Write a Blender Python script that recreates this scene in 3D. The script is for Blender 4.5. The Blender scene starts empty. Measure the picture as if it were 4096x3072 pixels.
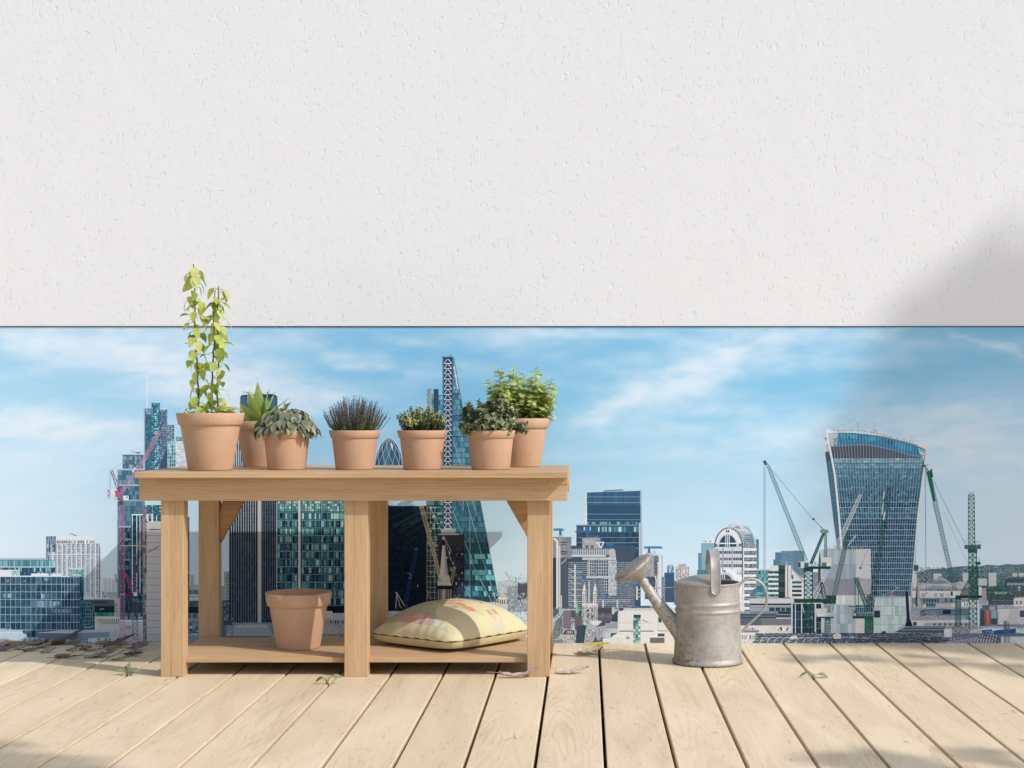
import bpy, bmesh, math, random
import numpy as np
from mathutils import Vector, Matrix, noise

SC = bpy.context.scene
COL = SC.collection
R = random.Random(7)
PI = math.pi

# ------------------------------------------------------------------ camera geometry (photograph calibrated)
F, PU, PV, HC = 6500.0, 2343.0, 1652.0, 0.7235      # focal length in photo pixels, vanishing point, eye height
D = 5.109                                            # distance to the wall
K = D / F                                            # metres per photo pixel on the wall


def at(u, v, y):
    return Vector(((u - PU) * y / F, y, HC - (v - PV) * y / F))


def on_floor(u, v, z=0.0):
    y = (HC - z) * F / (v - PV)
    return Vector(((u - PU) * y / F, y, z))


cam = bpy.data.cameras.new('camera')
cam.sensor_width = 36.0
cam.lens = 36.0 * F / 4096.0
cam.shift_x = (2048 - PU) / 4096.0
cam.shift_y = (PV - 1536) / 4096.0
cam.clip_start, cam.clip_end = 0.05, 3000
camo = bpy.data.objects.new('camera', cam)
camo.location = (0, 0, HC)
camo.rotation_euler = (PI / 2, 0, 0)
COL.objects.link(camo)
SC.camera = camo

# ------------------------------------------------------------------ light
SUN = Vector((1.65, -1.0, 1.65)).normalized()        # towards the sun
w = bpy.data.worlds.new('World')
SC.world = w
w.use_nodes = True
wn = w.node_tree.nodes
bg = wn['Background']
sky = wn.new('ShaderNodeTexSky')
sky.sky_type = 'NISHITA'
sky.sun_disc = False
sky.sun_elevation = math.asin(SUN.z)
sky.sun_rotation = math.atan2(SUN.x, SUN.y)
sky.air_density = 1.0
sky.dust_density = 2.0
w.node_tree.links.new(sky.outputs[0], bg.inputs[0])
bg.inputs[1].default_value = SKY_STRENGTH = 0.15
sun = bpy.data.lights.new('sun', 'SUN')
sun.energy = 2.75
sun.angle = math.radians(0.53)
sun.color = (1.0, 0.97, 0.935)
suno = bpy.data.objects.new('sun', sun)
suno.rotation_euler = (-SUN).to_track_quat('-Z', 'Y').to_euler()
COL.objects.link(suno)
SC.view_settings.view_transform = 'Standard'
SC.view_settings.look = 'None'
SC.view_settings.gamma = 1.0
SC.view_settings.exposure = 0.08


# ------------------------------------------------------------------ small helpers
def lin(c):
    c = c / 255.0
    return c / 12.92 if c <= 0.04045 else ((c + 0.055) / 1.055) ** 2.4


def lin3(c, g=1.0):
    return (lin(c[0]) * g * .965, lin(c[1]) * g, lin(c[2]) * g * 1.02, 1.0)


def empty(name, loc, label, cat, group=None):
    o = bpy.data.objects.new(name, None)
    o.location = loc
    o.empty_display_size = 0.05
    COL.objects.link(o)
    return tag(o, label, cat, group)


def tag(o, label=None, cat=None, group=None, kind=None):
    if label: o['label'] = label
    if cat: o['category'] = cat
    if group: o['group'] = group
    if kind: o['kind'] = kind
    return o


class MB:
    """collects faces of one mesh object (world coordinates), each with a colour and a material slot"""
    def __init__(s):
        s.v, s.f, s.c, s.m, s.sm = [], [], [], [], []

    def face(s, pts, col=None, mat=0, smooth=False):
        n = len(s.v)
        s.v.extend(tuple(p) for p in pts)
        s.f.append(tuple(range(n, n + len(pts))))
        s.c.append(col); s.m.append(mat); s.sm.append(smooth)

    def grid(s, rows, col=None, mat=0, closed=False, smooth=True, colf=None):
        """rows: list of rows of points"""
        n = len(s.v)
        nc = len(rows[0])
        for r in rows: s.v.extend(tuple(p) for p in r)
        for i in range(len(rows) - 1):
            for j in range(nc if closed else nc - 1):
                k = (j + 1) % nc
                s.f.append((n + i * nc + j, n + i * nc + k, n + (i + 1) * nc + k, n + (i + 1) * nc + j))
                s.c.append(colf(i, j) if colf else col); s.m.append(mat); s.sm.append(smooth)

    def tube(s, path, rad, seg=8, col=None, mat=0, cap=True, flat=None):
        rows = []
        path = [Vector(p) for p in path]
        prev = None
        for i, p in enumerate(path):
            d = (path[min(i + 1, len(path) - 1)] - path[max(i - 1, 0)]).normalized()
            ref = prev if prev is not None else (Vector((0, 0, 1)) if abs(d.z) < 0.9 else Vector((1, 0, 0)))
            a = (ref - d * ref.dot(d)).normalized()
            prev = a
            b = d.cross(a)
            r = rad(i / max(1, len(path) - 1)) if callable(rad) else rad
            rows.append([p + (a * math.cos(t) + b * math.sin(t)) * r for t in [2 * PI * k / seg for k in range(seg)]])
        s.grid(rows, col, mat, closed=True)
        if cap:
            s.face(list(reversed(rows[0])), col, mat); s.face(rows[-1], col, mat)

    def lathe(s, prof, c, seg=64, col=None, mat=0):
        rows = [[Vector((c[0] + r * math.cos(2 * PI * k / seg), c[1] + r * math.sin(2 * PI * k / seg), c[2] + z)) for k in range(seg)] for r, z in prof]
        s.grid(rows, col, mat, closed=True)

    def box(s, x0, x1, y0, y1, z0, z1, col=None, mat=0):
        p = [Vector((x, y, z)) for z in (z0, z1) for y in (y0, y1) for x in (x0, x1)]
        for q in ((0, 1, 5, 4), (1, 3, 7, 5), (3, 2, 6, 7), (2, 0, 4, 6), (4, 5, 7, 6), (2, 3, 1, 0)):
            s.face([p[i] for i in q], col, mat)

    def build(s, name, mats, parent=None, bevel=0.0, merge=False, attr=True):
        me = bpy.data.meshes.new(name)
        off = Vector((0, 0, 0))
        q = parent
        while q is not None:
            off += Vector(q.location); q = q.parent
        me.from_pydata([(a[0] - off.x, a[1] - off.y, a[2] - off.z) for a in s.v], [], s.f)
        if not isinstance(mats, (list, tuple)): mats = [mats]
        for m in mats: me.materials.append(m)
        me.polygons.foreach_set('material_index', s.m)
        me.polygons.foreach_set('use_smooth', s.sm)
        if attr and any(c is not None for c in s.c):
            at_ = me.attributes.new('col', 'FLOAT_COLOR', 'CORNER')
            a = []
            for f, c in zip(s.f, s.c):
                c = c or (1, 1, 1, 1)
                if isinstance(c[0], (tuple, list)):
                    for q in c: a.extend(q)
                else:
                    a.extend(c * len(f))
            at_.data.foreach_set('color', a)
        if merge or bevel:
            bm = bmesh.new(); bm.from_mesh(me)
            bmesh.ops.remove_doubles(bm, verts=bm.verts, dist=1e-6)
            if bevel:
                bmesh.ops.recalc_face_normals(bm, faces=bm.faces)
                bmesh.ops.bevel(bm, geom=[e for e in bm.edges if e.calc_face_angle(0) > 0.5], offset=bevel, segments=2, affect='EDGES', profile=0.6)
            bm.to_mesh(me); bm.free()
        me.update()
        o = bpy.data.objects.new(name, me)
        COL.objects.link(o)
        if parent: o.parent = parent
        return o


# ------------------------------------------------------------------ materials
class NT:
    def __init__(s, name):
        s.m = bpy.data.materials.new(name); s.m.use_nodes = True
        s.t = s.m.node_tree; s.n = s.t.nodes; s.b = s.n['Principled BSDF']; s.out = s.n['Material Output']

    def add(s, typ, **kw):
        n = s.n.new('ShaderNode' + typ)
        for k, v in kw.items():
            if k in n.inputs.keys(): n.inputs[k].default_value = v
            else: setattr(n, k, v)
        return n

    def link(s, a, b): s.t.links.new(a, b)

    def coords(s, scale=(1, 1, 1), kind='Object', rand=False):
        tc = s.add('TexCoord'); mp = s.add('Mapping'); mp.inputs['Scale'].default_value = scale
        src = tc.outputs[kind]
        if rand:
            oi = s.add('ObjectInfo'); mul = s.add('Math', operation='MULTIPLY'); mul.inputs[1].default_value = 37.0
            s.link(oi.outputs['Random'], mul.inputs[0])
            va = s.add('VectorMath', operation='ADD'); s.link(src, va.inputs[0]); s.link(mul.outputs[0], va.inputs[1]); src = va.outputs[0]
        s.link(src, mp.inputs[0])
        return mp.outputs[0]

    def noise(s, vec, scale, detail=4, rough=0.55, dist=0.0):
        n = s.add('TexNoise'); n.inputs['Scale'].default_value = scale; n.inputs['Detail'].default_value = detail
        n.inputs['Roughness'].default_value = rough; n.inputs['Distortion'].default_value = dist
        if vec is not None: s.link(vec, n.inputs['Vector'])
        return n.outputs['Fac']

    def ramp(s, fac, stops):
        r = s.add('ValToRGB')
        e = r.color_ramp.elements
        while len(e) < len(stops): e.new(0.5)
        for el, (p, c) in zip(e, stops):
            el.position = p; el.color = c if len(c) == 4 else (*c, 1)
        s.link(fac, r.inputs[0]); return r.outputs[0]

    def mix(s, fac, a, b, mode='MIX'):
        m = s.add('Mix', data_type='RGBA', blend_type=mode)
        for src, k in ((fac, 0), (a, 6), (b, 7)):
            if hasattr(src, 'links'): s.link(src, m.inputs[k])
            else: m.inputs[k].default_value = src
        return m.outputs[2]

    def attr(s, name='col'):
        a = s.add('Attribute'); a.attribute_name = name; return a.outputs['Color']

    def bump(s, h, strength, dist=0.01):
        b = s.add('Bump'); b.inputs['Strength'].default_value = strength; b.inputs['Distance'].default_value = dist
        s.link(h, b.inputs['Height']); s.link(b.outputs[0], s.b.inputs['Normal'])

    def fin(s, col=None, rough=0.6, metal=0.0, spec=0.3):
        if col is not None:
            if hasattr(col, 'links'): s.link(col, s.b.inputs['Base Color'])
            else: s.b.inputs['Base Color'].default_value = col if len(col) == 4 else (*col, 1)
        if hasattr(rough, 'links'): s.link(rough, s.b.inputs['Roughness'])
        else: s.b.inputs['Roughness'].default_value = rough
        if hasattr(metal, 'links'): s.link(metal, s.b.inputs['Metallic'])
        else: s.b.inputs['Metallic'].default_value = metal
        s.b.inputs['Specular IOR Level'].default_value = spec
        return s.m


def mat_plaster():
    t = NT('white_plaster')
    v = t.coords()
    big = t.noise(t.coords((9, 9, 5)), 1.0, 4)
    # trowel nicks: thin slanted scratches and pits
    tc = t.add('TexCoord'); mp = t.add('Mapping'); mp.inputs['Rotation'].default_value = (0, math.radians(-24), 0)
    t.link(tc.outputs['Object'], mp.inputs[0])
    mp2 = t.add('Mapping'); mp2.inputs['Scale'].default_value = (112, 112, 58); t.link(mp.outputs[0], mp2.inputs[0])
    n1 = t.noise(mp2.outputs[0], 1.0, 2.5, 0.55, 0.6)
    s1 = t.ramp(n1, [(0.0, (0, 0, 0)), (0.31, (0.0, 0, 0)), (0.37, (1, 1, 1)), (1, (1, 1, 1))])
    n2 = t.noise(t.coords((76, 76, 44)), 1.0, 3, 0.6, 0.5)
    s2 = t.ramp(n2, [(0.0, (0, 0, 0)), (0.305, (0.1, 0.1, 0.1)), (0.36, (1, 1, 1)), (1, (1, 1, 1))])
    a = t.add('Math', operation='ADD'); t.link(s1, a.inputs[0]); t.link(s2, a.inputs[1])
    b = t.add('Math', operation='ADD'); t.link(a.outputs[0], b.inputs[0])
    sc = t.add('Math', operation='MULTIPLY'); sc.inputs[1].default_value = 0.9; t.link(big, sc.inputs[0])
    t.link(sc.outputs[0], b.inputs[1])
    fine = t.noise(v, 380, 2)
    c = t.add('Math', operation='MULTIPLY_ADD'); t.link(fine, c.inputs[0]); c.inputs[1].default_value = 0.12; t.link(b.outputs[0], c.inputs[2])
    t.bump(c.outputs[0], 0.5, 0.0021)
    col = t.mix(0.5, (0.778, 0.795, 0.808, 1), t.ramp(big, [(0.3, (0.765, 0.782, 0.795)), (0.7, (0.791, 0.808, 0.821))]))
    return t.fin(col, 0.85, 0, 0.15)


def mat_print():
    t = NT('printed_picture')
    v = t.coords()
    n = t.noise(v, 900, 2, 0.6)
    g = t.ramp(n, [(0.25, (0.84, 0.84, 0.84)), (0.75, (1.14, 1.14, 1.14))])
    n2 = t.noise(v, 230, 3, 0.6)
    g2 = t.ramp(n2, [(0.3, (0.93, 0.93, 0.93)), (0.7, (1.06, 1.06, 1.06))])
    c = t.mix(1.0, t.mix(1.0, t.attr(), g, 'MULTIPLY'), g2, 'MULTIPLY')
    return t.fin(c, 0.75, 0, 0.08)


def mat_print_sky():
    t = NT('printed_sky')
    return t.fin(t.attr(), 0.75, 0, 0.08)


def mat_wood(name, axis, base, dark, light, fine=1.0, knots=True):
    """planed softwood: long streaks along axis, growth lines, a few knots"""
    t = NT(name)
    sl = {'X': (2.2, 34, 34), 'Z': (34, 34, 2.2), 'Y': (34, 2.2, 34)}[axis]
    v = t.coords(sl, rand=True)
    n = t.noise(v, 1.0, 5, 0.6, 0.4)
    col = t.ramp(n, [(0.25, dark), (0.5, base), (0.78, light)])
    sl2 = tuple(a * 6 for a in sl)
    n2 = t.noise(t.coords(sl2, rand=True), 1.0, 3, 0.6)
    col = t.mix(1.0, col, t.ramp(n2, [(0.28, (0.87, 0.855, 0.83)), (0.52, (1.02, 1.02, 1.02)), (0.8, (1.06, 1.06, 1.06))]), 'MULTIPLY')
    wv = t.add('TexWave'); wv.wave_type = 'BANDS'; wv.bands_direction = {'X': 'Z', 'Z': 'X', 'Y': 'X'}[axis]
    wv.inputs['Scale'].default_value = 1.0; wv.inputs['Distortion'].default_value = 5.0; wv.inputs['Detail'].default_value = 3; wv.inputs['Detail Scale'].default_value = 1.2
    t.link(t.coords({'X': (2.5, 50, 50), 'Z': (32, 32, 1.6), 'Y': (32, 1.6, 32)}[axis], rand=True), wv.inputs['Vector'])
    col = t.mix(0.55 * fine, col, t.ramp(wv.outputs['Fac'], [(0.0, (0.74, 0.70, 0.66)), (0.35, (1.0, 1.0, 1.0)), (1, (1.05, 1.05, 1.05))]), 'MULTIPLY')
    if knots:
        vo = t.add('TexVoronoi'); vo.inputs['Scale'].default_value = 1.0
        t.link(t.coords({'X': (2.6, 9, 9), 'Z': (9, 9, 2.6), 'Y': (9, 2.6, 9)}[axis], rand=True), vo.inputs['Vector'])
        kf = t.ramp(vo.outputs['Distance'], [(0.0, (1, 1, 1)), (0.03, (0.8, 0.8, 0.8)), (0.06, (0, 0, 0))])
        col = t.mix(kf, col, (dark[0] * 0.35, dark[1] * 0.28, dark[2] * 0.25, 1))
    t.bump(n2, 0.12, 0.0015)
    return t.fin(col, 0.55, 0, 0.25)


def mat_deck():
    t = NT('deck_boards_pale_oak')
    rnd = t.attr()
    sep = t.add('SeparateColor'); t.link(rnd, sep.inputs[0])
    tc = t.add('TexCoord')
    cmb = t.add('CombineXYZ')
    m1 = t.add('Math', operation='MULTIPLY'); m1.inputs[1].default_value = 21; t.link(sep.outputs[0], m1.inputs[0])
    m2 = t.add('Math', operation='MULTIPLY'); m2.inputs[1].default_value = 33; t.link(sep.outputs[1], m2.inputs[0])
    t.link(m1.outputs[0], cmb.inputs[1]); t.link(m2.outputs[0], cmb.inputs[2])
    va = t.add('VectorMath', operation='ADD'); t.link(tc.outputs['Object'], va.inputs[0]); t.link(cmb.outputs[0], va.inputs[1])
    def mp(s):
        m = t.add('Mapping'); m.inputs['Scale'].default_value = s; t.link(va.outputs[0], m.inputs[0]); return m.outputs[0]
    n = t.noise(mp((9, 1.5, 9)), 1.0, 5, 0.55, 0.7)
    col = t.ramp(n, [(0.28, (0.61, 0.485, 0.325)), (0.5, (0.69, 0.56, 0.38)), (0.75, (0.76, 0.63, 0.445))])
    # cathedral figure: iso-lines of a stretched field
    f = t.noise(mp((9, 0.5, 9)), 1.0, 3, 0.5, 0.5)
    ml = t.add('Math', operation='MULTIPLY'); ml.inputs[1].default_value = 22; t.link(f, ml.inputs[0])
    fr = t.add('Math', operation='FRACT'); t.link(ml.outputs[0], fr.inputs[0])
    ring = t.ramp(fr.outputs[0], [(0.0, (0.86, 0.82, 0.77)), (0.2, (1, 1, 1)), (0.72, (1.0, 1.0, 1.0)), (1.0, (0.86, 0.82, 0.77))])
    fade = t.ramp(t.noise(mp((5, 1.2, 5)), 1.0, 2), [(0.42, (0.1, 0.1, 0.1)), (0.65, (0.9, 0.9, 0.9))])
    col = t.mix(fade, col, t.mix(1.0, col, ring, 'MULTIPLY'))
    # short dark pores and scratches
    p = t.noise(mp((260, 16, 260)), 1.0, 3, 0.6)
    col = t.mix(1.0, col, t.ramp(p, [(0.26, (0.62, 0.57, 0.52)), (0.38, (1, 1, 1))]), 'MULTIPLY')
    fl = t.noise(mp((46, 10, 46)), 1.0, 3, 0.6, 1.0)
    col = t.mix(1.0, col, t.ramp(fl, [(0.26, (0.66, 0.60, 0.54)), (0.34, (1, 1, 1))]), 'MULTIPLY')
    tint = t.ramp(sep.outputs[2], [(0, (0.95, 0.94, 0.93)), (1, (1.04, 1.04, 1.05))])
    col = t.mix(1.0, col, tint, 'MULTIPLY')
    t.bump(p, 0.08, 0.001)
    return t.fin(col, 0.6, 0, 0.2)


def mat_terracotta():
    t = NT('terracotta')
    v = t.coords(rand=True)
    n = t.noise(v, 14, 5, 0.6)
    col = t.ramp(n, [(0.3, (0.50, 0.315, 0.20)), (0.55, (0.53, 0.34, 0.222)), (0.75, (0.56, 0.37, 0.25))])
    n2 = t.noise(v, 260, 2)
    col = t.mix(1.0, col, t.ramp(n2, [(0.3, (0.95, 0.95, 0.95)), (0.7, (1.04, 1.04, 1.04))]), 'MULTIPLY')
    t.bump(n2, 0.1, 0.001)
    return t.fin(col, 0.75, 0, 0.2)


def mat_soil():
    t = NT('potting_soil')
    n = t.noise(t.coords(), 180, 5, 0.7)
    t.bump(n, 1.0, 0.006)
    return t.fin(t.ramp(n, [(0.3, (0.012, 0.009, 0.006)), (0.7, (0.06, 0.045, 0.03))]), 0.95, 0, 0.1)


def mat_leaf(name, trans=0.35, rough=0.5, spec=0.3):
    t = NT(name)
    c = t.attr()
    n = t.noise(t.coords(), 160, 3)
    c = t.mix(1.0, c, t.ramp(n, [(0.3, (0.85, 0.86, 0.82)), (0.7, (1.1, 1.1, 1.08))]), 'MULTIPLY')
    t.fin(c, rough, 0, spec)
    if trans > 0:
        tr = t.add('BsdfTranslucent'); t.link(c, tr.inputs[0])
        mx = t.add('MixShader'); mx.inputs[0].default_value = trans
        t.link(t.b.outputs[0], mx.inputs[1]); t.link(tr.outputs[0], mx.inputs[2]); t.link(mx.outputs[0], t.out.inputs[0])
    return t.m


def mat_zinc():
    t = NT('weathered_zinc')
    v = t.coords()
    n = t.noise(v, 11, 6, 0.65, 0.6)
    col = t.ramp(n, [(0.28, (0.31, 0.295, 0.27)), (0.5, (0.41, 0.395, 0.37)), (0.72, (0.49, 0.475, 0.45))])
    n2 = t.noise(v, 46, 5, 0.7)
    col = t.mix(1.0, col, t.ramp(n2, [(0.25, (0.80, 0.78, 0.75)), (0.5, (1, 1, 1)), (0.75, (1.08, 1.08, 1.08))]), 'MULTIPLY')
    # brown rust blotches, thickest low on the spout side
    sp = t.add('SeparateXYZ'); tc = t.add('TexCoord'); t.link(tc.outputs['Object'], sp.inputs[0])
    mr = t.add('MapRange'); mr.inputs[1].default_value = 0.0; mr.inputs[2].default_value = 0.13; mr.inputs[3].default_value = 0.23; mr.inputs[4].default_value = 0.0
    t.link(sp.outputs[2], mr.inputs[0])
    mx = t.add('MapRange'); mx.inputs[1].default_value = -0.10; mx.inputs[2].default_value = 0.0; mx.inputs[3].default_value = 0.20; mx.inputs[4].default_value = -0.06
    t.link(sp.outputs[0], mx.inputs[0])
    ad = t.add('Math', operation='ADD'); t.link(mr.outputs[0], ad.inputs[0]); t.link(mx.outputs[0], ad.inputs[1])
    n3 = t.noise(v, 75, 5, 0.75)
    a2 = t.add('Math', operation='MULTIPLY_ADD'); t.link(ad.outputs[0], a2.inputs[0]); a2.inputs[1].default_value = 0.62; t.link(n3, a2.inputs[2])
    rf = t.ramp(a2.outputs[0], [(0.0, (0, 0, 0)), (0.665, (0, 0, 0)), (0.74, (0.75, 0.75, 0.75)), (1, (1, 1, 1))])
    col = t.mix(rf, col, (0.17, 0.115, 0.075, 1))
    n4 = t.noise(v, 30, 4, 0.7)
    col = t.mix(t.ramp(n4, [(0.47, (0, 0, 0)), (0.72, (0.55, 0.55, 0.55))]), col, (0.30, 0.245, 0.175, 1))
    # dark pits
    n5 = t.noise(v, 120, 2, 0.5)
    col = t.mix(t.ramp(n5, [(0.765, (0, 0, 0)), (0.80, (0.8, 0.8, 0.8))]), col, (0.06, 0.055, 0.06, 1))
    inv = t.ramp(rf, [(0, (0.38, 0.38, 0.38)), (1, (0.03, 0.03, 0.03))])
    t.bump(n2, 0.25, 0.002)
    ro = t.ramp(n2, [(0.3, (0.48, 0.48, 0.48)), (0.7, (0.64, 0.64, 0.64))])
    return t.fin(col, ro, inv, 0.4)


def mat_flat(name, c, rough=0.6, metal=0.0, spec=0.3, var=0.12, scale=40):
    t = NT(name)
    n = t.noise(t.coords(), scale, 4)
    lo = tuple(x * (1 - var) for x in c); hi = tuple(min(1, x * (1 + var)) for x in c)
    return t.fin(t.ramp(n, [(0.3, lo), (0.7, hi)]), rough, metal, spec)


def mat_cloth():
    t = NT('printed_cotton')
    c = t.attr()
    wv = t.noise(t.coords((700, 700, 700)), 1.0, 2)
    c = t.mix(1.0, c, t.ramp(wv, [(0.3, (0.95, 0.95, 0.95)), (0.7, (1.04, 1.04, 1.04))]), 'MULTIPLY')
    n = t.noise(t.coords(), 26, 3, 0.5, 0.5)
    t.bump(n, 0.35, 0.01)
    return t.fin(c, 0.85, 0, 0.1)


M_PLASTER, M_PRINT, M_SKYP, M_DECK = mat_plaster(), mat_print(), mat_print_sky(), mat_deck()
WB, WD, WL = (0.52, 0.35, 0.195), (0.44, 0.275, 0.14), (0.60, 0.42, 0.25)
M_WX = mat_wood('pine_grain_lengthwise', 'X', WB, WD, WL)
M_WZ = mat_wood('pine_grain_upright', 'Z', WB, WD, WL, 0.28)
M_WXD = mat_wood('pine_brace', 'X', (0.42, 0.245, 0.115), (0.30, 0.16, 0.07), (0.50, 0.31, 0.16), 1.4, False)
M_TERRA, M_SOIL, M_ZINC, M_CLOTH = mat_terracotta(), mat_soil(), mat_zinc(), mat_cloth()
M_LEAF = mat_leaf('soft_leaf', 0.42)
M_LEAFD = mat_leaf('tough_leaf', 0.15, 0.4, 0.4)
M_DRY = mat_leaf('dry_leaf', 0.1, 0.8, 0.15)
# ------------------------------------------------------------------ the wall, and the panoramic city picture printed on its lower panel
T_TOP, T_BOT, T_L, T_R = 1308.0, 2574.0, -330.0, 4430.0     # panel edges, in photo pixels measured on the wall plane
STEP = 9e-6
RAS = np.zeros((330, 1240), dtype=np.int32)
REG = {1: (0, 1280, .46293), 2: (1024, 1280, .46293), 3: (2048, 1280, .46293), 4: (3072, 1280, .46293),
       5: (0, 2048, .46293), 6: (1024, 2048, .46293), 7: (2048, 2048, .46293), 8: (3072, 2048, .46293),
       'r1': (0, 2000, .28029), 'r2': (2200, 2080, .30139), 'r3': (3060, 2180, .28933), 'r4': (3560, 2180, .24232),
       'r5': (3260, 1660, .24108), 'r6': (2760, 2060, .31332), 's7': (600, 1980, .3978), 's8': (1400, 1980, .3979), 'p': (0, 0, 1.0)}

mural = empty('city_mural', (0, D, 0), 'wide printed city skyline panel along the foot of the white wall', 'mural')
GAIN = 1.03


def jit(c, a):
    k = 1 + R.uniform(-a, a)
    return (min(255, c[0] * k), min(255, c[1] * k), min(255, c[2] * k))


def soft(c):
    g = .3 * c[0] + .55 * c[1] + .15 * c[2]
    return [(x + (g - x) * .14) * .97 + (176, 192, 206)[i] * .03 for i, x in enumerate(c)]


class Pic:
    def __init__(s, name, label, reg):
        s.name, s.label = name, label
        s.polys = []
        s.reg(reg)

    def reg(s, r): s.o = REG[r]; return s

    def P(s, q): return (s.o[0] + q[0] * s.o[2], s.o[1] + q[1] * s.o[2])

    def _cells(s, pts, line):
        if line:
            (a, b) = line
            n = int(max(abs(a[0] - b[0]), abs(a[1] - b[1])) / 3) + 2
            return {(int((a[1] + (b[1] - a[1]) * i / n - 1290) // 4), int((a[0] + (b[0] - a[0]) * i / n + 400) // 4)) for i in range(n + 1)}
        us = [p[0] for p in pts]; vs = [p[1] for p in pts]
        return (int((min(vs) + .7 - 1290) // 4), int((max(vs) - .7 - 1290) // 4) + 1, int((min(us) + .7 + 400) // 4), int((max(us) - .7 + 400) // 4) + 1)

    def group(s, items):
        """items: (pts, colour, line) already in photo pixels and not overlapping one another: they share one layer"""
        cs, top = [], 0
        for pts, col, line in items:
            c = s._cells(pts, line)
            cs.append(c)
            if isinstance(c, set):
                for i, j in c:
                    if 0 <= i < 330 and 0 <= j < 1240: top = max(top, RAS[i, j])
            else:
                blk = RAS[max(0, c[0]):max(0, c[1]), max(0, c[2]):max(0, c[3])]
                if blk.size: top = max(top, int(blk.max()))
        lay = top + 1
        for (pts, col, line), c in zip(items, cs):
            if isinstance(c, set):
                for i, j in c:
                    if 0 <= i < 330 and 0 <= j < 1240: RAS[i, j] = lay
            else:
                RAS[max(0, c[0]):max(0, c[1]), max(0, c[2]):max(0, c[3])] = lay
            s.polys.append((pts, col, lay))

    def poly(s, pts, c): s.group([([s.P(q) for q in pts], c, None)])

    def rect(s, x0, y0, x1, y1, c): s.poly([(x0, y0), (x1, y0), (x1, y1), (x0, y1)], c)

    def _ln(s, a, b, w, c):
        a, b = s.P(a), s.P(b)
        d = math.hypot(b[0] - a[0], b[1] - a[1]) or 1
        nx, ny = -(b[1] - a[1]) / d * w / 2, (b[0] - a[0]) / d * w / 2
        return ([(a[0] + nx, a[1] + ny), (b[0] + nx, b[1] + ny), (b[0] - nx, b[1] - ny), (a[0] - nx, a[1] - ny)], c, (a, b))

    def line(s, a, b, w, c): s.group([s._ln(a, b, w, c)])

    def lines(s, segs, w, c): s.group([s._ln(a, b, w, jit(c, .06)) for a, b in segs])

    def path(s, pts, w, c):
        for a, b in zip(pts, pts[1:]): s.line(a, b, w, c)

    def vl(s, xs, y0, y1, w, c): s.lines([((x, y0), (x, y1)) for x in xs], w, c)

    def hl(s, ys, x0, x1, w, c): s.lines([((x0, y), (x1, y)) for y in ys], w, c)

    def grid(s, q, nx, ny, pal, gx=.1, gy=.1, frame=None, ja=.1, skip=0.0, rowpal=None):
        """q: (x0,y0,x1,y1) or four corners tl,tr,br,bl; nx by ny panes with gaps"""
        if not isinstance(q[0], tuple): q = ((q[0], q[1]), (q[2], q[1]), (q[2], q[3]), (q[0], q[3]))
        q = [s.P(p) for p in q]
        if frame: s.group([(list(q), frame, None)])
        def B(a, b):
            t = (q[0][0] + (q[1][0] - q[0][0]) * a, q[0][1] + (q[1][1] - q[0][1]) * a)
            u = (q[3][0] + (q[2][0] - q[3][0]) * a, q[3][1] + (q[2][1] - q[3][1]) * a)
            return (t[0] + (u[0] - t[0]) * b, t[1] + (u[1] - t[1]) * b)
        it = []
        for j in range(ny):
            pl = rowpal[j % len(rowpal)] if rowpal else pal
            for i in range(nx):
                if skip and R.random() < skip: continue
                a0, a1, b0, b1 = (i + gx / 2) / nx, (i + 1 - gx / 2) / nx, (j + gy / 2) / ny, (j + 1 - gy / 2) / ny
                it.append(([B(a0, b0), B(a1, b0), B(a1, b1), B(a0, b1)], jit(R.choice(pl), ja), None))
        if it: s.group(it)

    def lattice(s, a, b, wa, wb, n, c, lw=1.6, dens=1):
        """crane mast or jib from a to b (centre line), widths wa/wb, n bays"""
        L = math.hypot(b[0] - a[0], b[1] - a[1])
        nx, ny = -(b[1] - a[1]) / L, (b[0] - a[0]) / L
        def E(t, sd):
            wd = (wa + (wb - wa) * t) / 2
            return (a[0] + (b[0] - a[0]) * t + nx * wd * sd, a[1] + (b[1] - a[1]) * t + ny * wd * sd)
        seg = []
        for i in range(n):
            t0, t1 = (i + .08) / n, (i + .92) / n
            sd = 1 if i % 2 else -1
            seg.append((E(t0, sd * .85), E(t1, -sd * .85)))
        s.lines(seg, lw * .8, c)
        if dens > 1:
            s.lines([(E((i + .08) / n, (-1 if i % 2 else 1) * .85), E((i + .92) / n, (1 if i % 2 else -1) * .85)) for i in range(n)], lw * .7, jit(c, .15))
            s.lines([(E(i / n, -.9), E(i / n, .9)) for i in range(n + 1)], lw * .7, c)
        s.lines([(E(0, 1), E(1, 1)), (E(0, -1), E(1, -1))], lw, c)
        if dens > 2: s.line(E(0, 0), E(1, 0), lw * .8, jit(c, .2))

    def specks(s, x0, y0, x1, y1, nx, ny, pal, prob=.4, fill=.6):
        it = []
        for j in range(ny):
            for i in range(nx):
                if R.random() > prob: continue
                w_, h_ = (x1 - x0) / nx, (y1 - y0) / ny
                a = x0 + (i + R.uniform(0, 1 - fill)) * w_; b = y0 + (j + R.uniform(0, 1 - fill)) * h_
                ww, hh = w_ * fill * R.uniform(.5, 1), h_ * fill * R.uniform(.4, 1)
                pts = [s.P((a, b)), s.P((a + ww, b + R.uniform(-.1, .1) * hh)), s.P((a + ww, b + hh)), s.P((a, b + hh))]
                it.append((pts, jit(R.choice(pal), .12), None))
        if it: s.group(it)

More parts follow.
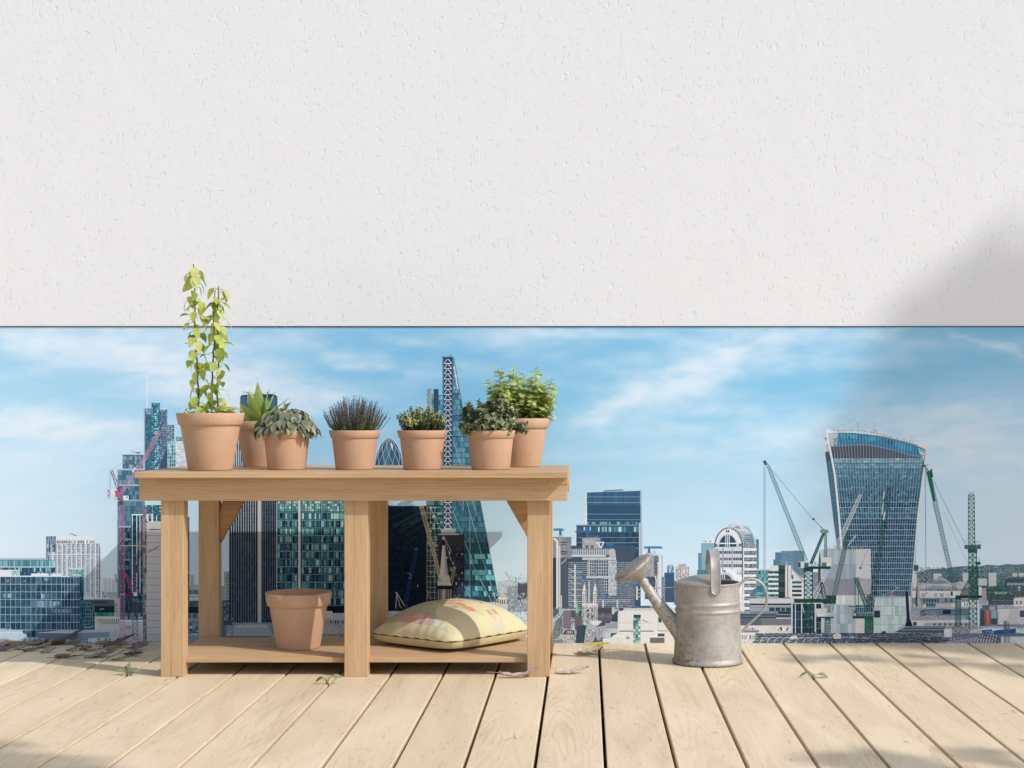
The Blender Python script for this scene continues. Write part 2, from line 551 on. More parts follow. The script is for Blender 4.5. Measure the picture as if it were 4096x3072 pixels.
    def clutter(s, x0, y0, x1, y1, n, walls, roofs, wmin=20, wmax=60, hmin=12, hmax=34):
        """a jumble of low roofs, painted back to front"""
        ys = sorted(R.uniform(y0, y1) for _ in range(n))
        for y in ys:
            w_, h_ = R.uniform(wmin, wmax), R.uniform(hmin, hmax)
            x = R.uniform(x0, max(x0, x1 - w_)); y2 = min(y + h_, y1)
            if y2 - y < 5: continue
            s.rect(x, y, x + w_, y2, jit(R.choice(walls), .1))
            rh = (y2 - y) * R.uniform(.15, .35)
            k = R.random()
            if k < .45: s.poly([(x - 1, y + rh), (x + w_ * .15, y - rh * .3), (x + w_ * .85, y - rh * .3), (x + w_ + 1, y + rh)], jit(R.choice(roofs), .12))
            else: s.rect(x - 1, y - 2, x + w_ + 1, y + rh * .5, jit(R.choice(roofs), .12))
            if y2 - y > 14:
                s.grid((x + 2, y + rh + 2, x + w_ - 2, y2 - 2), max(2, int(w_ / 8)), max(1, int((y2 - y - rh) / 11)), [(60, 72, 90), (85, 100, 115), (120, 135, 150), (40, 52, 70)], .5, .45, None, .15)
            if R.random() < .4: s.rect(x + w_ * .3, y - 6, x + w_ * .3 + R.uniform(4, 12), y - 1, jit((215, 215, 220), .1))

    def build(s):
        mb = MB()
        for pts, c, lay in s.polys:
            y = D - 0.0005 - lay * STEP
            clip = [(min(max(u, T_L), T_R), min(max(v, T_TOP + 1), T_BOT)) for u, v in pts]
            if s.name == 'skyline_tower' or True: pass
            mb.face([((u - PU) * K, y, HC - (v - PV) * K) for u, v in clip], lin3(soft(c), GAIN))
        o = mb.build(s.name, M_PRINT, mural)
        o['label'] = s.label
        return o


# --- the sky of the picture, one dense sheet with smooth colours
CLOUDS = [(120, 735, 260, 30, 8, .75), (330, 785, 220, 34, 14, .95), (450, 750, 150, 45, 0, .7), (490, 832, 130, 26, 8, .85), (60, 912, 200, 24, 5, .95), (220, 942, 180, 22, 8, .7),
          (100, 1000, 250, 40, 0, .35), (620, 842, 120, 22, 5, .95), (760, 762, 60, 8, 3, .5), (800, 788, 50, 8, 12, .5), (660, 738, 100, 14, 10, .35), (560, 872, 100, 18, 0, .6),
          (860, 800, 70, 8, 8, .3), (1060, 738, 110, 26, 18, .6), (1180, 728, 80, 22, 10, .5), (1260, 722, 110, 10, 0, .7), (1390, 848, 120, 40, -24, .62), (1470, 800, 110, 46, -30, .55), (1560, 770, 120, 34, -27, .5),
          (1650, 735, 170, 36, -22, .6), (1330, 880, 80, 13, -20, .65), (1560, 880, 90, 12, 0, .75), (1640, 800, 130, 20, -14, .4), (1850, 735, 150, 25, 0, .5), (1700, 932, 170, 24, -8, .5),
          (1850, 962, 220, 40, -3, .5), (2050, 905, 220, 40, -8, .7), (2150, 1000, 220, 70, 0, .6), (1290, 908, 40, 22, 60, .4), (2110, 735, 70, 5, 20, .7), (2200, 760, 50, 5, 24, .6),
          (1000, 800, 90, 10, 6, .28), (900, 730, 120, 10, 4, .25), (1450, 930, 120, 14, -6, .35)]


def sky_col(u, v):
    x, y = u / 1.8517, v / 1.8517
    t = min(1, max(0, (v - 1306) / 1000.0))
    keys = [(0, (126, 186, 222)), (.35, (138, 197, 229)), (.55, (166, 210, 234)), (.75, (190, 221, 239)), (1, (212, 232, 243))]
    for (a, ca), (b, cb) in zip(keys, keys[1:]):
        if t <= b:
            k = (t - a) / (b - a); c = [ca[i] + (cb[i] - ca[i]) * k for i in range(3)]; break
    lf = max(0, 1 - x / 760.0) * .62 * (.35 + .65 * t) + max(0, (x - 1700) / 512.0) * .55 * t
    c = [c[i] + ((222, 236, 246)[i] - c[i]) * min(.85, lf * 1.25) for i in range(3)]
    m = 0.0
    wx = 60 * noise.noise(Vector((x * .006, y * .014, 3.1))) + 40 * noise.noise(Vector((x * .02, y * .05, 4.1))); wy = 20 * noise.noise(Vector((x * .007, y * .018, 9.7))) + 8 * noise.noise(Vector((x * .025, y * .06, 2.7)))
    for cx, cy, sx, sy, an, st in CLOUDS:
        dx, dy = x + wx - cx, y + wy - cy
        if abs(dx) > sx * 3.4 or abs(dy) > (sy + sx * .6) * 3.4: continue
        ca, sa = math.cos(math.radians(an)), math.sin(math.radians(an))
        p, q = (dx * ca + dy * sa) / sx, (-dx * sa + dy * ca) / sy
        m += st * .80 * math.exp(-((p * p + q * q) * .75) ** .8)
    f = noise.fractal(Vector((x * .006 + y * .004, y * .03, 1.0)), 1.0, 2.0, 5)
    f2 = noise.fractal(Vector((x * .02, y * .06 + x * .01, 5.0)), 1.0, 2.0, 4)
    m = m * (0.85 + .5 * f2 + .35 * f) + .24 * max(0, f + .12) * (1 - t * .5)
    m = .93 * (1 - math.exp(-1.45 * max(0, m)))
    return [c[i] + ((236, 240, 247)[i] - c[i]) * m for i in range(3)]


mb = MB()
NX, NY = 300, 96
us = [T_L + (T_R - T_L) * i / NX for i in range(NX + 1)]
vs = [T_TOP + (T_BOT - T_TOP) * j / NY for j in range(NY + 1)]
cc = [[lin3(sky_col(u, v), GAIN) for u in us] for v in vs]
mb.grid([[((u - PU) * K, D - .0004, HC - (v - PV) * K) for u in us] for v in vs], colf=lambda i, j: (cc[i][j], cc[i][j + 1], cc[i + 1][j + 1], cc[i + 1][j]), smooth=False)
o = mb.build('printed_sky', M_SKYP, mural)
o['label'] = 'printed blue sky with white wispy clouds'
xl, xr, zt, zb = (T_L - PU) * K, (T_R - PU) * K, HC - (T_TOP - PV) * K, HC - (T_BOT - PV) * K
mb = MB(); mb.box(xl, xr, D, D + .004, zb, zt)
mb.build('backing_board', mat_flat('mural_board', (.7, .7, .7)), mural)
mb = MB(); mb.box(xl, xr, D - .0030, D + .003, zt + .0002, zt + .0024)
mb.build('edge_strip', mat_flat('dark_edge_strip', (.07, .07, .075)), mural)
PICS = []


def pic(name, label, reg):
    p = Pic(name, label, reg); PICS.append(p); return p


WHT, PALE = (232, 234, 240), (205, 214, 224)
NAVY, TEAL, DTEAL, LTEAL = (28, 48, 72), (78, 136, 152), (36, 76, 96), (150, 205, 210)

# far hills and low districts -----------------------------------------------------------------
p = pic('wooded_hillside', 'printed hazy green hillside dotted with pale houses', 8)
hill = [(1180, 560), (1310, 512), (1420, 492), (1560, 484), (1640, 470), (1730, 466), (1820, 470), (1900, 455), (1990, 462), (2070, 449), (2140, 455), (2230, 448), (2500, 440), (2950, 455), (2950, 760), (1180, 760)]
p.poly(hill, (92, 124, 136))
p.specks(1300, 478, 2900, 720, 90, 20, [(62, 98, 108), (74, 112, 118), (50, 88, 92), (104, 134, 146)], .6, .95)
p.specks(1660, 474, 2900, 600, 84, 13, [(226, 224, 222), (240, 238, 235), (200, 186, 180), (180, 190, 196)], .42, .55)
p.specks(1330, 560, 2900, 760, 140, 22, [(48, 84, 80), (60, 96, 90), (38, 70, 70)], .65, .95)
p = pic('distant_district', 'printed pale distant district with tiny cranes and trees', 8)
for (x, y, w_, h_) in [(1684, 526, 46, 74), (1906, 526, 66, 118), (1430, 532, 70, 60), (2112, 528, 40, 30), (2168, 528, 40, 30), (1640, 604, 90, 60), (1800, 575, 90, 60)]:
    p.rect(x, y, x + w_, y + h_, (212, 212, 212))
    p.grid((x + 3, y + 6, x + w_ - 3, y + h_ - 2), max(3, int(w_ / 11)), max(3, int(h_ / 9)), [(150, 160, 168), (190, 192, 195), (120, 134, 146)], .5, .5)
p.rect(2050, 575, 2300, 624, (48, 66, 86)); p.vl(range(2052, 2300, 14), 577, 612, 2, (90, 110, 128)); p.rect(2065, 612, 2300, 632, (150, 160, 168))
p.specks(1880, 640, 2600, 780, 60, 12, [(44, 82, 74), (58, 98, 86), (36, 68, 62)], .8, 1.0)
p.specks(1930, 690, 2120, 720, 14, 3, [(200, 196, 190), (170, 160, 152)], .7, .9)
p.reg(6)
p.rect(2088, 600, 2400, 830, (196, 206, 214))
p.specks(2090, 596, 2400, 700, 22, 8, [(232, 236, 240), (218, 222, 226), (170, 184, 194), (146, 164, 176)], .5, .8)
p.grid((2140, 590, 2212, 640), 9, 5, [(110, 130, 140), (170, 180, 186)], .4, .4, (228, 230, 232))
p.specks(2100, 700, 2400, 760, 24, 6, [(58, 104, 104), (80, 124, 120)], .7, 1.0)
p.line((2168, 560), (2150, 512), 1.5, (190, 120, 130)); p.line((2196, 590), (2160, 515), 1.6, (170, 90, 110)); p.line((2139, 560), (2139, 620), 2, (225, 228, 230)); p.line((2190, 575), (2212, 530), 1.5, (180, 150, 160))
p.reg(7)
p.rect(-40, 640, 140, 860, (150, 164, 176)); p.specks(-20, 560, 140, 680, 20, 10, [(236, 238, 240), (150, 166, 180), (110, 140, 140)], .6, .8)
p.line((30, 590), (88, 530), 1.4, (150, 150, 165)); p.line((66, 610), (70, 555), 1.4, (225, 228, 232)); p.line((34, 600), (28, 550), 1.4, (170, 130, 150))
p.rect(50, 614, 132, 760, (66, 72, 88)); p.vl(range(54, 132, 7), 620, 760, 1.4, (98, 106, 122)); p.rect(68, 610, 110, 622, (150, 160, 170))
p.reg(5)
p.rect(880, 690, 1020, 900, (168, 178, 184)); p.rect(1630, 640, 1990, 800, (150, 166, 172)); p.specks(884, 676, 1016, 745, 18, 8, [(60, 92, 96), (230, 228, 224), (110, 124, 132), (196, 196, 196)], .8, .9)
p.specks(1636, 664, 1744, 710, 16, 7, [(48, 86, 90), (70, 110, 108)], .95, 1.0)
p.rect(1644, 540, 1676, 672, (206, 206, 204)); p.grid((1647, 548, 1674, 670), 5, 16, [(130, 136, 142), (176, 178, 180), (96, 104, 114)], .4, .35)
p.rect(1676, 626, 1744, 672, (200, 202, 202)); p.grid((1680, 632, 1742, 670), 10, 4, [(120, 130, 138), (160, 168, 172)], .5, .5)
p.rect(1636, 712, 1744, 768, (218, 218, 216)); p.grid((1640, 722, 1742, 740), 10, 1, [(110, 120, 130), (160, 168, 175)], .5, .2)

p = pic('slab_block', 'printed pair of pale slab blocks of flats behind the pink cranes', 5)
p.rect(887, 572, 958, 690, (206, 212, 212)); p.rect(964, 576, 1014, 690, (200, 206, 208))
p.grid((906, 582, 914, 684), 1, 15, [(110, 120, 128)], .4, .5); p.grid((946, 582, 954, 684), 1, 15, [(110, 120, 128)], .4, .5); p.grid((974, 584, 980, 684), 1, 15, [(110, 120, 128)], .4, .5)
p.line((995, 535), (1010, 610), 4, (70, 110, 140))

p = pic('balcony_block', 'printed white block with dark balconies beside the black striped tower', 5)
p.rect(1934, 512, 1984, 770, (196, 200, 204)); p.grid((1950, 520, 1984, 768), 1, 20, [(70, 84, 100), (50, 64, 80)], .1, .5); p.grid((1936, 520, 1948, 768), 2, 20, [(110, 120, 132)], .3, .4)

# left skyscrapers ---------------------------------------------------------------------------
p = pic('skyscraper', 'printed stepped glass skyscraper with a tall white mast', 1)
p.line((1271, 470), (1271, 770), 3.2, (238, 242, 246)); p.line((1271, 620), (1271, 770), 5.5, (215, 225, 232))
p.rect(1520, 1008, 1580, 1055, (96, 150, 168)); p.grid((1520, 1008, 1580, 1050), 6, 4, [(70, 130, 150), (130, 186, 196)], .2, .2)
p.rect(1516, 1046, 1604, 1700, (222, 228, 234)); p.grid((1518, 1050, 1604, 1330), 4, 20, [(236, 238, 242), (214, 222, 230)], .06, .16, (140, 150, 160), .03)
p.rect(1445, 906, 1506, 1700, (104, 132, 158)); p.grid((1447, 912, 1505, 1044), 4, 8, [(126, 150, 176), (88, 118, 146), (150, 172, 192)], .12, .2, (66, 92, 118))
p.grid((1446, 1046, 1518, 1300), 4, 8, [(70, 150, 170), (46, 116, 140), (120, 190, 200)], .15, .1, (214, 226, 232)); p.line((1450, 1060), (1480, 1150), 3, (220, 230, 236))
p.grid((1382, 770, 1446, 1330), 5, 26, [(112, 140, 168), (92, 122, 150), (76, 106, 138), (134, 158, 182)], .14, .18, (64, 90, 118)); p.rect(1384, 762, 1446, 772, (214, 224, 232))
p.poly([(1386, 1240), (1446, 1090), (1446, 1290), (1386, 1290)], (54, 86, 112))
p.grid((1245, 765, 1310, 1330), 4, 24, [(50, 104, 134), (62, 116, 144), (42, 92, 122)], .1, .1, (78, 122, 150)); p.rect(1245, 765, 1254, 1330, (150, 176, 196)); p.grid((1262, 770, 1308, 818), 3, 2, [(150, 176, 194), (120, 150, 172)], .12, .15, (60, 96, 122))
p.grid((1310, 716, 1382, 1330), 5, 34, [(70, 150, 170), (96, 176, 190), (52, 122, 146), (40, 102, 128)], .14, .2, (44, 92, 116)); p.grid((1336, 760, 1372, 1330), 2, 40, [(196, 232, 236), (130, 200, 210), (60, 130, 150), (220, 240, 242)], .3, .45, None, .1, .35)
p.reg(5)
p.grid((1238, -60, 1392, 120), 9, 12, [(46, 108, 134), (70, 146, 166), (36, 88, 114), (150, 206, 214), (58, 120, 144)], .18, .18, (34, 74, 98)); p.vl([1262, 1318], -60, 110, 1.5, (150, 190, 204))

p = pic('office_tower', 'printed blue glass office tower behind the pink cranes', 1)
p.rect(1060, 1168, 1240, 1300, (84, 122, 150)); p.grid((1062, 1176, 1240, 1282), 14, 3, [(64, 106, 138), (110, 146, 170), (90, 130, 156), (150, 180, 196)], .14, .1, (40, 74, 100)); p.rect(1058, 1164, 1242, 1172, (90, 110, 130)); p.line((1135, 1128), (1180, 1150), 2, (90, 100, 112)); p.rect(1180, 1142, 1215, 1152, (70, 90, 108))
p.rect(1016, 1290, 1252, 1700, (66, 108, 138))
p.grid((1017, 1300, 1252, 1420), 13, 3, [(84, 128, 158), (70, 114, 146), (100, 142, 168), (120, 160, 184)], .1, .05, (42, 78, 104)); p.rect(1016, 1284, 1254, 1298, (182, 204, 218))
p.grid((1017, 1434, 1252, 1552), 13, 3, [(92, 138, 168), (78, 122, 152), (60, 102, 134)], .1, .05, (44, 82, 110)); p.rect(1016, 1420, 1254, 1434, (160, 190, 208)); p.rect(1016, 1552, 1254, 1566, (150, 184, 204))
p.grid((1017, 1568, 1252, 1690), 13, 3, [(82, 126, 158), (70, 112, 144), (100, 140, 166)], .1, .05, (42, 78, 104))
p.reg(5)
p.rect(1014, 60, 1234, 900, (38, 72, 96)); p.grid((1016, 30, 1236, 130), 11, 2, [(92, 136, 164), (76, 120, 150)], .08, .05, (44, 80, 106)); p.rect(1016, 120, 1140, 134, (150, 186, 204))
p.grid((1016, 136, 1140, 500), 7, 9, [(46, 90, 116), (34, 74, 100), (60, 108, 134), (28, 62, 88), (84, 130, 152)], .1, .12, (26, 54, 76))
p.grid((1016, 500, 1140, 890), 7, 9, [(34, 68, 94), (26, 54, 80), (48, 88, 112)], .1, .12, (22, 44, 64)); p.rect(1070, 232, 1130, 242, (160, 190, 204)); p.rect(1060, 410, 1125, 418, (150, 176, 190)); p.rect(1016, 0, 1026, 880, (120, 156, 180))
p.poly([(1134, 25), (1232, 25), (1232, 560), (1134, 560)], (20, 70, 92)); p.grid((1134, 30, 1232, 540), 5, 20, [(18, 76, 98), (24, 92, 112), (16, 60, 84), (36, 104, 124)], .06, .1, None)
p.grid((1134, 560, 1232, 780), 8, 16, [(24, 56, 92), (60, 104, 140), (30, 74, 104), (110, 150, 176)], .1, .2, (16, 40, 62)); p.vl([1144, 1182, 1210], 22, 700, 3, (222, 232, 240)); p.rect(1136, 18, 1236, 28, (236, 240, 244))

p = pic('residential_tower', 'printed white residential tower of narrow fins and dark windows', 5)
p.poly([(400, 207), (485, 207), (485, 212), (822, 212), (822, 270), (862, 270), (872, 330), (882, 340), (882, 742), (400, 742)], (222, 226, 234))
p.grid((402, 209, 484, 345), 5, 4, [(60, 96, 126), (88, 128, 156), (220, 228, 236), (44, 76, 104)], .15, .04, (226, 230, 238)); p.rect(486, 213, 820, 245, (240, 240, 244)); p.vl(range(500, 820, 26), 222, 250, 2, (190, 194, 204))
p.grid((488, 246, 820, 270), 22, 1, [(60, 92, 112), (232, 236, 240), (120, 150, 160)], .35, .1)
RP = [(36, 76, 100), (52, 98, 120), (92, 148, 160), (24, 58, 82), (130, 188, 196), (44, 86, 108), (34, 70, 96)]
for k, x in enumerate(range(420, 870, 41)):
    for (y0, y1, n) in ((272, 362, 6), (368, 740, 24)):
        sh = R.uniform(-10, 10)
        p.grid((x + sh * .3, y0, x + 20 + sh * .3, y1), 2, n, RP, .24, .24, None, .15)
        p.rect(x + 23 + sh * .3, y0, x + 29 + sh * .3, y1, (160, 158, 178) if k % 2 else (132, 138, 158))
p.grid((402, 350, 424, 560), 2, 14, [(40, 74, 98), (90, 140, 156)], .3, .25); p.rect(405, 345, 878, 349, (196, 202, 212)); p.vl([402, 410], 210, 400, 2.5, (110, 130, 150)); p.rect(860, 300, 866, 740, (120, 130, 150))
p.line((605, 186), (662, 206), 3, (110, 112, 120))
p = pic('glass_office', 'printed low teal glass office with a thin flat roof', 5)
p.rect(-700, 415, 476, 560, (96, 160, 176)); p.grid((-700, 420, 476, 472), 92, 1, [(120, 186, 196), (90, 160, 176), (160, 212, 216), (70, 130, 150)], .25, .0, (74, 134, 152)); p.rect(-700, 472, 476, 478, (220, 234, 238))
p.grid((-700, 480, 476, 555), 70, 2, [(44, 96, 124), (60, 120, 144), (110, 176, 186), (34, 78, 106), (150, 206, 210)], .15, .08, (46, 90, 112)); p.poly([(-700, 398), (390, 398), (418, 410), (418, 418), (-700, 412)], (176, 190, 200)); p.line((-700, 413), (430, 416), 2, (90, 104, 120))
p.rect(-40, 500, 172, 552, (228, 230, 234)); p.grid((102, 505, 172, 552), 4, 3, [(130, 190, 190), (110, 170, 176), (170, 214, 210)], .12, .12); p.rect(270, 530, 420, 556, (236, 236, 240)); p.rect(442, 532, 532, 556, (232, 234, 238))
p = pic('curved_glass_block', 'printed dark curved glass block gridded with white lines', 5)
p.rect(-700, 555, 722, 1110, (150, 182, 200))
DG = [(40, 78, 104), (50, 92, 116), (34, 68, 94), (66, 104, 126), (44, 86, 108)]
p.grid((-700, 560, 532, 1082), 28, 8, DG, .05, .045, None, .16); p.grid((532, 562, 690, 1082), 6, 8, [(46, 78, 106), (60, 86, 116), (36, 64, 92)], .06, .045, None, .14)
p.specks(-700, 566, 690, 1080, 150, 48, [(62, 116, 134), (30, 60, 84), (80, 132, 146), (26, 54, 78)], .38, .75)
p.hl([623 + 66 * i for i in range(7)], -700, 690, 1.6, (176, 208, 222)); p.vl([532 + 26.4 * i for i in range(7)] + [-700 + 44 * i for i in range(28)], 560, 1080, 1.3, (164, 198, 214))
p.rect(-700, 550, 720, 559, (222, 232, 240))
for (a, b, c_, d_) in [(358, 706, 424, 748), (275, 766, 444, 822), (448, 772, 530, 812), (18, 704, 100, 742), (52, 585, 78, 604), (200, 590, 226, 604), (382, 566, 420, 596), (440, 838, 620, 872)]:
    p.grid((a, b, c_, d_), max(2, int((c_ - a) / 16)), 1, [(150, 176, 196), (120, 152, 176), (90, 124, 148)], .1, .02)
p.rect(690, 540, 724, 1040, (28, 74, 92)); p.grid((692, 560, 722, 1030), 2, 14, [(30, 86, 104), (46, 112, 126), (22, 60, 80)], .15, .2)
p.rect(604, 492, 722, 560, (100, 150, 160)); p.grid((606, 496, 700, 556), 4, 3, [(110, 170, 172), (80, 140, 150), (140, 192, 190)], .1, .1, (200, 222, 226)); p.rect(600, 487, 724, 495, (224, 236, 240))
p.grid((722, 756, 820, 1030), 5, 9, [(40, 80, 104), (30, 64, 88), (56, 100, 122)], .12, .1, (120, 156, 176)); p.rect(722, 728, 796, 756, (206, 214, 220)); p.line((730, 1000), (815, 985), 2, (200, 214, 224))
p = pic('rooftop_quarter', 'printed cream and slate rooftops at the foot of the left towers', 5)
p.rect(798, 742, 1016, 760, (212, 208, 200)); p.rect(800, 755, 1000, 870, (92, 94, 112)); p.rect(806, 768, 930, 792, (66, 66, 82)); p.rect(820, 812, 990, 868, (22, 40, 54)); p.line((860, 842), (900, 836), 2, (210, 216, 220)); p.rect(990, 740, 1040, 905, (176, 178, 176)); p.grid((992, 750, 1014, 880), 2, 10, [(90, 100, 112), (210, 206, 196)], .3, .4)
p.grid((820, 870, 990, 905), 24, 1, [(60, 150, 110), (90, 190, 150), (36, 110, 90)], .3, .0, (28, 70, 66)); p.rect(820, 902, 1000, 908, (214, 222, 222))
p.rect(822, 905, 1040, 1040, (216, 210, 198)); p.grid((836, 922, 1034, 944), 11, 1, [(70, 74, 86), (110, 112, 118)], .55, .1); p.rect(822, 950, 1232, 958, (178, 172, 164)); p.poly([(848, 970), (880, 950), (1180, 950), (1230, 975), (1230, 1120), (848, 1120)], (206, 202, 194)); p.rect(870, 945, 1030, 968, (168, 166, 164)); p.rect(1085, 985, 1135, 1012, (150, 160, 162)); p.rect(1040, 862, 1234, 930, (60, 90, 104)); p.grid((1084, 872, 1232, 926), 8, 2, [(190, 200, 204), (60, 84, 100), (120, 140, 150)], .2, .3); p.rect(1080, 850, 1240, 866, (44, 66, 80))
p.specks(900, 1020, 1236, 1110, 30, 7, [(110, 116, 122), (226, 224, 218), (70, 90, 96), (180, 176, 168)], .45, .7)
p = pic('flat_roof_block', 'printed grey flat roofed block above green striped cladding', 5)
p.rect(-700, 1095, 1045, 1140, (190, 208, 214)); p.grid((90, 1092, 1042, 1126), 58, 1, [(30, 124, 120), (216, 226, 228), (40, 104, 110), (150, 206, 200)], .3, .0, (206, 218, 222)); p.hl([1108], 90, 1042, 1.5, (226, 234, 236))
p.poly([(328, 1042), (560, 1018), (948, 1016), (948, 1040), (676, 1046)], (192, 202, 212)); p.poly([(330, 1042), (676, 1046), (674, 1098), (330, 1090)], (104, 124, 148)); p.poly([(676, 1046), (948, 1036), (946, 1080), (674, 1098)], (136, 152, 172)); p.line((330, 1041), (676, 1045), 2.2, (230, 236, 242))
p.poly([(-700, 1020), (10, 1012), (70, 1016), (190, 1018), (200, 1040), (-700, 1052)], (176, 204, 222)); p.poly([(-700, 1040), (190, 1040), (232, 1062), (240, 1090), (100, 1120), (-700, 1130)], (196, 218, 234)); p.line((-700, 1038), (196, 1038), 2.5, (232, 240, 246)); p.line((40, 1040), (60, 1120), 1.6, (150, 176, 196)); p.specks(0, 1004, 100, 1018, 14, 2, [(236, 238, 240), (190, 200, 210)], .7, .8)
p = pic('concrete_core', 'printed bare beige concrete tower core scored by floor lines', 5)
p.rect(1234, 80, 1420, 1130, (206, 198, 194)); p.rect(1234, 80, 1268, 1130, (150, 148, 152)); p.grid((1238, 130, 1266, 1110), 2, 17, [(70, 74, 86), (176, 176, 178), (110, 112, 120)], .2, .25)
p.hl([150, 204] + [265 + 61 * i for i in range(15)], 1262, 1420, 1.5, (96, 92, 98)); p.hl([235 + 61 * i for i in range(15)], 1268, 1420, .8, (188, 178, 174))
p.specks(1262, 96, 1392, 1130, 16, 34, [(40, 40, 50), (90, 86, 92), (224, 214, 206)], .10, .3)
for x in (1268, 1307): p.rect(x, 15, x + 17, 90, (226, 228, 230))
p.rect(1350, 30, 1358, 80, (224, 228, 230)); p.rect(1240, 78, 1280, 90, (110, 110, 118)); p.line((1290, 150), (1390, 152), 4, (70, 66, 76)); p.line((1275, 350), (1378, 292), 4, (120, 112, 110)); p.specks(1234, 1085, 1392, 1125, 20, 3, [(90, 90, 96), (220, 214, 208), (60, 62, 70)], .5, .7)
p = pic('slim_glass_tower', 'printed slim dark blue glass tower between the bench legs', 5)
p.rect(1560, 36, 1637, 770, (40, 66, 96)); p.rect(1560, 32, 1636, 42, (226, 234, 240)); p.vl(range(1596, 1637, 9), 44, 515, 1.4, (120, 152, 180)); p.vl(range(1592, 1637, 9), 530, 764, 1.4, (92, 122, 152)); p.hl(range(70, 510, 26), 1590, 1636, .9, (72, 104, 132)); p.rect(1590, 516, 1637, 528, (170, 186, 200)); p.rect(1590, 530, 1637, 600, (30, 50, 78))

# middle: black striped tower, teal block -------------------------------------------------
p = pic('street_block', 'printed low street fronts and pale roofs behind the bench shelf', 5)
p.rect(1590, 766, 1990, 1140, (92, 116, 132)); p.grid((1600, 766, 1744, 822), 6, 2, [(96, 118, 134), (76, 100, 118)], .08, .1); p.rect(1590, 820, 1760, 872, (24, 44, 60)); p.grid((1600, 876, 1744, 918), 11, 1, [(60, 86, 104), (170, 184, 192), (44, 66, 86)], .3, .05, (150, 166, 176)); p.rect(1590, 918, 1760, 950, (150, 158, 168)); p.specks(1600, 920, 1744, 950, 20, 3, [(214, 218, 222), (90, 104, 116), (190, 170, 180)], .5, .7)
p.grid((1590, 960, 1760, 1030), 7, 3, [(120, 150, 168), (90, 124, 146), (176, 196, 206), (70, 104, 126)], .04, .08, (180, 198, 208)); p.poly([(1690, 1032), (1722, 1018), (1756, 1034)], (226, 234, 240)); p.grid((1590, 1048, 1760, 1066), 24, 1, [(60, 76, 90), (220, 222, 222)], .4, .1, (196, 200, 202)); p.rect(1590, 1066, 1760, 1140, (148, 164, 176)); p.specks(1600, 1066, 1760, 1130, 22, 8, [(190, 200, 208), (96, 116, 132), (120, 140, 156)], .6, .8)
p.rect(1930, 760, 1990, 960, (74, 92, 112)); p.grid((1932, 764, 1982, 940), 3, 10, [(60, 78, 98), (150, 160, 170), (96, 112, 130)], .2, .35)
p = pic('striped_tower', 'printed black tower ribbed with thin white vertical lines', 'p')
p.poly([(917, 1990), (936, 1760), (961, 1700), (961, 2500), (917, 2500)], (34, 54, 80))
p.poly([(961, 1588), (968, 1580), (1094, 1576), (1110, 1586), (1110, 2530), (917, 2500), (917, 2040), (961, 2040)], (32, 52, 78))
p.rect(934, 1800, 985, 1870, (58, 92, 124)); p.vl([938, 946, 954, 961, 969, 977, 985], 1700, 1866, 2.6, (226, 232, 238))
p.rect(962, 1584, 1000, 1680, (50, 84, 116)); p.rect(1084, 1584, 1109, 1680, (50, 84, 116)); p.vl(range(964, 1110, 5), 1588, 1700, 1.0, (116, 146, 170)); p.specks(968, 1566, 1106, 1586, 24, 3, [(60, 70, 84), (196, 206, 214), (40, 50, 64)], .55, .7); p.rect(990, 1582, 1003, 1612, (150, 182, 202))
p.rect(917, 1990, 1108, 2110, (46, 72, 100))
p.grid((919, 2000, 1106, 2490), 16, 30, [(22, 38, 60), (28, 48, 72), (18, 32, 52), (38, 62, 88)], .1, .2, None, .14)
p.vl([926 + 9.6 * i for i in range(12)], 2000, 2486, 1.7, (150, 162, 178)); p.vl([1052 + 9.4 * i for i in range(6)], 2000, 2480, 1.7, (130, 144, 162)); p.vl([926 + 9.6 * i for i in range(12)], 2000, 2130, 2.2, (206, 214, 222))
p.rect(1031, 1990, 1044, 2490, (214, 210, 208)); p.rect(1044, 1990, 1048, 2490, (120, 128, 140)); p.line((1107, 2010), (1107, 2440), 3.0, (206, 222, 232))
p = pic('teal_glass_block', 'printed teal glass block of bright and dark panes with a white pier', 'p')
TP = [(52, 128, 148), (34, 98, 124), (116, 178, 190), (24, 60, 90), (164, 208, 208), (42, 112, 136), (18, 44, 72), (88, 158, 174)]
p.rect(1108, 1985, 1390, 2480, (22, 48, 66))
p.grid((1110, 2004, 1384, 2046), 30, 4, [(150, 208, 206), (90, 160, 166), (190, 226, 220), (70, 140, 150)], .18, .14, (60, 110, 124))
for k in range(13):
    y = 2046 + 31 * k
    pal = TP if k > 2 else TP + [(110, 190, 192), (90, 176, 182)]
    p.grid((1110, y + 7, 1188, y + 30), 8, 1, pal, .1, .02, None, .15); p.grid((1206, y + 7, 1384, y + 30), 18, 1, pal, .1, .02, None, .15)
    p.rect(1110, y + 1.5, 1386, y + 5.5, (120, 168, 172) if k % 2 else (88, 140, 150))
p.specks(1110, 2050, 1384, 2440, 60, 39, [(16, 40, 60), (200, 230, 220), (24, 60, 80)], .16, .5)
p.vl([1140, 1166] + [1206 + 25.6 * i for i in range(8)], 2004, 2440, 2.4, (14, 30, 46)); p.vl([1143, 1169] + [1209 + 25.6 * i for i in range(8)], 2004, 2440, 1.0, (150, 190, 196))
p.rect(1193, 1990, 1202, 2420, (222, 222, 232)); p.rect(1202, 2010, 1206, 2420, (60, 80, 100))
p.rect(1300, 2424, 1390, 2456, (14, 28, 46)); p.rect(1296, 2400, 1302, 2440, (30, 50, 70))
p = pic('market_hall', 'printed pale terminal hall with a ribbed roof and small windows', 'p')
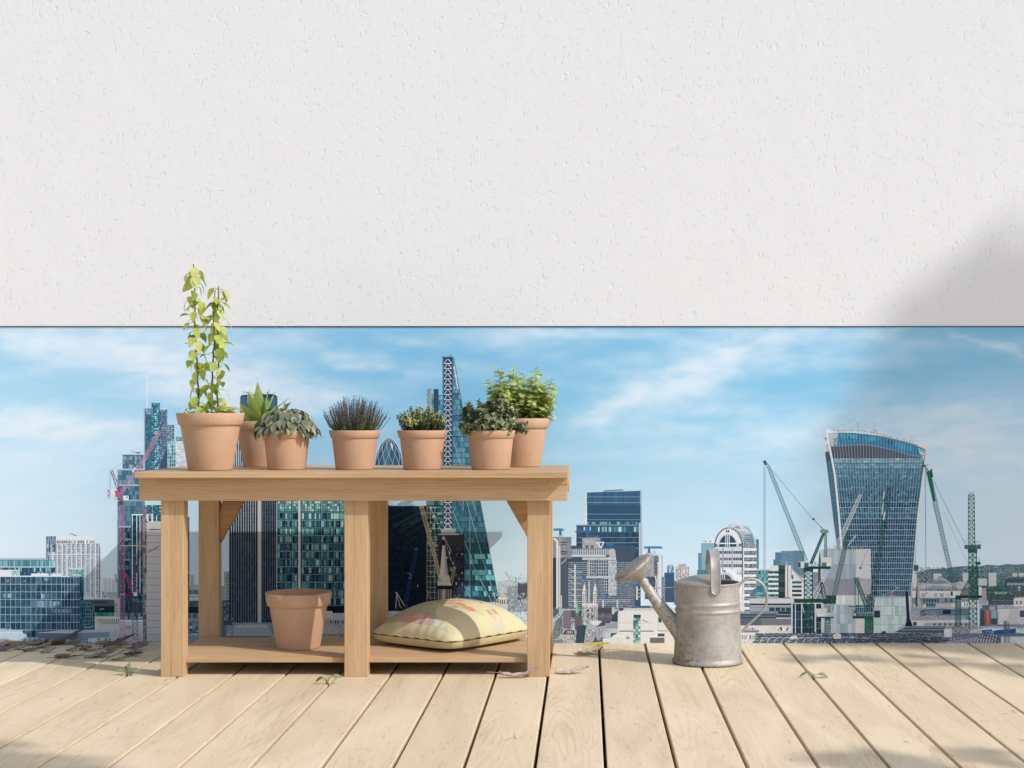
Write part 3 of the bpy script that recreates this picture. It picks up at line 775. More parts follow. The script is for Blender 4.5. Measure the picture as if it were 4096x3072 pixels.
p.rect(905, 2490, 1400, 2572, (140, 156, 168)); p.rect(895, 2482, 930, 2500, (60, 84, 96)); p.poly([(905, 2535), (930, 2508), (1075, 2508), (1090, 2535), (1080, 2545), (905, 2545)], (168, 184, 196)); p.vl([920 + 14 * i for i in range(11)], 2512, 2534, 1.2, (120, 138, 152)); p.poly([(930, 2512), (945, 2500), (1060, 2497), (1078, 2508)], (196, 200, 202)); p.rect(910, 2545, 1080, 2556, (40, 70, 84)); p.specks(930, 2486, 1080, 2500, 24, 3, [(214, 220, 224), (90, 104, 118)], .6, .7)
p.poly([(1010, 2560), (1090, 2546), (1110, 2520), (1110, 2562), (1010, 2572)], (206, 208, 208)); p.rect(900, 2556, 1010, 2566, (206, 206, 206)); p.line((929, 2470), (929, 2570), 2.4, (110, 118, 126)); p.specks(925, 2470, 935, 2560, 2, 10, [(190, 180, 150), (80, 90, 100)], .7, .7)
p.rect(1290, 2452, 1400, 2490, (214, 212, 212)); p.rect(1298, 2444, 1330, 2470, (226, 226, 228)); p.rect(1285, 2478, 1400, 2536, (200, 198, 198)); p.grid((1300, 2480, 1376, 2496), 8, 1, [(50, 60, 72), (150, 156, 160)], .4, .1); p.specks(1290, 2496, 1380, 2545, 24, 10, [(40, 52, 66), (226, 226, 226), (110, 122, 134), (60, 84, 110)], .6, .7); p.rect(1286, 2546, 1400, 2575, (186, 190, 196)); p.specks(1286, 2540, 1390, 2566, 20, 5, [(60, 72, 86), (226, 228, 230)], .5, .7)

# middle right: curved diagrid tower, wedge, dark block, church ------------------------------
p = pic('domed_tower', 'printed bullet shaped tower wrapped in a white diagonal net', 2)
cx, ap = 1148, 1008
def gw(y): return 128 * math.sin(min(1, max(0, (y - ap) / 330.0)) ** .62 * PI / 2)
ys_ = [ap + 8 * i for i in range(36)]
p.poly([(cx - gw(y), y) for y in ys_] + [(cx + gw(y), y) for y in reversed(ys_)], (52, 96, 130))
p.poly([(cx - gw(y) * .45, y) for y in ys_[2:]] + [(cx + gw(y) * .1, y) for y in reversed(ys_[2:])], (68, 118, 148)); p.poly([(1160, 1070), (1172, 1060), (1184, 1090), (1180, 1130)], (226, 236, 242)); p.poly([(cx - gw(y) * .95, y) for y in ys_[18:]] + [(cx - gw(y) * .55, y) for y in reversed(ys_[18:])], (42, 82, 116))
for k in range(7):
    for sg in (1, -1):
        pts = []
        for i in range(0, 36, 2):
            th = -PI / 2 + PI * (k + sg * (i / 36.0) * 1.9) / 6.0
            if -PI / 2 <= th <= PI / 2: pts.append((cx + gw(ys_[i]) * math.sin(th), ys_[i]))
        for a, b in zip(pts, pts[1:]): p.line(a, b, 1.3, (200, 218, 230))
p.path([(cx - gw(y), y) for y in ys_[::3]], 2, (226, 234, 240)); p.path([(cx + gw(y), y) for y in ys_[::3]], 2, (226, 234, 240))
p = pic('wedge_tower', 'printed tall wedge shaped glass tower with a white zigzag spine', 2)
def wr(y): return 1704 + (y - 325) * (1996 - 1812) / .46293 / ((2404 - 1430) / .46293) if True else 0
Yb = 2440
p.poly([(1702, 325), (1712, 325), (wr(Yb), Yb), (1575, Yb), (1575, 1700), (1612, 1250)], (70, 124, 150))
for j in range(44):
    y0, y1 = 640 + j * 46, 640 + (j + 1) * 46
    if y1 > 2440: break
    bright = (y0 > 1950 and j % 3 != 2)
    pal = [(84, 146, 170), (66, 126, 154), (100, 164, 182), (56, 108, 140)] if y0 < 1500 else ([(52, 108, 136), (44, 94, 122), (66, 124, 148)] if y0 < 1900 else ([(90, 190, 196), (40, 100, 122), (140, 220, 216), (30, 80, 104), (60, 150, 160)] if bright else [(24, 66, 90), (34, 82, 106)]))
    p.grid(((1704, y0), (wr(y0) - 2, y0), (wr(y1) - 2, y1), (1704, y1)), 4 + j // 3, 1, pal, .1, .12, None, .1)
    p.line((1704, y0), (wr(y0) - 2, y0), 1.6 if j % 4 else 3.2, (44, 84, 108) if j % 4 else (36, 70, 96))
p.grid(((1704, 330), (1714, 330), (wr(636), 636), (1704, 636)), 3, 9, [(110, 160, 184), (90, 142, 170), (140, 186, 204)], .2, .2, (64, 110, 138)); p.line((1712, 400), (1745, 600), 3.5, (226, 234, 240)); p.hl([635], 1700, 1770, 5, (60, 96, 122))
for (a, b) in [((1704, 1040), (1900, 1650)), ((1704, 1650), (1860, 2060)), ((1800, 1500), (1960, 2060)), ((1850, 2070), (2040, 2440)), ((1704, 2100), (1870, 2440)), ((1960, 2070), (2080, 2440))]: p.line(a, b, 2.2, (150, 190, 206))
p.vl([1790], 1100, 1650, 2, (150, 190, 206)); p.vl([1848], 1700, 2400, 2.4, (140, 180, 198)); p.line((1712, 325), (wr(Yb), Yb), 2.2, (150, 186, 204))
p.rect(1612, 320, 1702, 1800, (46, 68, 100)); p.rect(1612, 320, 1622, 1800, (84, 122, 154)); p.rect(1692, 320, 1702, 1800, (64, 98, 130)); p.rect(1608, 318, 1704, 330, (60, 84, 112))
for k in range(34):
    y = 335 + 44.5 * k
    if y > 1790: break
    p.lines([((1628, y + 37), (1652, y + 3)), ((1688, y + 37), (1662, y + 3)), ((1626, y + 41), (1690, y + 41))], 2.4, (222, 230, 240))
p.line((1660, 320), (1690, 300), 2.5, (110, 130, 150)); p.line((1690, 296), (1692, 318), 2, (110, 130, 150))
p = pic('scaffolded_tower', 'printed teal tower clad in yellow scaffolding left of the wedge tower', 2)
p.rect(1472, 592, 1518, 1700, (96, 128, 146)); p.lattice((1494, 596), (1494, 900), 40, 40, 9, (196, 204, 200), 1.6, 2); p.rect(1516, 640, 1536, 1700, (80, 146, 166)); p.grid((1516, 640, 1536, 1250), 1, 14, [(96, 176, 190), (60, 120, 146)], .1, .2); p.rect(1535, 597, 1578, 1700, (52, 72, 100)); p.rect(1577, 650, 1614, 1700, (62, 128, 150)); p.grid((1578, 655, 1612, 1700), 2, 26, [(72, 150, 168), (46, 112, 140), (110, 186, 196)], .1, .2)
p.reg(6); p.rect(1470, -60, 1616, 900, (22, 66, 84)); p.grid((1476, -50, 1612, 380), 6, 17, [(26, 92, 106), (20, 66, 86), (50, 130, 140), (16, 50, 70), (110, 186, 186)], .16, .2, (16, 40, 56)); p.grid((1476, 380, 1600, 830), 5, 14, [(20, 56, 72), (16, 44, 60), (34, 84, 96), (70, 130, 130)], .16, .25, (12, 30, 44))
p.hl(range(-40, 820, 46), 1474, 1600, 1.3, (196, 176, 130)); p.vl([1478, 1508, 1545], -50, 830, 1.6, (190, 170, 124))
p = pic('black_glass_tower', 'printed near black glass tower with cloudy reflections', 6)
p.rect(1120, -60, 1474, 960, (10, 28, 48))
p.grid((1146, -55, 1474, 330), 30, 22, [(12, 34, 56), (9, 27, 47), (16, 42, 64)], .02, .05, None, .1)
for (a, b, w_, c) in [((1150, 60), (1400, -50), 9, (24, 46, 66)), ((1180, 130), (1450, -20), 12, (32, 58, 76)), ((1230, 170), (1470, 30), 12, (38, 64, 80)), ((1160, 215), (1330, 110), 8, (22, 44, 64)), ((1300, 200), (1474, 96), 10, (24, 46, 66)), ((1260, 120), (1400, 46), 4, (46, 72, 88))]: p.line(a, b, w_, c)
p.grid((1148, 170, 1280, 470), 5, 14, [(22, 30, 46), (16, 24, 40), (30, 38, 54)], .3, .35, None, .12); p.grid((1148, 480, 1474, 800), 18, 18, [(9, 24, 42), (12, 32, 54), (8, 20, 36)], .03, .06, None, .12); p.hl([-56], 1150, 1474, 3, (210, 222, 228))
p.line((1396, 312), (1290, 800), 11, (16, 38, 84)); p.lattice((1386, 330), (1288, 800), 26, 30, 22, (44, 70, 124), 1.2); p.specks(1374, 305, 1402, 330, 4, 3, [(170, 186, 206)], .7, .6); p.specks(1270, 520, 1345, 580, 6, 4, [(200, 204, 214)], .28, .5); p.rect(1394, 626, 1400, 648, (200, 190, 110))
p.rect(1140, 846, 1300, 858, (30, 48, 70)); p.rect(1140, 856, 1282, 944, (196, 200, 206)); p.grid((1142, 858, 1280, 940), 4, 1, [(204, 206, 212), (192, 196, 204)], .02, .02); p.lines([((1214, 700), (1250, 830)), ((1216, 690), (1208, 830)), ((1220, 700), (1285, 815)), ((1200, 700), (1222, 692))], 2.2, (196, 204, 214)); p.specks(1196, 800, 1310, 840, 14, 5, [(190, 198, 208), (60, 76, 96)], .5, .7); p.rect(1140, 938, 1180, 1000, (150, 160, 172))
p = pic('dark_office_block', 'printed dark brown office block with scattered lit windows', 6)
p.rect(1574, 194, 1802, 800, (46, 48, 64)); p.grid((1582, 300, 1796, 780), 12, 16, [(34, 38, 54), (52, 54, 70), (30, 32, 46)], .14, .3, None, .1); p.specks(1590, 300, 1796, 640, 8, 8, [(190, 192, 196), (150, 156, 166), (96, 102, 116)], .38, .55); p.vl(range(1584, 1800, 18), 205, 290, 1.5, (70, 74, 92)); p.rect(1574, 188, 1756, 198, (196, 200, 204)); p.rect(1602, 144, 1726, 190, (150, 152, 156)); p.grid((1606, 148, 1722, 186), 1, 9, [(190, 192, 194), (140, 142, 148)], .02, .3); p.rect(1700, 640, 1800, 780, (44, 62, 80)); p.specks(1700, 720, 1790, 790, 12, 5, [(220, 222, 224), (150, 90, 90), (110, 124, 136)], .6, .7)
p = pic('lattice_crane', 'printed pale yellow lattice crane crossing the wedge tower', 6)
p.lattice((1428, -55), (1590, 560), 34, 26, 30, (210, 190, 150), 1.7, 2); p.line((1500, -55), (1690, 350), 1.3, (200, 204, 206)); p.line((1625, 220), (1680, 400), 1.2, (190, 192, 190)); p.lattice((1718, 480), (1678, 640), 14, 26, 9, (214, 160, 96), 1.7); p.rect(1712, 474, 1724, 488, (226, 160, 90)); p.line((1680, 400), (1716, 480), 1.2, (190, 190, 186)); p.grid((1676, 480, 1712, 512), 3, 2, [(60, 70, 84)], .2, .2, (170, 178, 186))
p = pic('church_spire', 'printed stone church spire topped by a gold ball', 6)
CR, CS = (206, 200, 194), (160, 156, 156)
p.poly([(1612, 285), (1634, 285), (1660, 545), (1588, 545)], CR); p.poly([(1626, 285), (1634, 285), (1660, 545), (1634, 545)], CS); p.line((1608, 330), (1604, 540), 1.4, (236, 232, 226))
p.poly([(1610, 262), (1636, 262), (1632, 288), (1614, 288)], (30, 32, 40)); p.line((1620, 230), (1621, 270), 5, (28, 30, 38)); p.poly([(1608, 222), (1614, 212), (1626, 211), (1634, 222), (1630, 238), (1616, 240), (1609, 234)], (216, 176, 110)); p.line((1616, 178), (1624, 212), 1.6, (150, 140, 120))
p.poly([(1580, 545), (1666, 545), (1690, 640), (1566, 640)], CR); p.specks(1572, 545, 1684, 640, 12, 8, [(120, 116, 116), (228, 224, 218), (90, 88, 92), (176, 170, 164)], .7, .75); p.rect(1556, 636, 1702, 668, (26, 28, 36)); p.rect(1566, 664, 1696, 830, (38, 38, 46)); p.vl([1578, 1600, 1640, 1662, 1684], 668, 830, 5, (150, 146, 146)); p.vl([1621], 668, 760, 9, (190, 188, 186)); p.vl([1650, 1674], 668, 830, 2.4, (96, 94, 98)); p.poly([(1560, 812), (1600, 800), (1600, 830), (1560, 830)], (170, 176, 180))
p = pic('cathedral_dome', 'printed white cathedral cupola behind the cushion', 6)
p.specks(2040, 700, 2420, 1120, 30, 34, [(222, 224, 228), (140, 152, 164), (108, 122, 136), (196, 200, 206)], .6, .9)
p.line((2131, 650), (2131, 700), 4, (232, 226, 216)); p.poly([(2098, 740), (2106, 715), (2122, 694), (2142, 694), (2156, 715), (2164, 740)], (214, 200, 190)); p.specks(2100, 700, 2164, 740, 10, 5, [(236, 226, 216), (170, 150, 140)], .6, .7); p.rect(2090, 738, 2172, 752, (236, 232, 226)); p.rect(2102, 752, 2160, 800, (226, 222, 216)); p.vl([2114, 2131, 2148], 758, 796, 4, (90, 92, 100)); p.rect(2086, 798, 2176, 830, (220, 218, 214))

# right: blue slab, steel pipe building, churches ------------------------------------------
p = pic('blue_slab_tower', 'printed dark blue slab tower ruled with thin white lines', 3)
p.poly([(632, 1492), (700, 1488), (1118, 1475), (1118, 1700), (632, 1700)], (52, 98, 134)); p.rect(632, 1492, 646, 1720, (216, 226, 236)); p.rect(1108, 1475, 1121, 1720, (160, 186, 206)); p.line((790, 1478), (960, 1468), 5, (96, 124, 146)); p.line((950, 1475), (958, 1464), 2, (96, 116, 134)); p.grid((648, 1496, 1106, 1700), 24, 1, [(54, 100, 136), (48, 92, 128)], .02, 0, None, .04)
p.hl([1528, 1578, 1628, 1676], 648, 1108, 1.4, (150, 182, 204))
p.reg(7)
p.poly([(646, -60), (1112, -60), (1112, 110), (1112, 820), (552, 820), (552, 112), (646, 112)], (44, 84, 116)); p.rect(544, 112, 556, 320, (220, 228, 236)); p.rect(634, -60, 648, 112, (222, 230, 238)); p.rect(554, 110, 1112, 118, (120, 150, 174)); p.rect(1110, -60, 1120, 100, (150, 178, 200))
p.hl([18, 66, 98], 648, 1108, 1.5, (130, 166, 188)); p.grid((650, 84, 1106, 108), 34, 1, [(60, 110, 136), (40, 80, 108), (110, 170, 184)], .08, .05, None, .12)
p.grid((556, 128, 1106, 172), 44, 1, [(50, 96, 122), (80, 142, 160), (40, 80, 106), (170, 220, 222), (60, 112, 136)], .08, .05, None, .12)
p.grid((556, 178, 1108, 720), 30, 13, [(40, 72, 102), (34, 62, 90), (46, 80, 110)], .03, .05, (90, 124, 148), .06); p.hl([220, 266, 314], 556, 1100, 1.5, (130, 164, 186))
p.rect(1096, 92, 1128, 420, (150, 170, 190)); p.vl([1104, 1116, 1126], 92, 420, 1.8, (220, 228, 236)); p.rect(935, 422, 962, 442, (110, 160, 172)); p.rect(990, 422, 1022, 440, (110, 160, 172))
p = pic('canary_tower', 'printed far teal tower with a white sign band on its top', 7)
p.rect(1608, 354, 1642, 540, (70, 130, 156)); p.hl(range(360, 560, 9), 1608, 1640, 1.2, (130, 180, 196)); p.rect(1636, 242, 1760, 560, (84, 150, 172)); p.rect(1636, 240, 1760, 270, (232, 236, 240)); p.hl(range(278, 560, 9), 1640, 1758, 1.6, (176, 212, 222)); p.rect(1600, 500, 1760, 560, (70, 126, 150))
# the four letters and the emblem on the sign band, in strokes
L0, yt, yb = 1646, 247, 262
def strokes(x, segs): p.lines([((x + a * 11, yt + b * (yb - yt)), (x + c * 11, yt + d * (yb - yt))) for a, b, c, d in segs], 1.0, (30, 34, 44))
strokes(L0, [(.05, 0, .05, 1), (.75, 0, .75, 1), (.15, .5, .65, .5)])
strokes(L0 + 12, [(.8, .02, .1, .02), (.05, .1, .05, .45), (.12, .52, .75, .52), (.8, .6, .8, .92), (.75, 1, .05, 1)])
strokes(L0 + 24, [(.05, 0, .05, 1), (.15, 0, .65, .05), (.72, .12, .72, .4), (.15, .5, .62, .5), (.76, .6, .76, .9), (.15, 1, .68, 1)])
strokes(L0 + 36, [(.8, .06, .2, .0), (.06, .12, .06, .88), (.2, 1, .8, .94)])
p.lines([((1700, 254), (1706, 248)), ((1700, 256), (1706, 261)), ((1716, 248), (1722, 254)), ((1716, 261), (1722, 256))], 2.4, (190, 60, 60)); p.line((1708, 254.5), (1714, 254.5), 4, (190, 60, 60))
p = pic('distant_offices', 'printed cluster of small blue and beige blocks beside the watering can', 7)
p.rect(1338, 470, 1398, 540, (96, 150, 172)); p.rect(1345, 456, 1392, 474, (130, 172, 188)); p.grid((1340, 476, 1396, 540), 6, 6, [(76, 136, 160), (130, 180, 196), (110, 160, 180)], .15, .2); p.line((1362, 520), (1374, 460), 4, (214, 226, 232))
p.rect(1316, 524, 1402, 600, (60, 96, 146)); p.hl(range(532, 600, 8), 1318, 1400, 1.2, (40, 70, 116)); p.rect(1320, 600, 1400, 780, (34, 62, 92)); p.vl(range(1324, 1400, 8), 600, 780, 1.2, (90, 120, 150)); p.rect(1290, 560, 1325, 780, (110, 136, 158)); p.specks(1290, 560, 1325, 780, 6, 24, [(60, 90, 116), (190, 204, 214), (90, 116, 140)], .8, .8)
p.rect(1410, 470, 1532, 600, (206, 200, 196)); p.rect(1440, 450, 1500, 474, (176, 176, 178)); p.grid((1414, 476, 1530, 596), 10, 8, [(110, 112, 122), (150, 148, 150), (80, 86, 100), (226, 220, 214)], .35, .35); p.specks(1435, 446, 1520, 470, 12, 3, [(120, 124, 130), (226, 226, 226)], .6, .7); p.specks(1530, 500, 1610, 560, 18, 8, [(206, 216, 224), (150, 170, 186)], .4, .7); p.rect(1400, 596, 1440, 800, (84, 106, 128)); p.specks(1400, 590, 1440, 800, 7, 24, [(60, 86, 110), (170, 184, 196)], .7, .8)
p = pic('steel_pipe_building', 'printed steel building of silver pipes, stair towers and a barrel glass vault', 'r2')
GR, GD, SIL = (150, 156, 166), (74, 86, 102), (226, 228, 234)
p.rect(150, 340, 1130, 1180, (64, 84, 106))
for y in range(560, 1170, 26): p.rect(150, y, 1130, y + 9, (150, 164, 178)); 
p.specks(236, 560, 1130, 1160, 90, 50, [(40, 58, 80), (190, 200, 208), (90, 112, 134), (52, 84, 104)], .5, .75)
p.vl([332], 590, 1160, 6, (216, 214, 210)); p.lines([((240, y), (315, y + 40)) for y in range(640, 1120, 78)], 2, (206, 212, 218)); p.hl(range(690, 1120, 78), 240, 420, 2, (200, 208, 214)); p.vl([705, 893], 1060, 1160, 6, (206, 206, 206)); p.hl([1060, 1085], 600, 1060, 2.4, (186, 194, 202))
p.rect(430, 240, 668, 378, (166, 170, 178)); p.rect(596, 246, 668, 300, (150, 154, 164)); p.grid((436, 248, 594, 300), 6, 2, [(172, 176, 182), (160, 164, 174)], .04, .06); p.rect(470, 334, 510, 376, (96, 100, 112)); p.rect(540, 334, 580, 376, (96, 100, 112)); p.path([(604, 298), (640, 300), (655, 345), (680, 370)], 5, SIL); p.path([(715, 296), (690, 345), (675, 370)], 5, SIL); p.line((655, 300), (715, 294), 4, SIL)
p.poly([(284, 380), (800, 378), (850, 400), (872, 450), (872, 500), (284, 505)], (70, 92, 112)); p.grid(((286, 384), (800, 382), (800, 462), (286, 462)), 17, 4, [(62, 86, 106), (76, 100, 120), (50, 72, 94)], .34, .26, (206, 212, 220)); p.rect(284, 462, 740, 488, (206, 210, 214))
for k in range(9):
    a0, a1 = PI * .5 + (k - 1) * .33, PI * .5 + k * .33
p.poly([(785, 500), (785, 420), (800, 390), (826, 376), (850, 390), (868, 420), (874, 500)], (176, 184, 194)); p.specks(788, 382, 872, 500, 12, 16, [(238, 240, 244), (90, 106, 124), (226, 230, 236)], .75, .8); p.hl([505, 520], 430, 876, 5, (206, 212, 220)); p.specks(430, 500, 876, 534, 50, 4, [(90, 106, 124), (236, 238, 242)], .5, .7)
for (a, b, n) in ((500, 596, 4), (616, 774, 5)): p.grid((a, 534, b, 744), n, 5, [(40, 62, 84), (54, 78, 100), (66, 96, 114)], .22, .12, (214, 218, 226))
p.grid((690, 776, 776, 970), 3, 5, [(40, 62, 84), (54, 78, 100)], .22, .12, (210, 216, 224)); p.rect(776, 534, 884, 1000, (176, 186, 196)); p.specks(778, 536, 884, 1000, 8, 36, [(240, 242, 246), (84, 102, 120), (230, 232, 238), (120, 136, 152)], .8, .8); p.rect(484, 744, 884, 770, (190, 198, 206)); p.specks(484, 744, 884, 770, 50, 4, [(96, 112, 130), (238, 240, 244)], .6, .7); p.lattice((512, 540), (512, 740), 18, 18, 14, (226, 230, 236), 1.2)
p.rect(38, 225, 284, 510, (140, 144, 156)); p.grid((110, 230, 282, 500), 3, 4, [(150, 156, 164), (130, 136, 148), (170, 174, 180)], .05, .05, (90, 98, 112)); p.hl([300, 330, 420, 450], 140, 222, 4, (50, 58, 72)); p.rect(38, 500, 240, 1180, (52, 62, 80)); p.vl([150, 170, 188, 206, 224], 500, 1170, 3, (96, 108, 126)); p.line((150, 585), (222, 515), 4, (170, 176, 184))
p.path([(50, 250), (80, 262), (96, 290), (96, 1180)], 7.5, (232, 232, 236)); p.path([(112, 340), (126, 360), (126, 1180)], 7, (214, 216, 222)); p.path([(150, 1000), (150, 1200)], 5, (206, 210, 216)); p.grid((88, 300, 134, 1180), 1, 44, [(160, 164, 174)], .1, .88)
p.rect(1190, 470, 1440, 752, (160, 164, 172)); p.grid((1196, 478, 1380, 746), 4, 3, [(166, 170, 178), (150, 154, 164), (174, 178, 184)], .03, .04, (110, 118, 130)); p.rect(1380, 478, 1442, 740, (110, 116, 130)); p.hl([560, 590, 640, 690], 1386, 1420, 4, (60, 68, 82)); p.path([(1440, 490), (1462, 482), (1466, 520), (1466, 1050)], 7.5, (230, 230, 236)); p.path([(1430, 560), (1440, 600), (1440, 1000)], 6.5, (212, 214, 220)); p.rect(1260, 750, 1420, 1050, (62, 78, 98)); p.specks(1250, 750, 1430, 1050, 20, 24, [(40, 54, 74), (130, 146, 162), (90, 106, 126)], .6, .8); p.path([(1395, 740), (1410, 800), (1400, 960)], 4, (226, 228, 232)); p.lattice((1482, 470), (1482, 1000), 14, 14, 40, (110, 120, 134), 1.1)
p.specks(1195, 450, 1480, 474, 36, 3, [(110, 118, 130), (214, 218, 222)], .55, .7); p.rect(1370, 412, 1402, 446, (200, 190, 176))
for (x0, x1, y, xm) in ((44, 190, 112, 138), (1244, 1500, 350, 1314)):
    p.poly([(x0, y + 6), (x0 + 40, y - 2), (x1 - 30, y - 2), (x1, y + 24), (x1, y + 30), (x0, y + 30)], (62, 124, 186)); p.specks(x0, y, x1, y + 28, 30, 4, [(150, 196, 226), (40, 96, 160), (190, 216, 234)], .5, .6); p.rect(xm - 16, y + 28, xm + 16, y + 90, (66, 110, 152)); p.specks(xm - 34, y + 70, xm + 40, y + 112, 12, 6, [(90, 112, 136), (206, 214, 220), (60, 84, 112)], .7, .8)
p.poly([(330, 150), (360, 138), (540, 136), (568, 148), (568, 160), (330, 164)], (46, 108, 172)); p.rect(480, 160, 520, 215, (50, 104, 160)); p.specks(470, 205, 660, 240, 24, 4, [(206, 212, 218), (70, 90, 112)], .5, .7); p.poly([(750, 312), (770, 306), (840, 318), (838, 342), (756, 350)], (40, 110, 176)); p.rect(790, 345, 812, 376, (50, 100, 150))
for (x, y, h_) in ((454, 730, 60), (752, 975, 75), (884, 730, 70), (1152, 820, 60)): p.rect(x - 15, y, x + 15, y + h_, (44, 110, 176))
p.poly([(1050, 850), (1080, 820), (1170, 818), (1170, 850)], (60, 130, 190)); p.path([(1154, 880), (1154, 1060)], 7, (226, 206, 196)); p.lines([((1170, 930), (1210, 905)), ((1170, 980), (1205, 960)), ((1170, 1030), (1205, 1000))], 2, (206, 212, 218))
p = pic('twin_spired_church', 'printed white church tower with four slim pinnacles', 'r2')
p.rect(428, 1120, 634, 1340, (216, 214, 216)); p.rect(470, 1100, 600, 1130, (206, 206, 210)); p.vl([442, 476, 490, 566, 590, 620], 1130, 1336, 2.4, (150, 152, 162)); p.poly([(496, 1310), (496, 1190), (507, 1172), (518, 1190), (518, 1310)], (56, 66, 84)); p.poly([(546, 1310), (546, 1190), (557, 1172), (568, 1190), (568, 1310)], (56, 66, 84)); p.hl([1226], 440, 625, 5, (214, 214, 216)); p.hl([1122], 426, 636, 3, (236, 236, 238))
for x in (456, 598):
    p.poly([(x - 26, 1120), (x - 26, 950), (x, 826), (x + 28, 950), (x + 28, 1120)], (224, 220, 222)); p.poly([(x + 6, 1120), (x + 6, 900), (x + 28, 960), (x + 28, 1120)], (176, 176, 186)); p.hl([950, 985], x - 26, x + 28, 2.4, (150, 150, 160)); p.vl([x - 8], 990, 1110, 3, (130, 134, 146))
p.rect(510, 816, 528, 1110, (186, 190, 196)); p.vl([514], 820, 1100, 2, (226, 228, 232)); p.specks(495, 800, 545, 820, 8, 2, [(226, 230, 234)], .7, .6)
p = pic('green_spire_church', 'printed thin copper green spire among dark roofs', 'r2')
p.specks(44, 1160, 900, 1632, 60, 34, [(84, 94, 110), (116, 124, 136), (190, 194, 200), (70, 80, 96), (150, 152, 160)], .9, 1.0)
p.rect(232, 1200, 420, 1290, (64, 74, 90)); p.poly([(240, 1200), (300, 1195), (330, 1240), (310, 1280), (240, 1280)], (88, 88, 104)); p.poly([(357, 1040), (362, 1040), (386, 1230), (338, 1230)], (150, 206, 184)); p.poly([(361, 1040), (386, 1230), (366, 1230)], (96, 160, 146)); p.rect(342, 1228, 384, 1272, (120, 190, 166)); p.vl([352, 366, 376], 1234, 1270, 3, (60, 100, 96)); p.line((357, 1000), (358, 1045), 3, (150, 156, 160)); p.rect(330, 1276, 430, 1460, (110, 96, 104)); p.specks(332, 1282, 428, 1400, 20, 20, [(126, 106, 110), (92, 82, 94)], .8, .9)
p.rect(174, 1200, 276, 1440, (122, 112, 120)); p.specks(176, 1204, 274, 1430, 22, 34, [(140, 124, 128), (104, 98, 108), (160, 150, 152)], .8, .9); p.poly([(108, 1330), (160, 1240), (172, 1250), (120, 1400)], (60, 140, 126)); p.poly([(40, 1180), (110, 1180), (120, 1230), (40, 1300)], (86, 104, 122)); p.rect(276, 1290, 330, 1400, (130, 136, 150)); p.grid((280, 1296, 328, 1400), 3, 5, [(60, 72, 90), (196, 200, 206)], .35, .35)
p = pic('old_town_roofs', 'printed jumble of grey slate roofs and stone fronts', 'r2')
p.rect(40, 1590, 900, 1640, (120, 130, 144))
p.rect(634, 1160, 830, 1350, (92, 94, 108)); p.rect(640, 1170, 820, 1240, (70, 74, 88)); p.specks(640, 1240, 820, 1300, 26, 5, [(206, 210, 214), (60, 68, 84)], .5, .7); p.poly([(820, 1260), (950, 1160), (980, 1190), (860, 1270)], (70, 76, 92)); p.rect(822, 1155, 850, 1360, (206, 200, 196)); p.rect(820, 1250, 900, 1350, (60, 72, 88))
p.poly([(40, 1460), (110, 1300), (165, 1310), (170, 1500), (40, 1600)], (104, 116, 130)); p.specks(44, 1300, 170, 1600, 18, 24, [(150, 156, 166), (60, 70, 86), (206, 208, 212)], .6, .8); p.poly([(170, 1500), (200, 1460), (300, 1450), (330, 1500), (330, 1632), (170, 1632)], (190, 188, 188)); p.poly([(165, 1520), (205, 1455), (310, 1455), (335, 1520)], (66, 76, 92)); p.grid((180, 1540, 326, 1620), 7, 3, [(60, 72, 88), (110, 120, 134), (214, 212, 210)], .45, .4); p.grid((222, 1470, 300, 1505), 3, 1, [(40, 50, 66)], .5, .2, (206, 206, 206))
p.poly([(360, 1420), (440, 1385), (480, 1400), (480, 1632), (340, 1632)], (52, 74, 86)); p.specks(345, 1400, 480, 1632, 20, 28, [(30, 110, 104), (40, 60, 76), (96, 116, 128), (26, 46, 60)], .75, .85)
p.poly([(530, 1340), (640, 1335), (690, 1340), (620, 1395), (560, 1395)], (226, 224, 226)); p.poly([(480, 1440), (520, 1370), (610, 1400), (620, 1632), (450, 1632)], (176, 178, 186)); p.grid((470, 1450, 610, 1620), 8, 6, [(96, 106, 122), (206, 206, 210), (130, 138, 150)], .3, .4); p.poly([(610, 1420), (700, 1345), (790, 1340), (830, 1400), (740, 1420), (690, 1412)], (76, 82, 98)); p.poly([(620, 1415), (740, 1400), (740, 1560), (620, 1600)], (166, 168, 178)); p.grid((630, 1440, 736, 1580), 9, 5, [(110, 118, 132), (190, 192, 198)], .35, .35); p.poly([(730, 1370), (900, 1355), (900, 1450), (740, 1450)], (150, 156, 168)); p.poly([(760, 1440), (900, 1436), (890, 1480), (770, 1480)], (190, 194, 202)); p.poly([(560, 1632), (600, 1540), (650, 1632)], (70, 82, 100)); p.poly([(640, 1632), (690, 1550), (740, 1632)], (96, 104, 120)); p.rect(720, 1475, 900, 1600, (196, 198, 204)); p.rect(806, 1500, 880, 1560, (50, 96, 100)); p.specks(450, 1560, 800, 1635, 50, 10, [(214, 216, 220), (80, 92, 110), (120, 128, 142)], .5, .7); p.specks(44, 1570, 330, 1635, 50, 10, [(226, 228, 230), (60, 72, 90), (130, 140, 150)], .6, .75)
p = pic('white_hall', 'printed blank cream hall with a green glass lift shaft', 'r2')
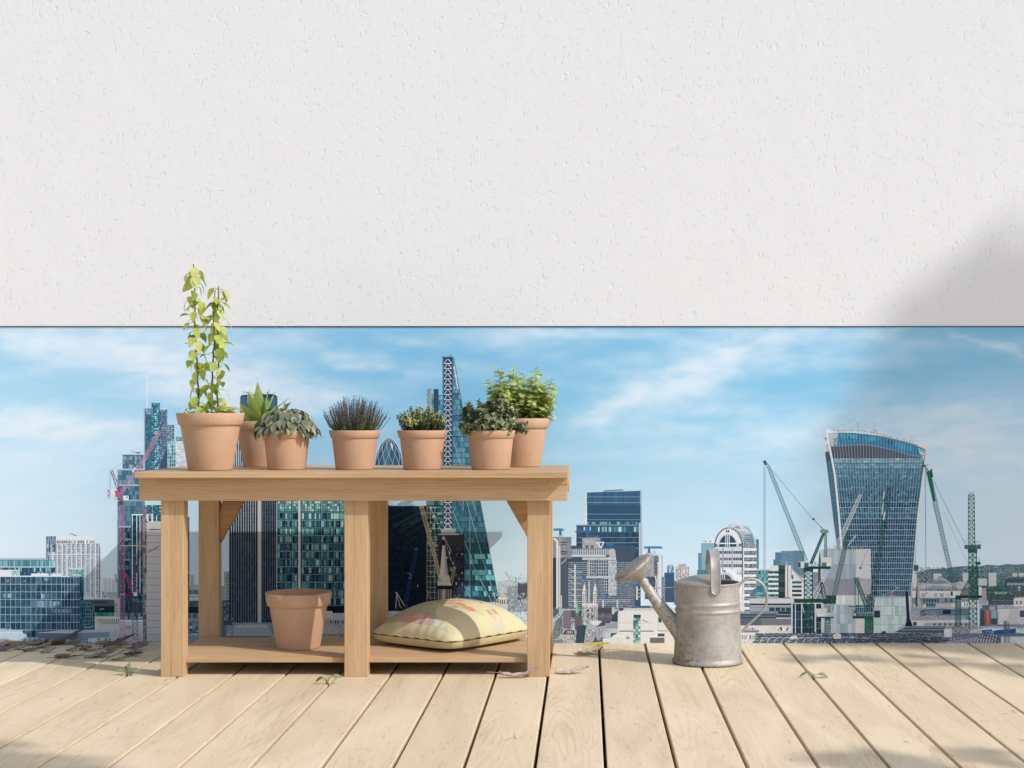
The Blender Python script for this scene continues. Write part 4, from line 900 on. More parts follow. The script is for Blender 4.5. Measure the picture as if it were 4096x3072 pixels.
p.rect(1030, 1150, 1380, 1180, (120, 136, 150)); p.poly([(1090, 1140), (1340, 1136), (1320, 1172), (1080, 1172)], (76, 104, 126)); p.rect(980, 1170, 1700, 1215, (206, 206, 208)); p.rect(905, 1205, 1436, 1640, (228, 224, 222)); p.rect(1436, 1180, 1760, 1640, (222, 218, 214)); p.rect(1440, 1290, 1480, 1360, (44, 84, 96)); p.line((905, 1365), (1380, 1365), 1.6, (180, 178, 180)); p.line((920, 1474), (1370, 1474), 4.5, (96, 110, 128)); p.line((1432, 1200), (1432, 1470), 2, (176, 174, 176)); p.line((1220, 1325), (1300, 1355), 3, (120, 120, 128)); p.line((1432, 1470), (1560, 1472), 2.5, (110, 116, 128)); p.rect(1428, 1506, 1520, 1545, (62, 80, 96)); p.rect(1326, 1560, 1520, 1632, (112, 104, 108)); p.specks(1328, 1562, 1518, 1630, 44, 14, [(96, 90, 96), (130, 120, 122)], .8, .9)
p.rect(1108, 1256, 1204, 1300, (44, 76, 100)); p.grid((1104, 1296, 1200, 1632), 3, 9, [(90, 160, 150), (170, 210, 190), (60, 116, 120), (206, 226, 206), (130, 186, 170)], .12, .14, (70, 110, 116)); p.rect(700, 1572, 1100, 1640, (222, 222, 222)); p.poly([(788, 1632), (800, 1570), (850, 1524), (900, 1508), (960, 1520), (1000, 1560), (1010, 1632)], (226, 228, 228)); p.lines([((800 + i * 18, 1626), (806 + i * 18, 1572 - 20 * math.sin(i * .35))) for i in range(10)], 1.2, (150, 186, 186)); p.lines([((1000, 1560), (1060, 1562)), ((1010, 1575), (1060, 1576)), ((1022, 1540), (1022, 1580)), ((1036, 1536), (1036, 1580))], 2, (120, 122, 130))
# right: white barrel topped building, terraces, flared tower, cranes, station roofs --------------------
p = pic('barrel_roof_building', 'printed white banded building under a round barrel roof', 'r6')
WB_, DB = (226, 228, 234), (46, 74, 100)
p.rect(842, 308, 878, 700, (76, 116, 142)); p.hl(range(330, 700, 22), 846, 876, 1.2, (120, 160, 180))
def arc(cx, cy, rx, ry, a0, a1, n=26): return [(cx + rx * math.cos(a0 + (a1 - a0) * i / n), cy - ry * math.sin(a0 + (a1 - a0) * i / n)) for i in range(n + 1)]
p.poly([(500, 155)] + arc(640, 420, 204, 290, PI * .62, 0) + [(842, 1260), (640, 1260), (560, 420)], (150, 172, 190))
p.poly(arc(492, 420, 188, 268, PI, 0) + [(680, 1260), (304, 1260)], WB_)
p.path(arc(492, 420, 178, 254, PI, 0), 5.5, (60, 92, 116)); p.lines([(a, b) for a, b in zip(arc(492, 420, 172, 244, PI, 0, 22), arc(492, 420, 186, 264, PI, 0, 22))], 1.4, (214, 222, 230))
for k in range(5):
    sh = 14 + 34 * k
    p.path([(x + sh, y + sh * .08) for x, y in arc(530, 420, 172 - k * 4, 258 - k * 6, PI * .52, 0, 14)], 1.5, (232, 236, 242))
p.lines([(a, (a[0] + 150, a[1] + 8)) for a in arc(540, 420, 165, 246, PI * .42, .12, 9)], 1.5, (226, 232, 238))
p.grid(((690, 250), (790, 240), (842, 420), (690, 420)), 8, 7, [(86, 116, 140), (120, 146, 166), (64, 96, 122)], .35, .3)
p.poly([(476, 130), (560, 46), (650, 120), (640, 128), (560, 66), (490, 140)], (226, 230, 234)); p.line((562, 36), (562, 60), 2, (226, 230, 234)); p.lines([((560, 60), (600, 130)), ((560, 60), (520, 140)), ((500, 110), (640, 140))], 2.2, (206, 212, 220)); p.specks(480, 120, 560, 175, 8, 5, [(96, 120, 142), (236, 238, 240)], .7, .7); p.poly([(600, 130), (660, 125), (760, 210), (700, 215)], (214, 212, 214)); p.specks(590, 130, 760, 230, 14, 8, [(236, 236, 238), (130, 150, 166)], .6, .7)
p.poly(arc(484, 405, 132, 172, PI, 0) + [(616, 405), (352, 405)], (206, 212, 222)); p.poly(arc(482, 405, 112, 152, PI, 0) + [(594, 405), (370, 405)], DB); p.vl([455, 477, 500], 254, 402, 3, (222, 226, 232)); p.hl([362], 370, 594, 5, (214, 218, 226)); p.rect(460, 190, 478, 222, (50, 66, 84)); p.rect(484, 190, 502, 222, (50, 66, 84)); p.grid((322, 370, 350, 405), 2, 2, [DB], .2, .2); p.grid((620, 364, 664, 402), 2, 2, [DB, (64, 96, 120)], .1, .2)
for k in range(3):
    y = 460 + 84 * k
    p.rect(320, y - 50, 664, y, (206, 210, 220)); p.grid((322, y, 664, y + 38), 12, 1, [(52, 70, 90), (66, 88, 108)], .12, .0, None, .1); p.hl([y + 15], 322, 664, 1.4, (140, 150, 162))
p.vl([420, 540], 420, 700, 5, (170, 170, 176)); p.vl([484], 420, 690, 2, (176, 180, 188)); p.poly([(664, 560), (664, 650), (640, 600)], WB_); p.rect(664, 420, 690, 1260, (222, 220, 218)); p.vl([668], 400, 1000, 4, (60, 66, 78))
p.rect(690, 420, 850, 1260, (232, 228, 230))
for k in range(11): p.grid((692, 458 + 83 * k, 848, 510 + 83 * k), 9, 2, [(50, 84, 104), (36, 66, 88), (110, 146, 160), (76, 116, 130)], .14, .12, (196, 202, 208))
for k in range(4): p.grid((640, 880 + 83 * k, 670, 925 + 83 * k), 2, 2, [(40, 70, 90), (60, 92, 110)], .2, .12)
p.rect(320, 700, 664, 1260, (222, 222, 226)); p.poly(arc(480, 860, 190, 175, PI, 0) + [(670, 1000), (300, 1000)], (234, 236, 240)); p.poly(arc(450, 850, 118, 120, PI, 0) + [(568, 870), (330, 870)], (196, 206, 216)); p.poly(arc(440, 850, 96, 92, PI, 0), (60, 86, 106)); p.vl([415, 440], 760, 850, 3, (220, 226, 232)); p.rect(414, 700, 430, 730, (46, 60, 78)); p.rect(438, 700, 454, 730, (46, 60, 78)); p.grid((600, 706, 664, 760), 4, 3, [(90, 110, 130), (200, 206, 212)], .2, .2)
p = pic('glass_arcade', 'printed small glass arcade with a round wheel window beside the can handle', 'r6')
p.rect(855, 690, 940, 900, (216, 216, 218)); p.grid((856, 772, 902, 800), 5, 1, [(56, 70, 86)], .2, .1); p.rect(920, 728, 1000, 900, (66, 136, 146)); p.grid((922, 732, 998, 896), 4, 6, [(76, 150, 156), (54, 116, 132), (110, 176, 176)], .1, .1); p.rect(855, 910, 1000, 1110, (78, 84, 98)); p.grid((860, 916, 996, 1062), 10, 7, [(52, 60, 78), (96, 104, 120), (150, 150, 156)], .25, .25)
p.poly([(762, 1240), (762, 1010), (800, 950), (840, 930), (880, 935), (896, 980), (896, 1240)], (84, 116, 130)); p.grid((764, 1010, 850, 1240), 6, 8, [(60, 100, 112), (50, 86, 102), (96, 136, 146)], .14, .1, (170, 196, 204)); p.poly(arc(872, 1030, 24, 66, 0, 2 * PI), (120, 150, 160)); p.path(arc(872, 1030, 23, 64, 0, 2 * PI, 18), 2, (226, 232, 236)); p.lines([((872, 1030), q) for q in arc(872, 1030, 22, 62, 0, 2 * PI, 8)], 1.2, (220, 228, 232)); p.rect(860, 1095, 960, 1200, (84, 110, 124)); p.grid((862, 1100, 958, 1200), 8, 5, [(66, 100, 116), (100, 132, 144)], .14, .14, (196, 210, 216)); p.path([(936, 1090), (958, 1110), (962, 1200)], 2, (226, 232, 236)); p.rect(848, 1170, 862, 1250, (60, 76, 100)); p.poly([(846, 1170), (856, 1100), (864, 1170)], (196, 160, 150)); p.rect(640, 1230, 1000, 1260, (150, 160, 170)); p.specks(640, 1225, 1010, 1300, 60, 10, [(206, 212, 218), (66, 86, 106), (110, 128, 144)], .7, .8); p.poly([(928, 830), (940, 815), (952, 850), (945, 870)], (190, 80, 96)); p.specks(920, 850, 970, 890, 6, 4, [(236, 220, 224)], .6, .6)

p = pic('distant_slab', 'printed hazy blue office slabs on the horizon behind the white crane', 8)
p.rect(46, 410, 70, 470, (74, 120, 146)); p.rect(62, 348, 116, 470, (70, 116, 142)); p.hl(range(356, 466, 9), 64, 112, 1.2, (104, 150, 170)); p.rect(112, 336, 224, 540, (104, 138, 166)); p.grid((114, 340, 222, 536), 16, 24, [(84, 120, 150), (120, 152, 176), (96, 130, 158)], .2, .3); p.rect(222, 334, 312, 540, (80, 116, 146)); p.hl(range(342, 540, 9), 224, 310, 1.3, (120, 150, 172)); p.rect(150, 530, 320, 570, (120, 140, 156)); p.grid((150, 532, 320, 570), 16, 4, [(90, 112, 132), (150, 166, 178)], .3, .35)
p.rect(380, 520, 470, 760, (120, 140, 152)); p.specks(382, 520, 470, 750, 10, 26, [(206, 208, 210), (80, 104, 120), (150, 164, 172)], .7, .8); p.poly([(444, 330), (446, 330), (462, 480), (434, 480)], (70, 64, 84)); p.rect(432, 470, 464, 700, (78, 74, 92)); p.rect(0, 490, 40, 520, (120, 140, 156))
p = pic('terraced_offices', 'printed white stepped terrace offices with a dark glass fin', 8)
p.rect(-100, 490, 96, 745, (204, 208, 212)); p.rect(30, 462, 96, 500, (214, 216, 218)); p.rect(-100, 500, 10, 540, (150, 160, 170))
for k in range(6): p.rect(-100, 510 + 40 * k, 90, 532 + 40 * k, (44, 82, 96)); p.grid((-100, 511 + 40 * k, 88, 531 + 40 * k), 18, 1, [(54, 104, 112), (34, 66, 84), (90, 140, 144)], .1, .0); p.rect(2, 532 + 40 * k, 92, 545 + 40 * k, (222, 224, 226))
p.rect(-100, 510, 0, 720, (60, 124, 136)); p.grid((-100, 512, 0, 716), 8, 8, [(70, 140, 148), (46, 104, 122), (104, 170, 170)], .08, .12)
p.poly([(205, 498), (320, 600), (320, 745), (205, 745)], (210, 210, 212)); p.poly([(200, 495), (214, 505), (330, 640), (330, 610), (206, 488)], (186, 186, 188)); p.lines([((212 + 14 * i, 512 + 14 * i), (230 + 14 * i, 512 + 14 * i)) for i in range(8)], 1.2, (120, 124, 130))
for k in range(4): p.rect(208, 598 + 37 * k, 290, 618 + 37 * k, (38, 96, 92) if k < 2 else (40, 50, 64)); p.rect(206, 618 + 37 * k, 310, 628 + 37 * k, (216, 218, 220))
p.rect(90, 462, 148, 740, (40, 62, 66)); p.grid((92, 470, 146, 736), 1, 12, [(34, 52, 58), (54, 78, 76)], .02, .1); p.rect(146, 462, 200, 740, (212, 208, 206)); p.rect(167, 465, 173, 740, (60, 52, 54)); p.line((158, 430), (165, 462), 5, (170, 176, 180)); p.rect(204, 545, 218, 580, (60, 90, 86))
p = pic('long_low_building', 'printed long grey terrace roofs above a cream stone front', 8)
p.rect(-160, 740, 222, 1080, (150, 158, 168)); p.rect(-160, 742, 220, 790, (196, 200, 202)); p.vl(range(-150, 220, 7), 745, 786, .9, (170, 174, 178)); p.rect(-160, 738, 190, 745, (60, 70, 84)); p.rect(-160, 790, 200, 822, (44, 58, 76)); p.rect(-160, 808, 200, 816, (206, 210, 214)); p.rect(10, 826, 198, 855, (36, 62, 76)); p.vl([60, 110, 150], 826, 855, 3, (150, 160, 168)); p.rect(-160, 855, 200, 878, (116, 130, 146)); p.rect(-160, 876, 200, 916, (56, 74, 94)); p.rect(86, 858, 196, 884, (34, 54, 76)); p.line((-160, 880), (200, 886), 2, (170, 180, 190)); p.rect(-160, 912, 205, 924, (190, 190, 198)); p.rect(-160, 922, 202, 982, (112, 112, 124)); p.rect(-160, 980, 202, 1100, (220, 212, 204)); p.line((-160, 984), (202, 976), 2.4, (160, 156, 156))
p.grid((-150, 994, 196, 1026), 6, 1, [(80, 90, 100)], .6, .0); p.grid((-150, 996, 196, 1024), 24, 2, [(60, 76, 90), (226, 220, 212), (206, 200, 192)], .3, .2, None, .1, .4); p.rect(-160, 1030, 202, 1040, (196, 188, 180)); p.specks(-150, 1042, 200, 1080, 26, 3, [(70, 82, 96), (226, 220, 212), (150, 146, 146)], .5, .7)
p.reg('r6'); p.rect(640, 1260, 1100, 1320, (44, 66, 88)); p.hl([1278, 1296], 650, 1100, 2.2, (96, 124, 146)); p.rect(640, 1316, 910, 1415, (82, 96, 116)); p.rect(905, 1316, 1100, 1400, (112, 112, 126)); p.rect(640, 1410, 1010, 1640, (216, 210, 208)); p.rect(660, 1470, 880, 1500, (120, 124, 136)); p.grid((652, 1438, 860, 1466), 8, 1, [(60, 72, 90), (196, 190, 188), (140, 144, 152)], .4, .05); p.grid((655, 1535, 880, 1585), 9, 1, [(52, 68, 88), (150, 156, 164), (206, 200, 198)], .35, .0); p.hl([1510], 640, 1000, 5, (232, 226, 224)); p.specks(650, 1590, 880, 1632, 22, 4, [(80, 92, 108), (226, 222, 220)], .6, .7); p.poly([(950, 1500), (1010, 1440), (1100, 1430), (1100, 1640), (900, 1640)], (206, 200, 198)); p.poly([(830, 1600), (900, 1560), (1000, 1546), (1160, 1560), (1160, 1632), (780, 1632)], (66, 86, 104)); p.lines([((850 + 30 * i, 1625), (890 + 30 * i, 1560)) for i in range(9)], 2.2, (206, 216, 222)); p.specks(790, 1580, 1000, 1632, 26, 4, [(190, 200, 206), (44, 62, 82)], .6, .8)

p = pic('flared_tower', 'printed flared glass tower with a curved crown and white edge ribs', 'r5')
R8 = lambda x, y: ((3072 + x * .46293 - 3260) / .24108, (2048 + y * .46293 - 1660) / .24108)
# base line corners
bl, br_, bL = R8(700, 1000), R8(1222, 1000), R8(640, 800)
Lx = lambda y: 250 + (y - 300) * .118      # left edge of the front
Rx = lambda y: 1835 - (y - 575) * .112 if y < 1700 else 1709 - (y - 1700) * .085
Yb = 3700
p.poly([(115, 360), (205, 230), (250, 262), (Lx(Yb), Yb), (Lx(Yb) - 60, Yb), (200, 800)], (206, 214, 222))
p.poly([(165, 620), (232, 590), (300, 900), (420, 1700), (510, 2600), (420, 2600), (300, 1700), (190, 800)], (70, 116, 140)); p.poly([(172, 640), (235, 600), (262, 740), (190, 790)], (58, 92, 114)); p.lines([((205 + i * 14 * .8, 860 + i * 90), (275 + i * 14 * .9, 800 + i * 90)) for i in range(18)], 1.6, (44, 84, 106)); p.grid(((160, 380), (225, 330), (262, 590), (190, 610)), 2, 4, [(190, 210, 220), (150, 186, 200)], .12, .1, (236, 240, 242)); p.path([(140, 380), (190, 400)], 3, (120, 140, 156))
top = [(220, 306), (380, 296), (600, 296), (800, 312), (1000, 340), (1200, 376), (1400, 424), (1600, 484), (1740, 530), (1835, 575)]
def ty(x):
    for (a, b), (c, d) in zip(top, top[1:]):
        if x <= c: return b + (d - b) * (x - a) / (c - a)
    return 575
p.poly(top + [(Rx(900), 900), (Rx(1700), 1700), (Rx(Yb), Yb), (Lx(Yb), Yb), (Lx(1000), 1000)], (70, 124, 150))
p.poly([(225, 310), (375, 300), (375, 500), (270, 520)], (190, 210, 218)); p.grid(((290, 390), (380, 380), (385, 505), (300, 515)), 4, 5, [(90, 150, 160), (60, 120, 140), (150, 196, 200)], .14, .14)
wave = [(258, 520), (450, 512), (650, 500), (800, 494), (900, 500), (1020, 520), (1200, 560), (1380, 606), (1500, 645), (1600, 672), (1780, 690)]
p.poly([(375, 304)] + [q for q in top[2:9]] + [(1800, 570), (1770, 690)] + list(reversed(wave[1:10])) + [(385, 515)], (34, 128, 172))
for (x0, x1, f0, f1) in [(390, 700, .1, .9), (700, 1000, .0, .9), (1000, 1300, .1, .9), (1300, 1700, .1, .8)]:
    for i in range(10):
        x = R.uniform(x0, x1 - 60); w_ = R.uniform(40, 110)
        if x + w_ < 1640:
            y0 = ty(x + w_) + 20; y1 = y0 + R.uniform(20, 80)
            p.poly([(x, y0), (x + w_, y0 + w_ * .1), (x + w_, y1 + w_ * .1), (x, y1)], jit(R.choice([(44, 150, 190), (24, 104, 156), (60, 166, 200), (30, 118, 168)]), .06))
p.specks(385, 330, 680, 480, 12, 9, [(130, 200, 220), (170, 222, 232), (24, 110, 156)], .5, .5); p.specks(1370, 520, 1500, 620, 6, 6, [(170, 214, 228), (90, 170, 200)], .5, .6)
p.poly(wave + [(1770, 706), (1200, 708), (700, 722), (300, 738)], (84, 90, 108)); p.lines([((x, 520 + max(0, (x - 900) * .17)), (x + 5, 712)) for x in range(300, 1500, 49)], 3.4, (66, 72, 90)); p.path(wave, 2, (150, 160, 172))
FP = [[(128, 172, 186), (110, 158, 176), (146, 186, 196)], [(100, 150, 172), (84, 138, 162), (120, 166, 184)], [(70, 130, 154), (58, 118, 144), (88, 148, 168)], [(54, 110, 136), (46, 100, 126), (66, 124, 146)], [(38, 84, 114), (30, 72, 102), (54, 104, 130), (70, 124, 144)], [(30, 66, 98), (22, 54, 84), (44, 90, 118)]]
ylv = [712, 800] + [800 + 92 * k for k in range(1, 31)]
for k, (y0, y1) in enumerate(zip(ylv, ylv[1:])):
    pal = FP[0] if k == 0 else FP[min(5, 1 + k // 2)] if k < 9 else FP[4] if k < 11 else FP[5]
    p.grid(((Lx(y0) + 6, y0 + 4), (Rx(y0) - 30, y0 + 4), (Rx(y1) - 30, y1 - 8), (Lx(y1) + 6, y1 - 8)), 30, 2, pal, .03, .1, None, .12)
    p.line((Lx(y0), y0), (Rx(y0) - 20, y0), 2.0, (46, 84, 108) if k < 8 else (150, 190, 204))
    if k < 11: p.specks(Lx(y1) + 10, y0 + 20, Rx(y1) - 60, y1 - 14, 46, 2, [(160, 206, 214), (34, 80, 108), (24, 62, 92)], .3, .55)
p.poly([(420, 1450), (700, 1420), (1040, 1500), (1040, 2200), (560, 2200)], (30, 62, 92)) if False else None
for i in range(31):
    t = (i + .5) / 31
    pts = []
    for y in (ty(280 + t * 1500), 712, 1300, 1900, 2600, 3300, Yb):
        pts.append((Lx(y) + 8 + (Rx(y) - Lx(y) - 40) * t, y))
    p.path(pts, 1.3, (172, 194, 212))
p.path([(250, 280), (420, 276), (640, 284), (900, 306), (1150, 348), (1400, 404), (1700, 490)], 7.5, (226, 232, 238)); p.path([(1000, 336), (1200, 374), (1420, 424), (1700, 502)], 4.5, (150, 160, 172))
for i in range(24):
    x = 380 + i * 54; y = 276 + max(0, (x - 700)) ** 1.25 * .0375
    p.poly([(x, y - 6), (x - 14, y - 42 + i * .3), (x + 16, y - 40 + i * .5), (x + 38, y - 4)], (200, 212, 218) if i % 2 else (170, 188, 198)); p.line((x - 10, y - 40), (x + 16, y - 38), 1.8, (236, 240, 242))
p.poly([(175, 285), (205, 228), (262, 240), (300, 270), (300, 300), (225, 306)], (236, 238, 242)); p.specks(270, 205, 420, 285, 12, 6, [(236, 238, 242), (140, 160, 176)], .55, .6)
p.path([(200, 290), (330, 1000), (400, 1700), (470, 2600), (520, Yb)], 7.5, (236, 238, 242)); p.path([(125, 380), (205, 1000), (290, 1700), (370, 2400)], 4, (216, 224, 232))
p.poly([(1690, 440), (1780, 470), (1860, 510), (1888, 545), (1870, 640), (1835, 575), (1700, 490)], (230, 226, 224)); p.path([(1865, 545), (1840, 760), (1800, 1000), (1710, 1700), (1655, 2400), (1600, 3100), (1560, Yb)], 9, (226, 222, 222)); p.grid(((1700, 540), (1830, 585), (1800, 780), (1770, 700)), 3, 4, [(150, 180, 200), (206, 216, 222)], .14, .14)
p.path([(400, 235), (560, 165), (710, 112)], 3.5, (226, 232, 236)); p.line((712, 112), (714, 215), 1.2, (110, 120, 132)); p.line((998, 96), (965, 250), 2.6, (196, 204, 212)); p.specks(950, 235, 1040, 300, 6, 4, [(70, 82, 96), (214, 220, 226)], .6, .7); p.line((1562, 258), (1562, 400), 1.4, (220, 226, 232)); p.line((1562, 258), (1620, 380), 2.4, (226, 230, 234)); p.specks(1590, 350, 1660, 430, 6, 5, [(96, 106, 120), (226, 230, 234)], .6, .6); p.specks(690, 205, 760, 250, 5, 3, [(90, 100, 112), (220, 226, 230)], .6, .6)

p = pic('round_roof_hall', 'printed pale market halls with a cone ribbed roof right of the flared tower', 'r4')
p.rect(340, 620, 1320, 1460, (176, 180, 186)); p.specks(380, 430, 720, 690, 34, 14, [(214, 210, 206), (150, 164, 176), (100, 124, 142), (80, 104, 124)], .85, .85); p.rect(380, 470, 440, 700, (214, 212, 210)); p.rect(390, 330, 468, 430, (60, 84, 100)); p.grid((392, 380, 466, 428), 5, 4, [(44, 66, 82), (110, 130, 140)], .3, .3)
p.poly([(640, 640), (825, 512), (1040, 632), (820, 640)], (84, 104, 128)); p.lines([((825, 516), (660 + 26 * i, 636)) for i in range(15)], 1.2, (196, 206, 214)); p.poly([(500, 660), (640, 640), (830, 640), (1060, 630), (1160, 700), (520, 715)], (190, 192, 196)); p.poly([(560, 720), (700, 660), (900, 680), (1060, 690), (1180, 735)], (138, 160, 168)); p.specks(600, 665, 1100, 720, 40, 4, [(120, 144, 154), (190, 200, 206)], .5, .7); p.rect(370, 720, 1200, 760, (150, 150, 158)); p.grid((520, 732, 1000, 752), 8, 1, [(70, 78, 94), (130, 128, 134)], .2, .0); p.rect(365, 756, 1200, 872, (218, 214, 214)); p.grid((500, 795, 1000, 860), 5, 1, [(176, 174, 178), (190, 188, 190)], .3, .0); p.rect(360, 870, 1100, 1030, (110, 140, 154)); p.grid((540, 880, 1080, 1020), 12, 2, [(50, 80, 104), (34, 56, 80), (120, 156, 170)], .35, .3, None, .12); p.rect(750, 962, 1060, 1030, (196, 180, 170)); p.rect(1010, 960, 1080, 1030, (214, 204, 196))
p.poly([(410, 1030), (420, 900), (456, 500), (500, 900), (530, 1060), (410, 1060)], (176, 170, 168)); p.poly([(410, 1030), (420, 880), (452, 520), (450, 1030)], (64, 66, 80)); p.specks(450, 640, 500, 1050, 4, 22, [(206, 200, 196), (96, 96, 106)], .6, .7); p.rect(380, 970, 420, 1060, (206, 190, 176)); p.rect(540, 975, 596, 1040, (214, 200, 184)); p.rect(400, 1020, 545, 1056, (190, 186, 184)); p.line((420, 50), (415, 320), 2.2, (206, 206, 210)); p.specks(408, 50, 428, 320, 2, 22, [(110, 110, 120)], .6, .6)
p.poly([(1170, 735), (1300, 690), (1300, 880), (1170, 880)], (120, 112, 122)); p.specks(1060, 600, 1300, 700, 26, 8, [(206, 208, 208), (110, 126, 140), (230, 226, 222)], .7, .7); p.rect(1170, 880, 1310, 1050, (200, 208, 214)); p.grid((1180, 885, 1305, 935), 6, 1, [(70, 96, 110), (40, 60, 80)], .35, .0); p.grid((1180, 960, 1305, 1010), 6, 1, [(60, 86, 104), (226, 228, 230)], .3, .0); p.poly([(1500, 720), (1585, 710), (1605, 980), (1450, 960)], (186, 178, 176)); p.lines([((1510 + 15 * i, 730), (1500 + 20 * i, 960)) for i in range(6)], 1.2, (120, 114, 116)); p.rect(1464, 690, 1512, 850, (220, 220, 222)); p.specks(1470, 700, 1508, 830, 3, 7, [(90, 96, 106)], .6, .4)
p = pic('green_roofed_depot', 'printed long grey metal roofed depot among the green cranes', 'r4')
p.rect(340, 1030, 1320, 1460, (150, 156, 166)); p.poly([(555, 1080), (600, 1045), (860, 1035), (1080, 1050), (1310, 1056), (1310, 1160), (590, 1160)], (82, 108, 124)); p.hl([1075, 1095, 1115, 1135], 590, 1310, 1.4, (120, 146, 158)); p.rect(870, 1072, 1004, 1140, (30, 44, 62)); p.path([(600, 1050), (860, 1040), (1080, 1054)], 2, (206, 216, 220)); p.poly([(480, 1090), (555, 1066), (600, 1160), (500, 1180)], (60, 76, 90)); p.specks(345, 1090, 780, 1235, 44, 14, [(226, 224, 224), (70, 84, 100), (120, 130, 142), (200, 202, 206)], .8, .85); p.specks(780, 1160, 1080, 1220, 30, 6, [(200, 206, 210), (90, 108, 122)], .6, .7); p.grid((1175, 1170, 1310, 1235), 5, 1, [(110, 170, 176), (76, 140, 152)], .1, .0)
p.poly([(345, 1245), (1180, 1220), (1300, 1240), (1300, 1330), (345, 1340)], (206, 204, 204)); p.poly([(560, 1290), (1300, 1276), (1300, 1330), (560, 1330)], (160, 162, 170)); p.grid((690, 1292, 1300, 1325), 7, 1, [(50, 56, 70)], .65, .0); p.line((345, 1240), (1190, 1226), 2.6, (150, 156, 164)); p.rect(380, 1270, 440, 1330, (60, 70, 86)); p.rect(440, 1250, 480, 1330, (214, 212, 212))
p = pic('brick_block', 'printed red brick and glass block beside blank white walls', 'r4')
p.specks(1470, 960, 2212, 1380, 70, 40, [(150, 154, 164), (190, 190, 194), (100, 110, 124)], 1.0, 1.0); p.poly([(1490, 1040), (1560, 1070), (1560, 1340), (1480, 1340)], (70, 76, 92)); p.rect(1520, 990, 1770, 1080, (100, 106, 122)); p.rect(1640, 1010, 1740, 1076, (170, 170, 176)); p.rect(1560, 1086, 1668, 1345, (176, 98, 86)); p.grid((1560, 1090, 1668, 1340), 3, 2, [(184, 106, 92), (166, 92, 84)], .02, .03); p.rect(1668, 1090, 1762, 1210, (110, 176, 180)); p.rect(1668, 1210, 1762, 1310, (40, 84, 100)); p.vl([1700, 1730], 1090, 1210, 1.4, (170, 210, 210)); p.rect(1560, 1080, 1765, 1090, (190, 120, 120)); p.rect(1762, 1100, 1785, 1310, (120, 124, 136)); p.rect(1782, 1050, 2140, 1310, (214, 210, 208)); p.poly([(1900, 1310), (1990, 1060), (2130, 1060), (2130, 1310)], (196, 192, 192)); p.vl([1990, 2060], 1060, 1240, 1.2, (170, 168, 172)); p.rect(1770, 1040, 2140, 1056, (160, 164, 172)); p.specks(1800, 985, 2060, 1045, 40, 6, [(226, 226, 226), (80, 92, 106), (60, 110, 116)], .6, .75); p.rect(2140, 1080, 2260, 1190, (70, 84, 104)); p.rect(2130, 1040, 3300, 1080, (206, 204, 204)); p.rect(2140, 1190, 3300, 1320, (200, 200, 202))
p.rect(1620, 900, 2040, 985, (66, 74, 92)); p.poly([(1680, 905), (2040, 912), (2050, 930), (1670, 925)], (110, 112, 126)); p.hl([955], 1640, 2040, 1.6, (130, 134, 146)); p.rect(2040, 880, 3300, 1010, (212, 206, 202)); p.specks(1610, 810, 2060, 900, 50, 9, [(46, 84, 74), (58, 100, 86), (38, 70, 64)], .8, 1.0)
p.rect(1600, 1310, 3300, 1345, (112, 112, 124)); p.hl([1320, 1336], 1610, 3300, 1.2, (160, 160, 168)); p.specks(1960, 1255, 2080, 1300, 8, 2, [(50, 54, 66)], .6, .4); p.specks(2120, 1230, 2200, 1300, 6, 4, [(40, 48, 62), (200, 202, 206)], .6, .7)
p = pic('dome_church', 'printed grey domed church at the right edge of the skyline', 'r4')
p.poly([(2048, 880), (2056, 820), (2080, 780), (2116, 755), (2130, 750), (2160, 755), (2196, 790), (2230, 840), (2235, 880)], (84, 84, 100)); p.lines([((2130, 756), (2072 + 26 * i, 876)) for i in range(6)], 1.2, (104, 104, 118)); p.rect(2112, 700, 2152, 752, (222, 220, 220)); p.vl([2122, 2140], 708, 744, 3, (70, 76, 90)); p.poly([(2110, 702), (2130, 672), (2152, 702)], (206, 204, 206)); p.rect(2044, 872, 2260, 1010, (218, 212, 206)); p.hl([890, 1000], 2044, 2260, 4, (236, 232, 228)); p.grid((2060, 925, 2260, 975), 3, 1, [(90, 84, 90)], .65, .0); p.specks(2060, 845, 2240, 885, 8, 1, [(206, 202, 200), (226, 222, 220)], .9, .6)

# the concrete core and glass boxes in front of the flared tower
p = pic('concrete_lift_core', 'printed tall pale grey building core in front of the flared tower', 'r3')
p.rect(400, 745, 980, 815, (44, 60, 52)); p.specks(396, 740, 980, 800, 60, 6, [(60, 90, 56), (34, 52, 50), (80, 104, 70)], .7, .9); p.rect(980, 690, 1440, 830, (206, 208, 210)); p.grid((985, 700, 1230, 812), 6, 1, [(200, 206, 208), (214, 216, 216)], .03, .02); p.rect(850, 695, 984, 760, (40, 62, 80)); p.rect(1400, 690, 1440, 800, (96, 112, 126))
p.poly([(768, 70), (800, 62), (1262, 62), (1262, 475), (800, 475), (768, 460)], (172, 184, 194)); p.grid((800, 70, 1262, 272), 9, 1, [(170, 184, 194), (182, 194, 202), (160, 176, 188)], .02, .0, None, .04); p.grid((800, 276, 1262, 470), 9, 1, [(166, 180, 192), (178, 190, 200), (156, 172, 186)], .02, .0, None, .04); p.vl([852, 924, 1108, 1176, 1206], 74, 470, 1.2, (130, 146, 158)); p.line((800, 274), (1262, 274), 1.6, (120, 134, 148)); p.rect(772, 66, 796, 470, (196, 202, 206)); p.poly([(1258, 60), (1462, 64), (1462, 470), (1258, 470)], (208, 210, 210)); p.line((1260, 275), (1462, 275), 1.4, (150, 160, 166)); p.vl([1290, 1340, 1400], 290, 465, 1.0, (192, 196, 196)); p.line((768, 62), (1462, 60), 3, (222, 224, 226))
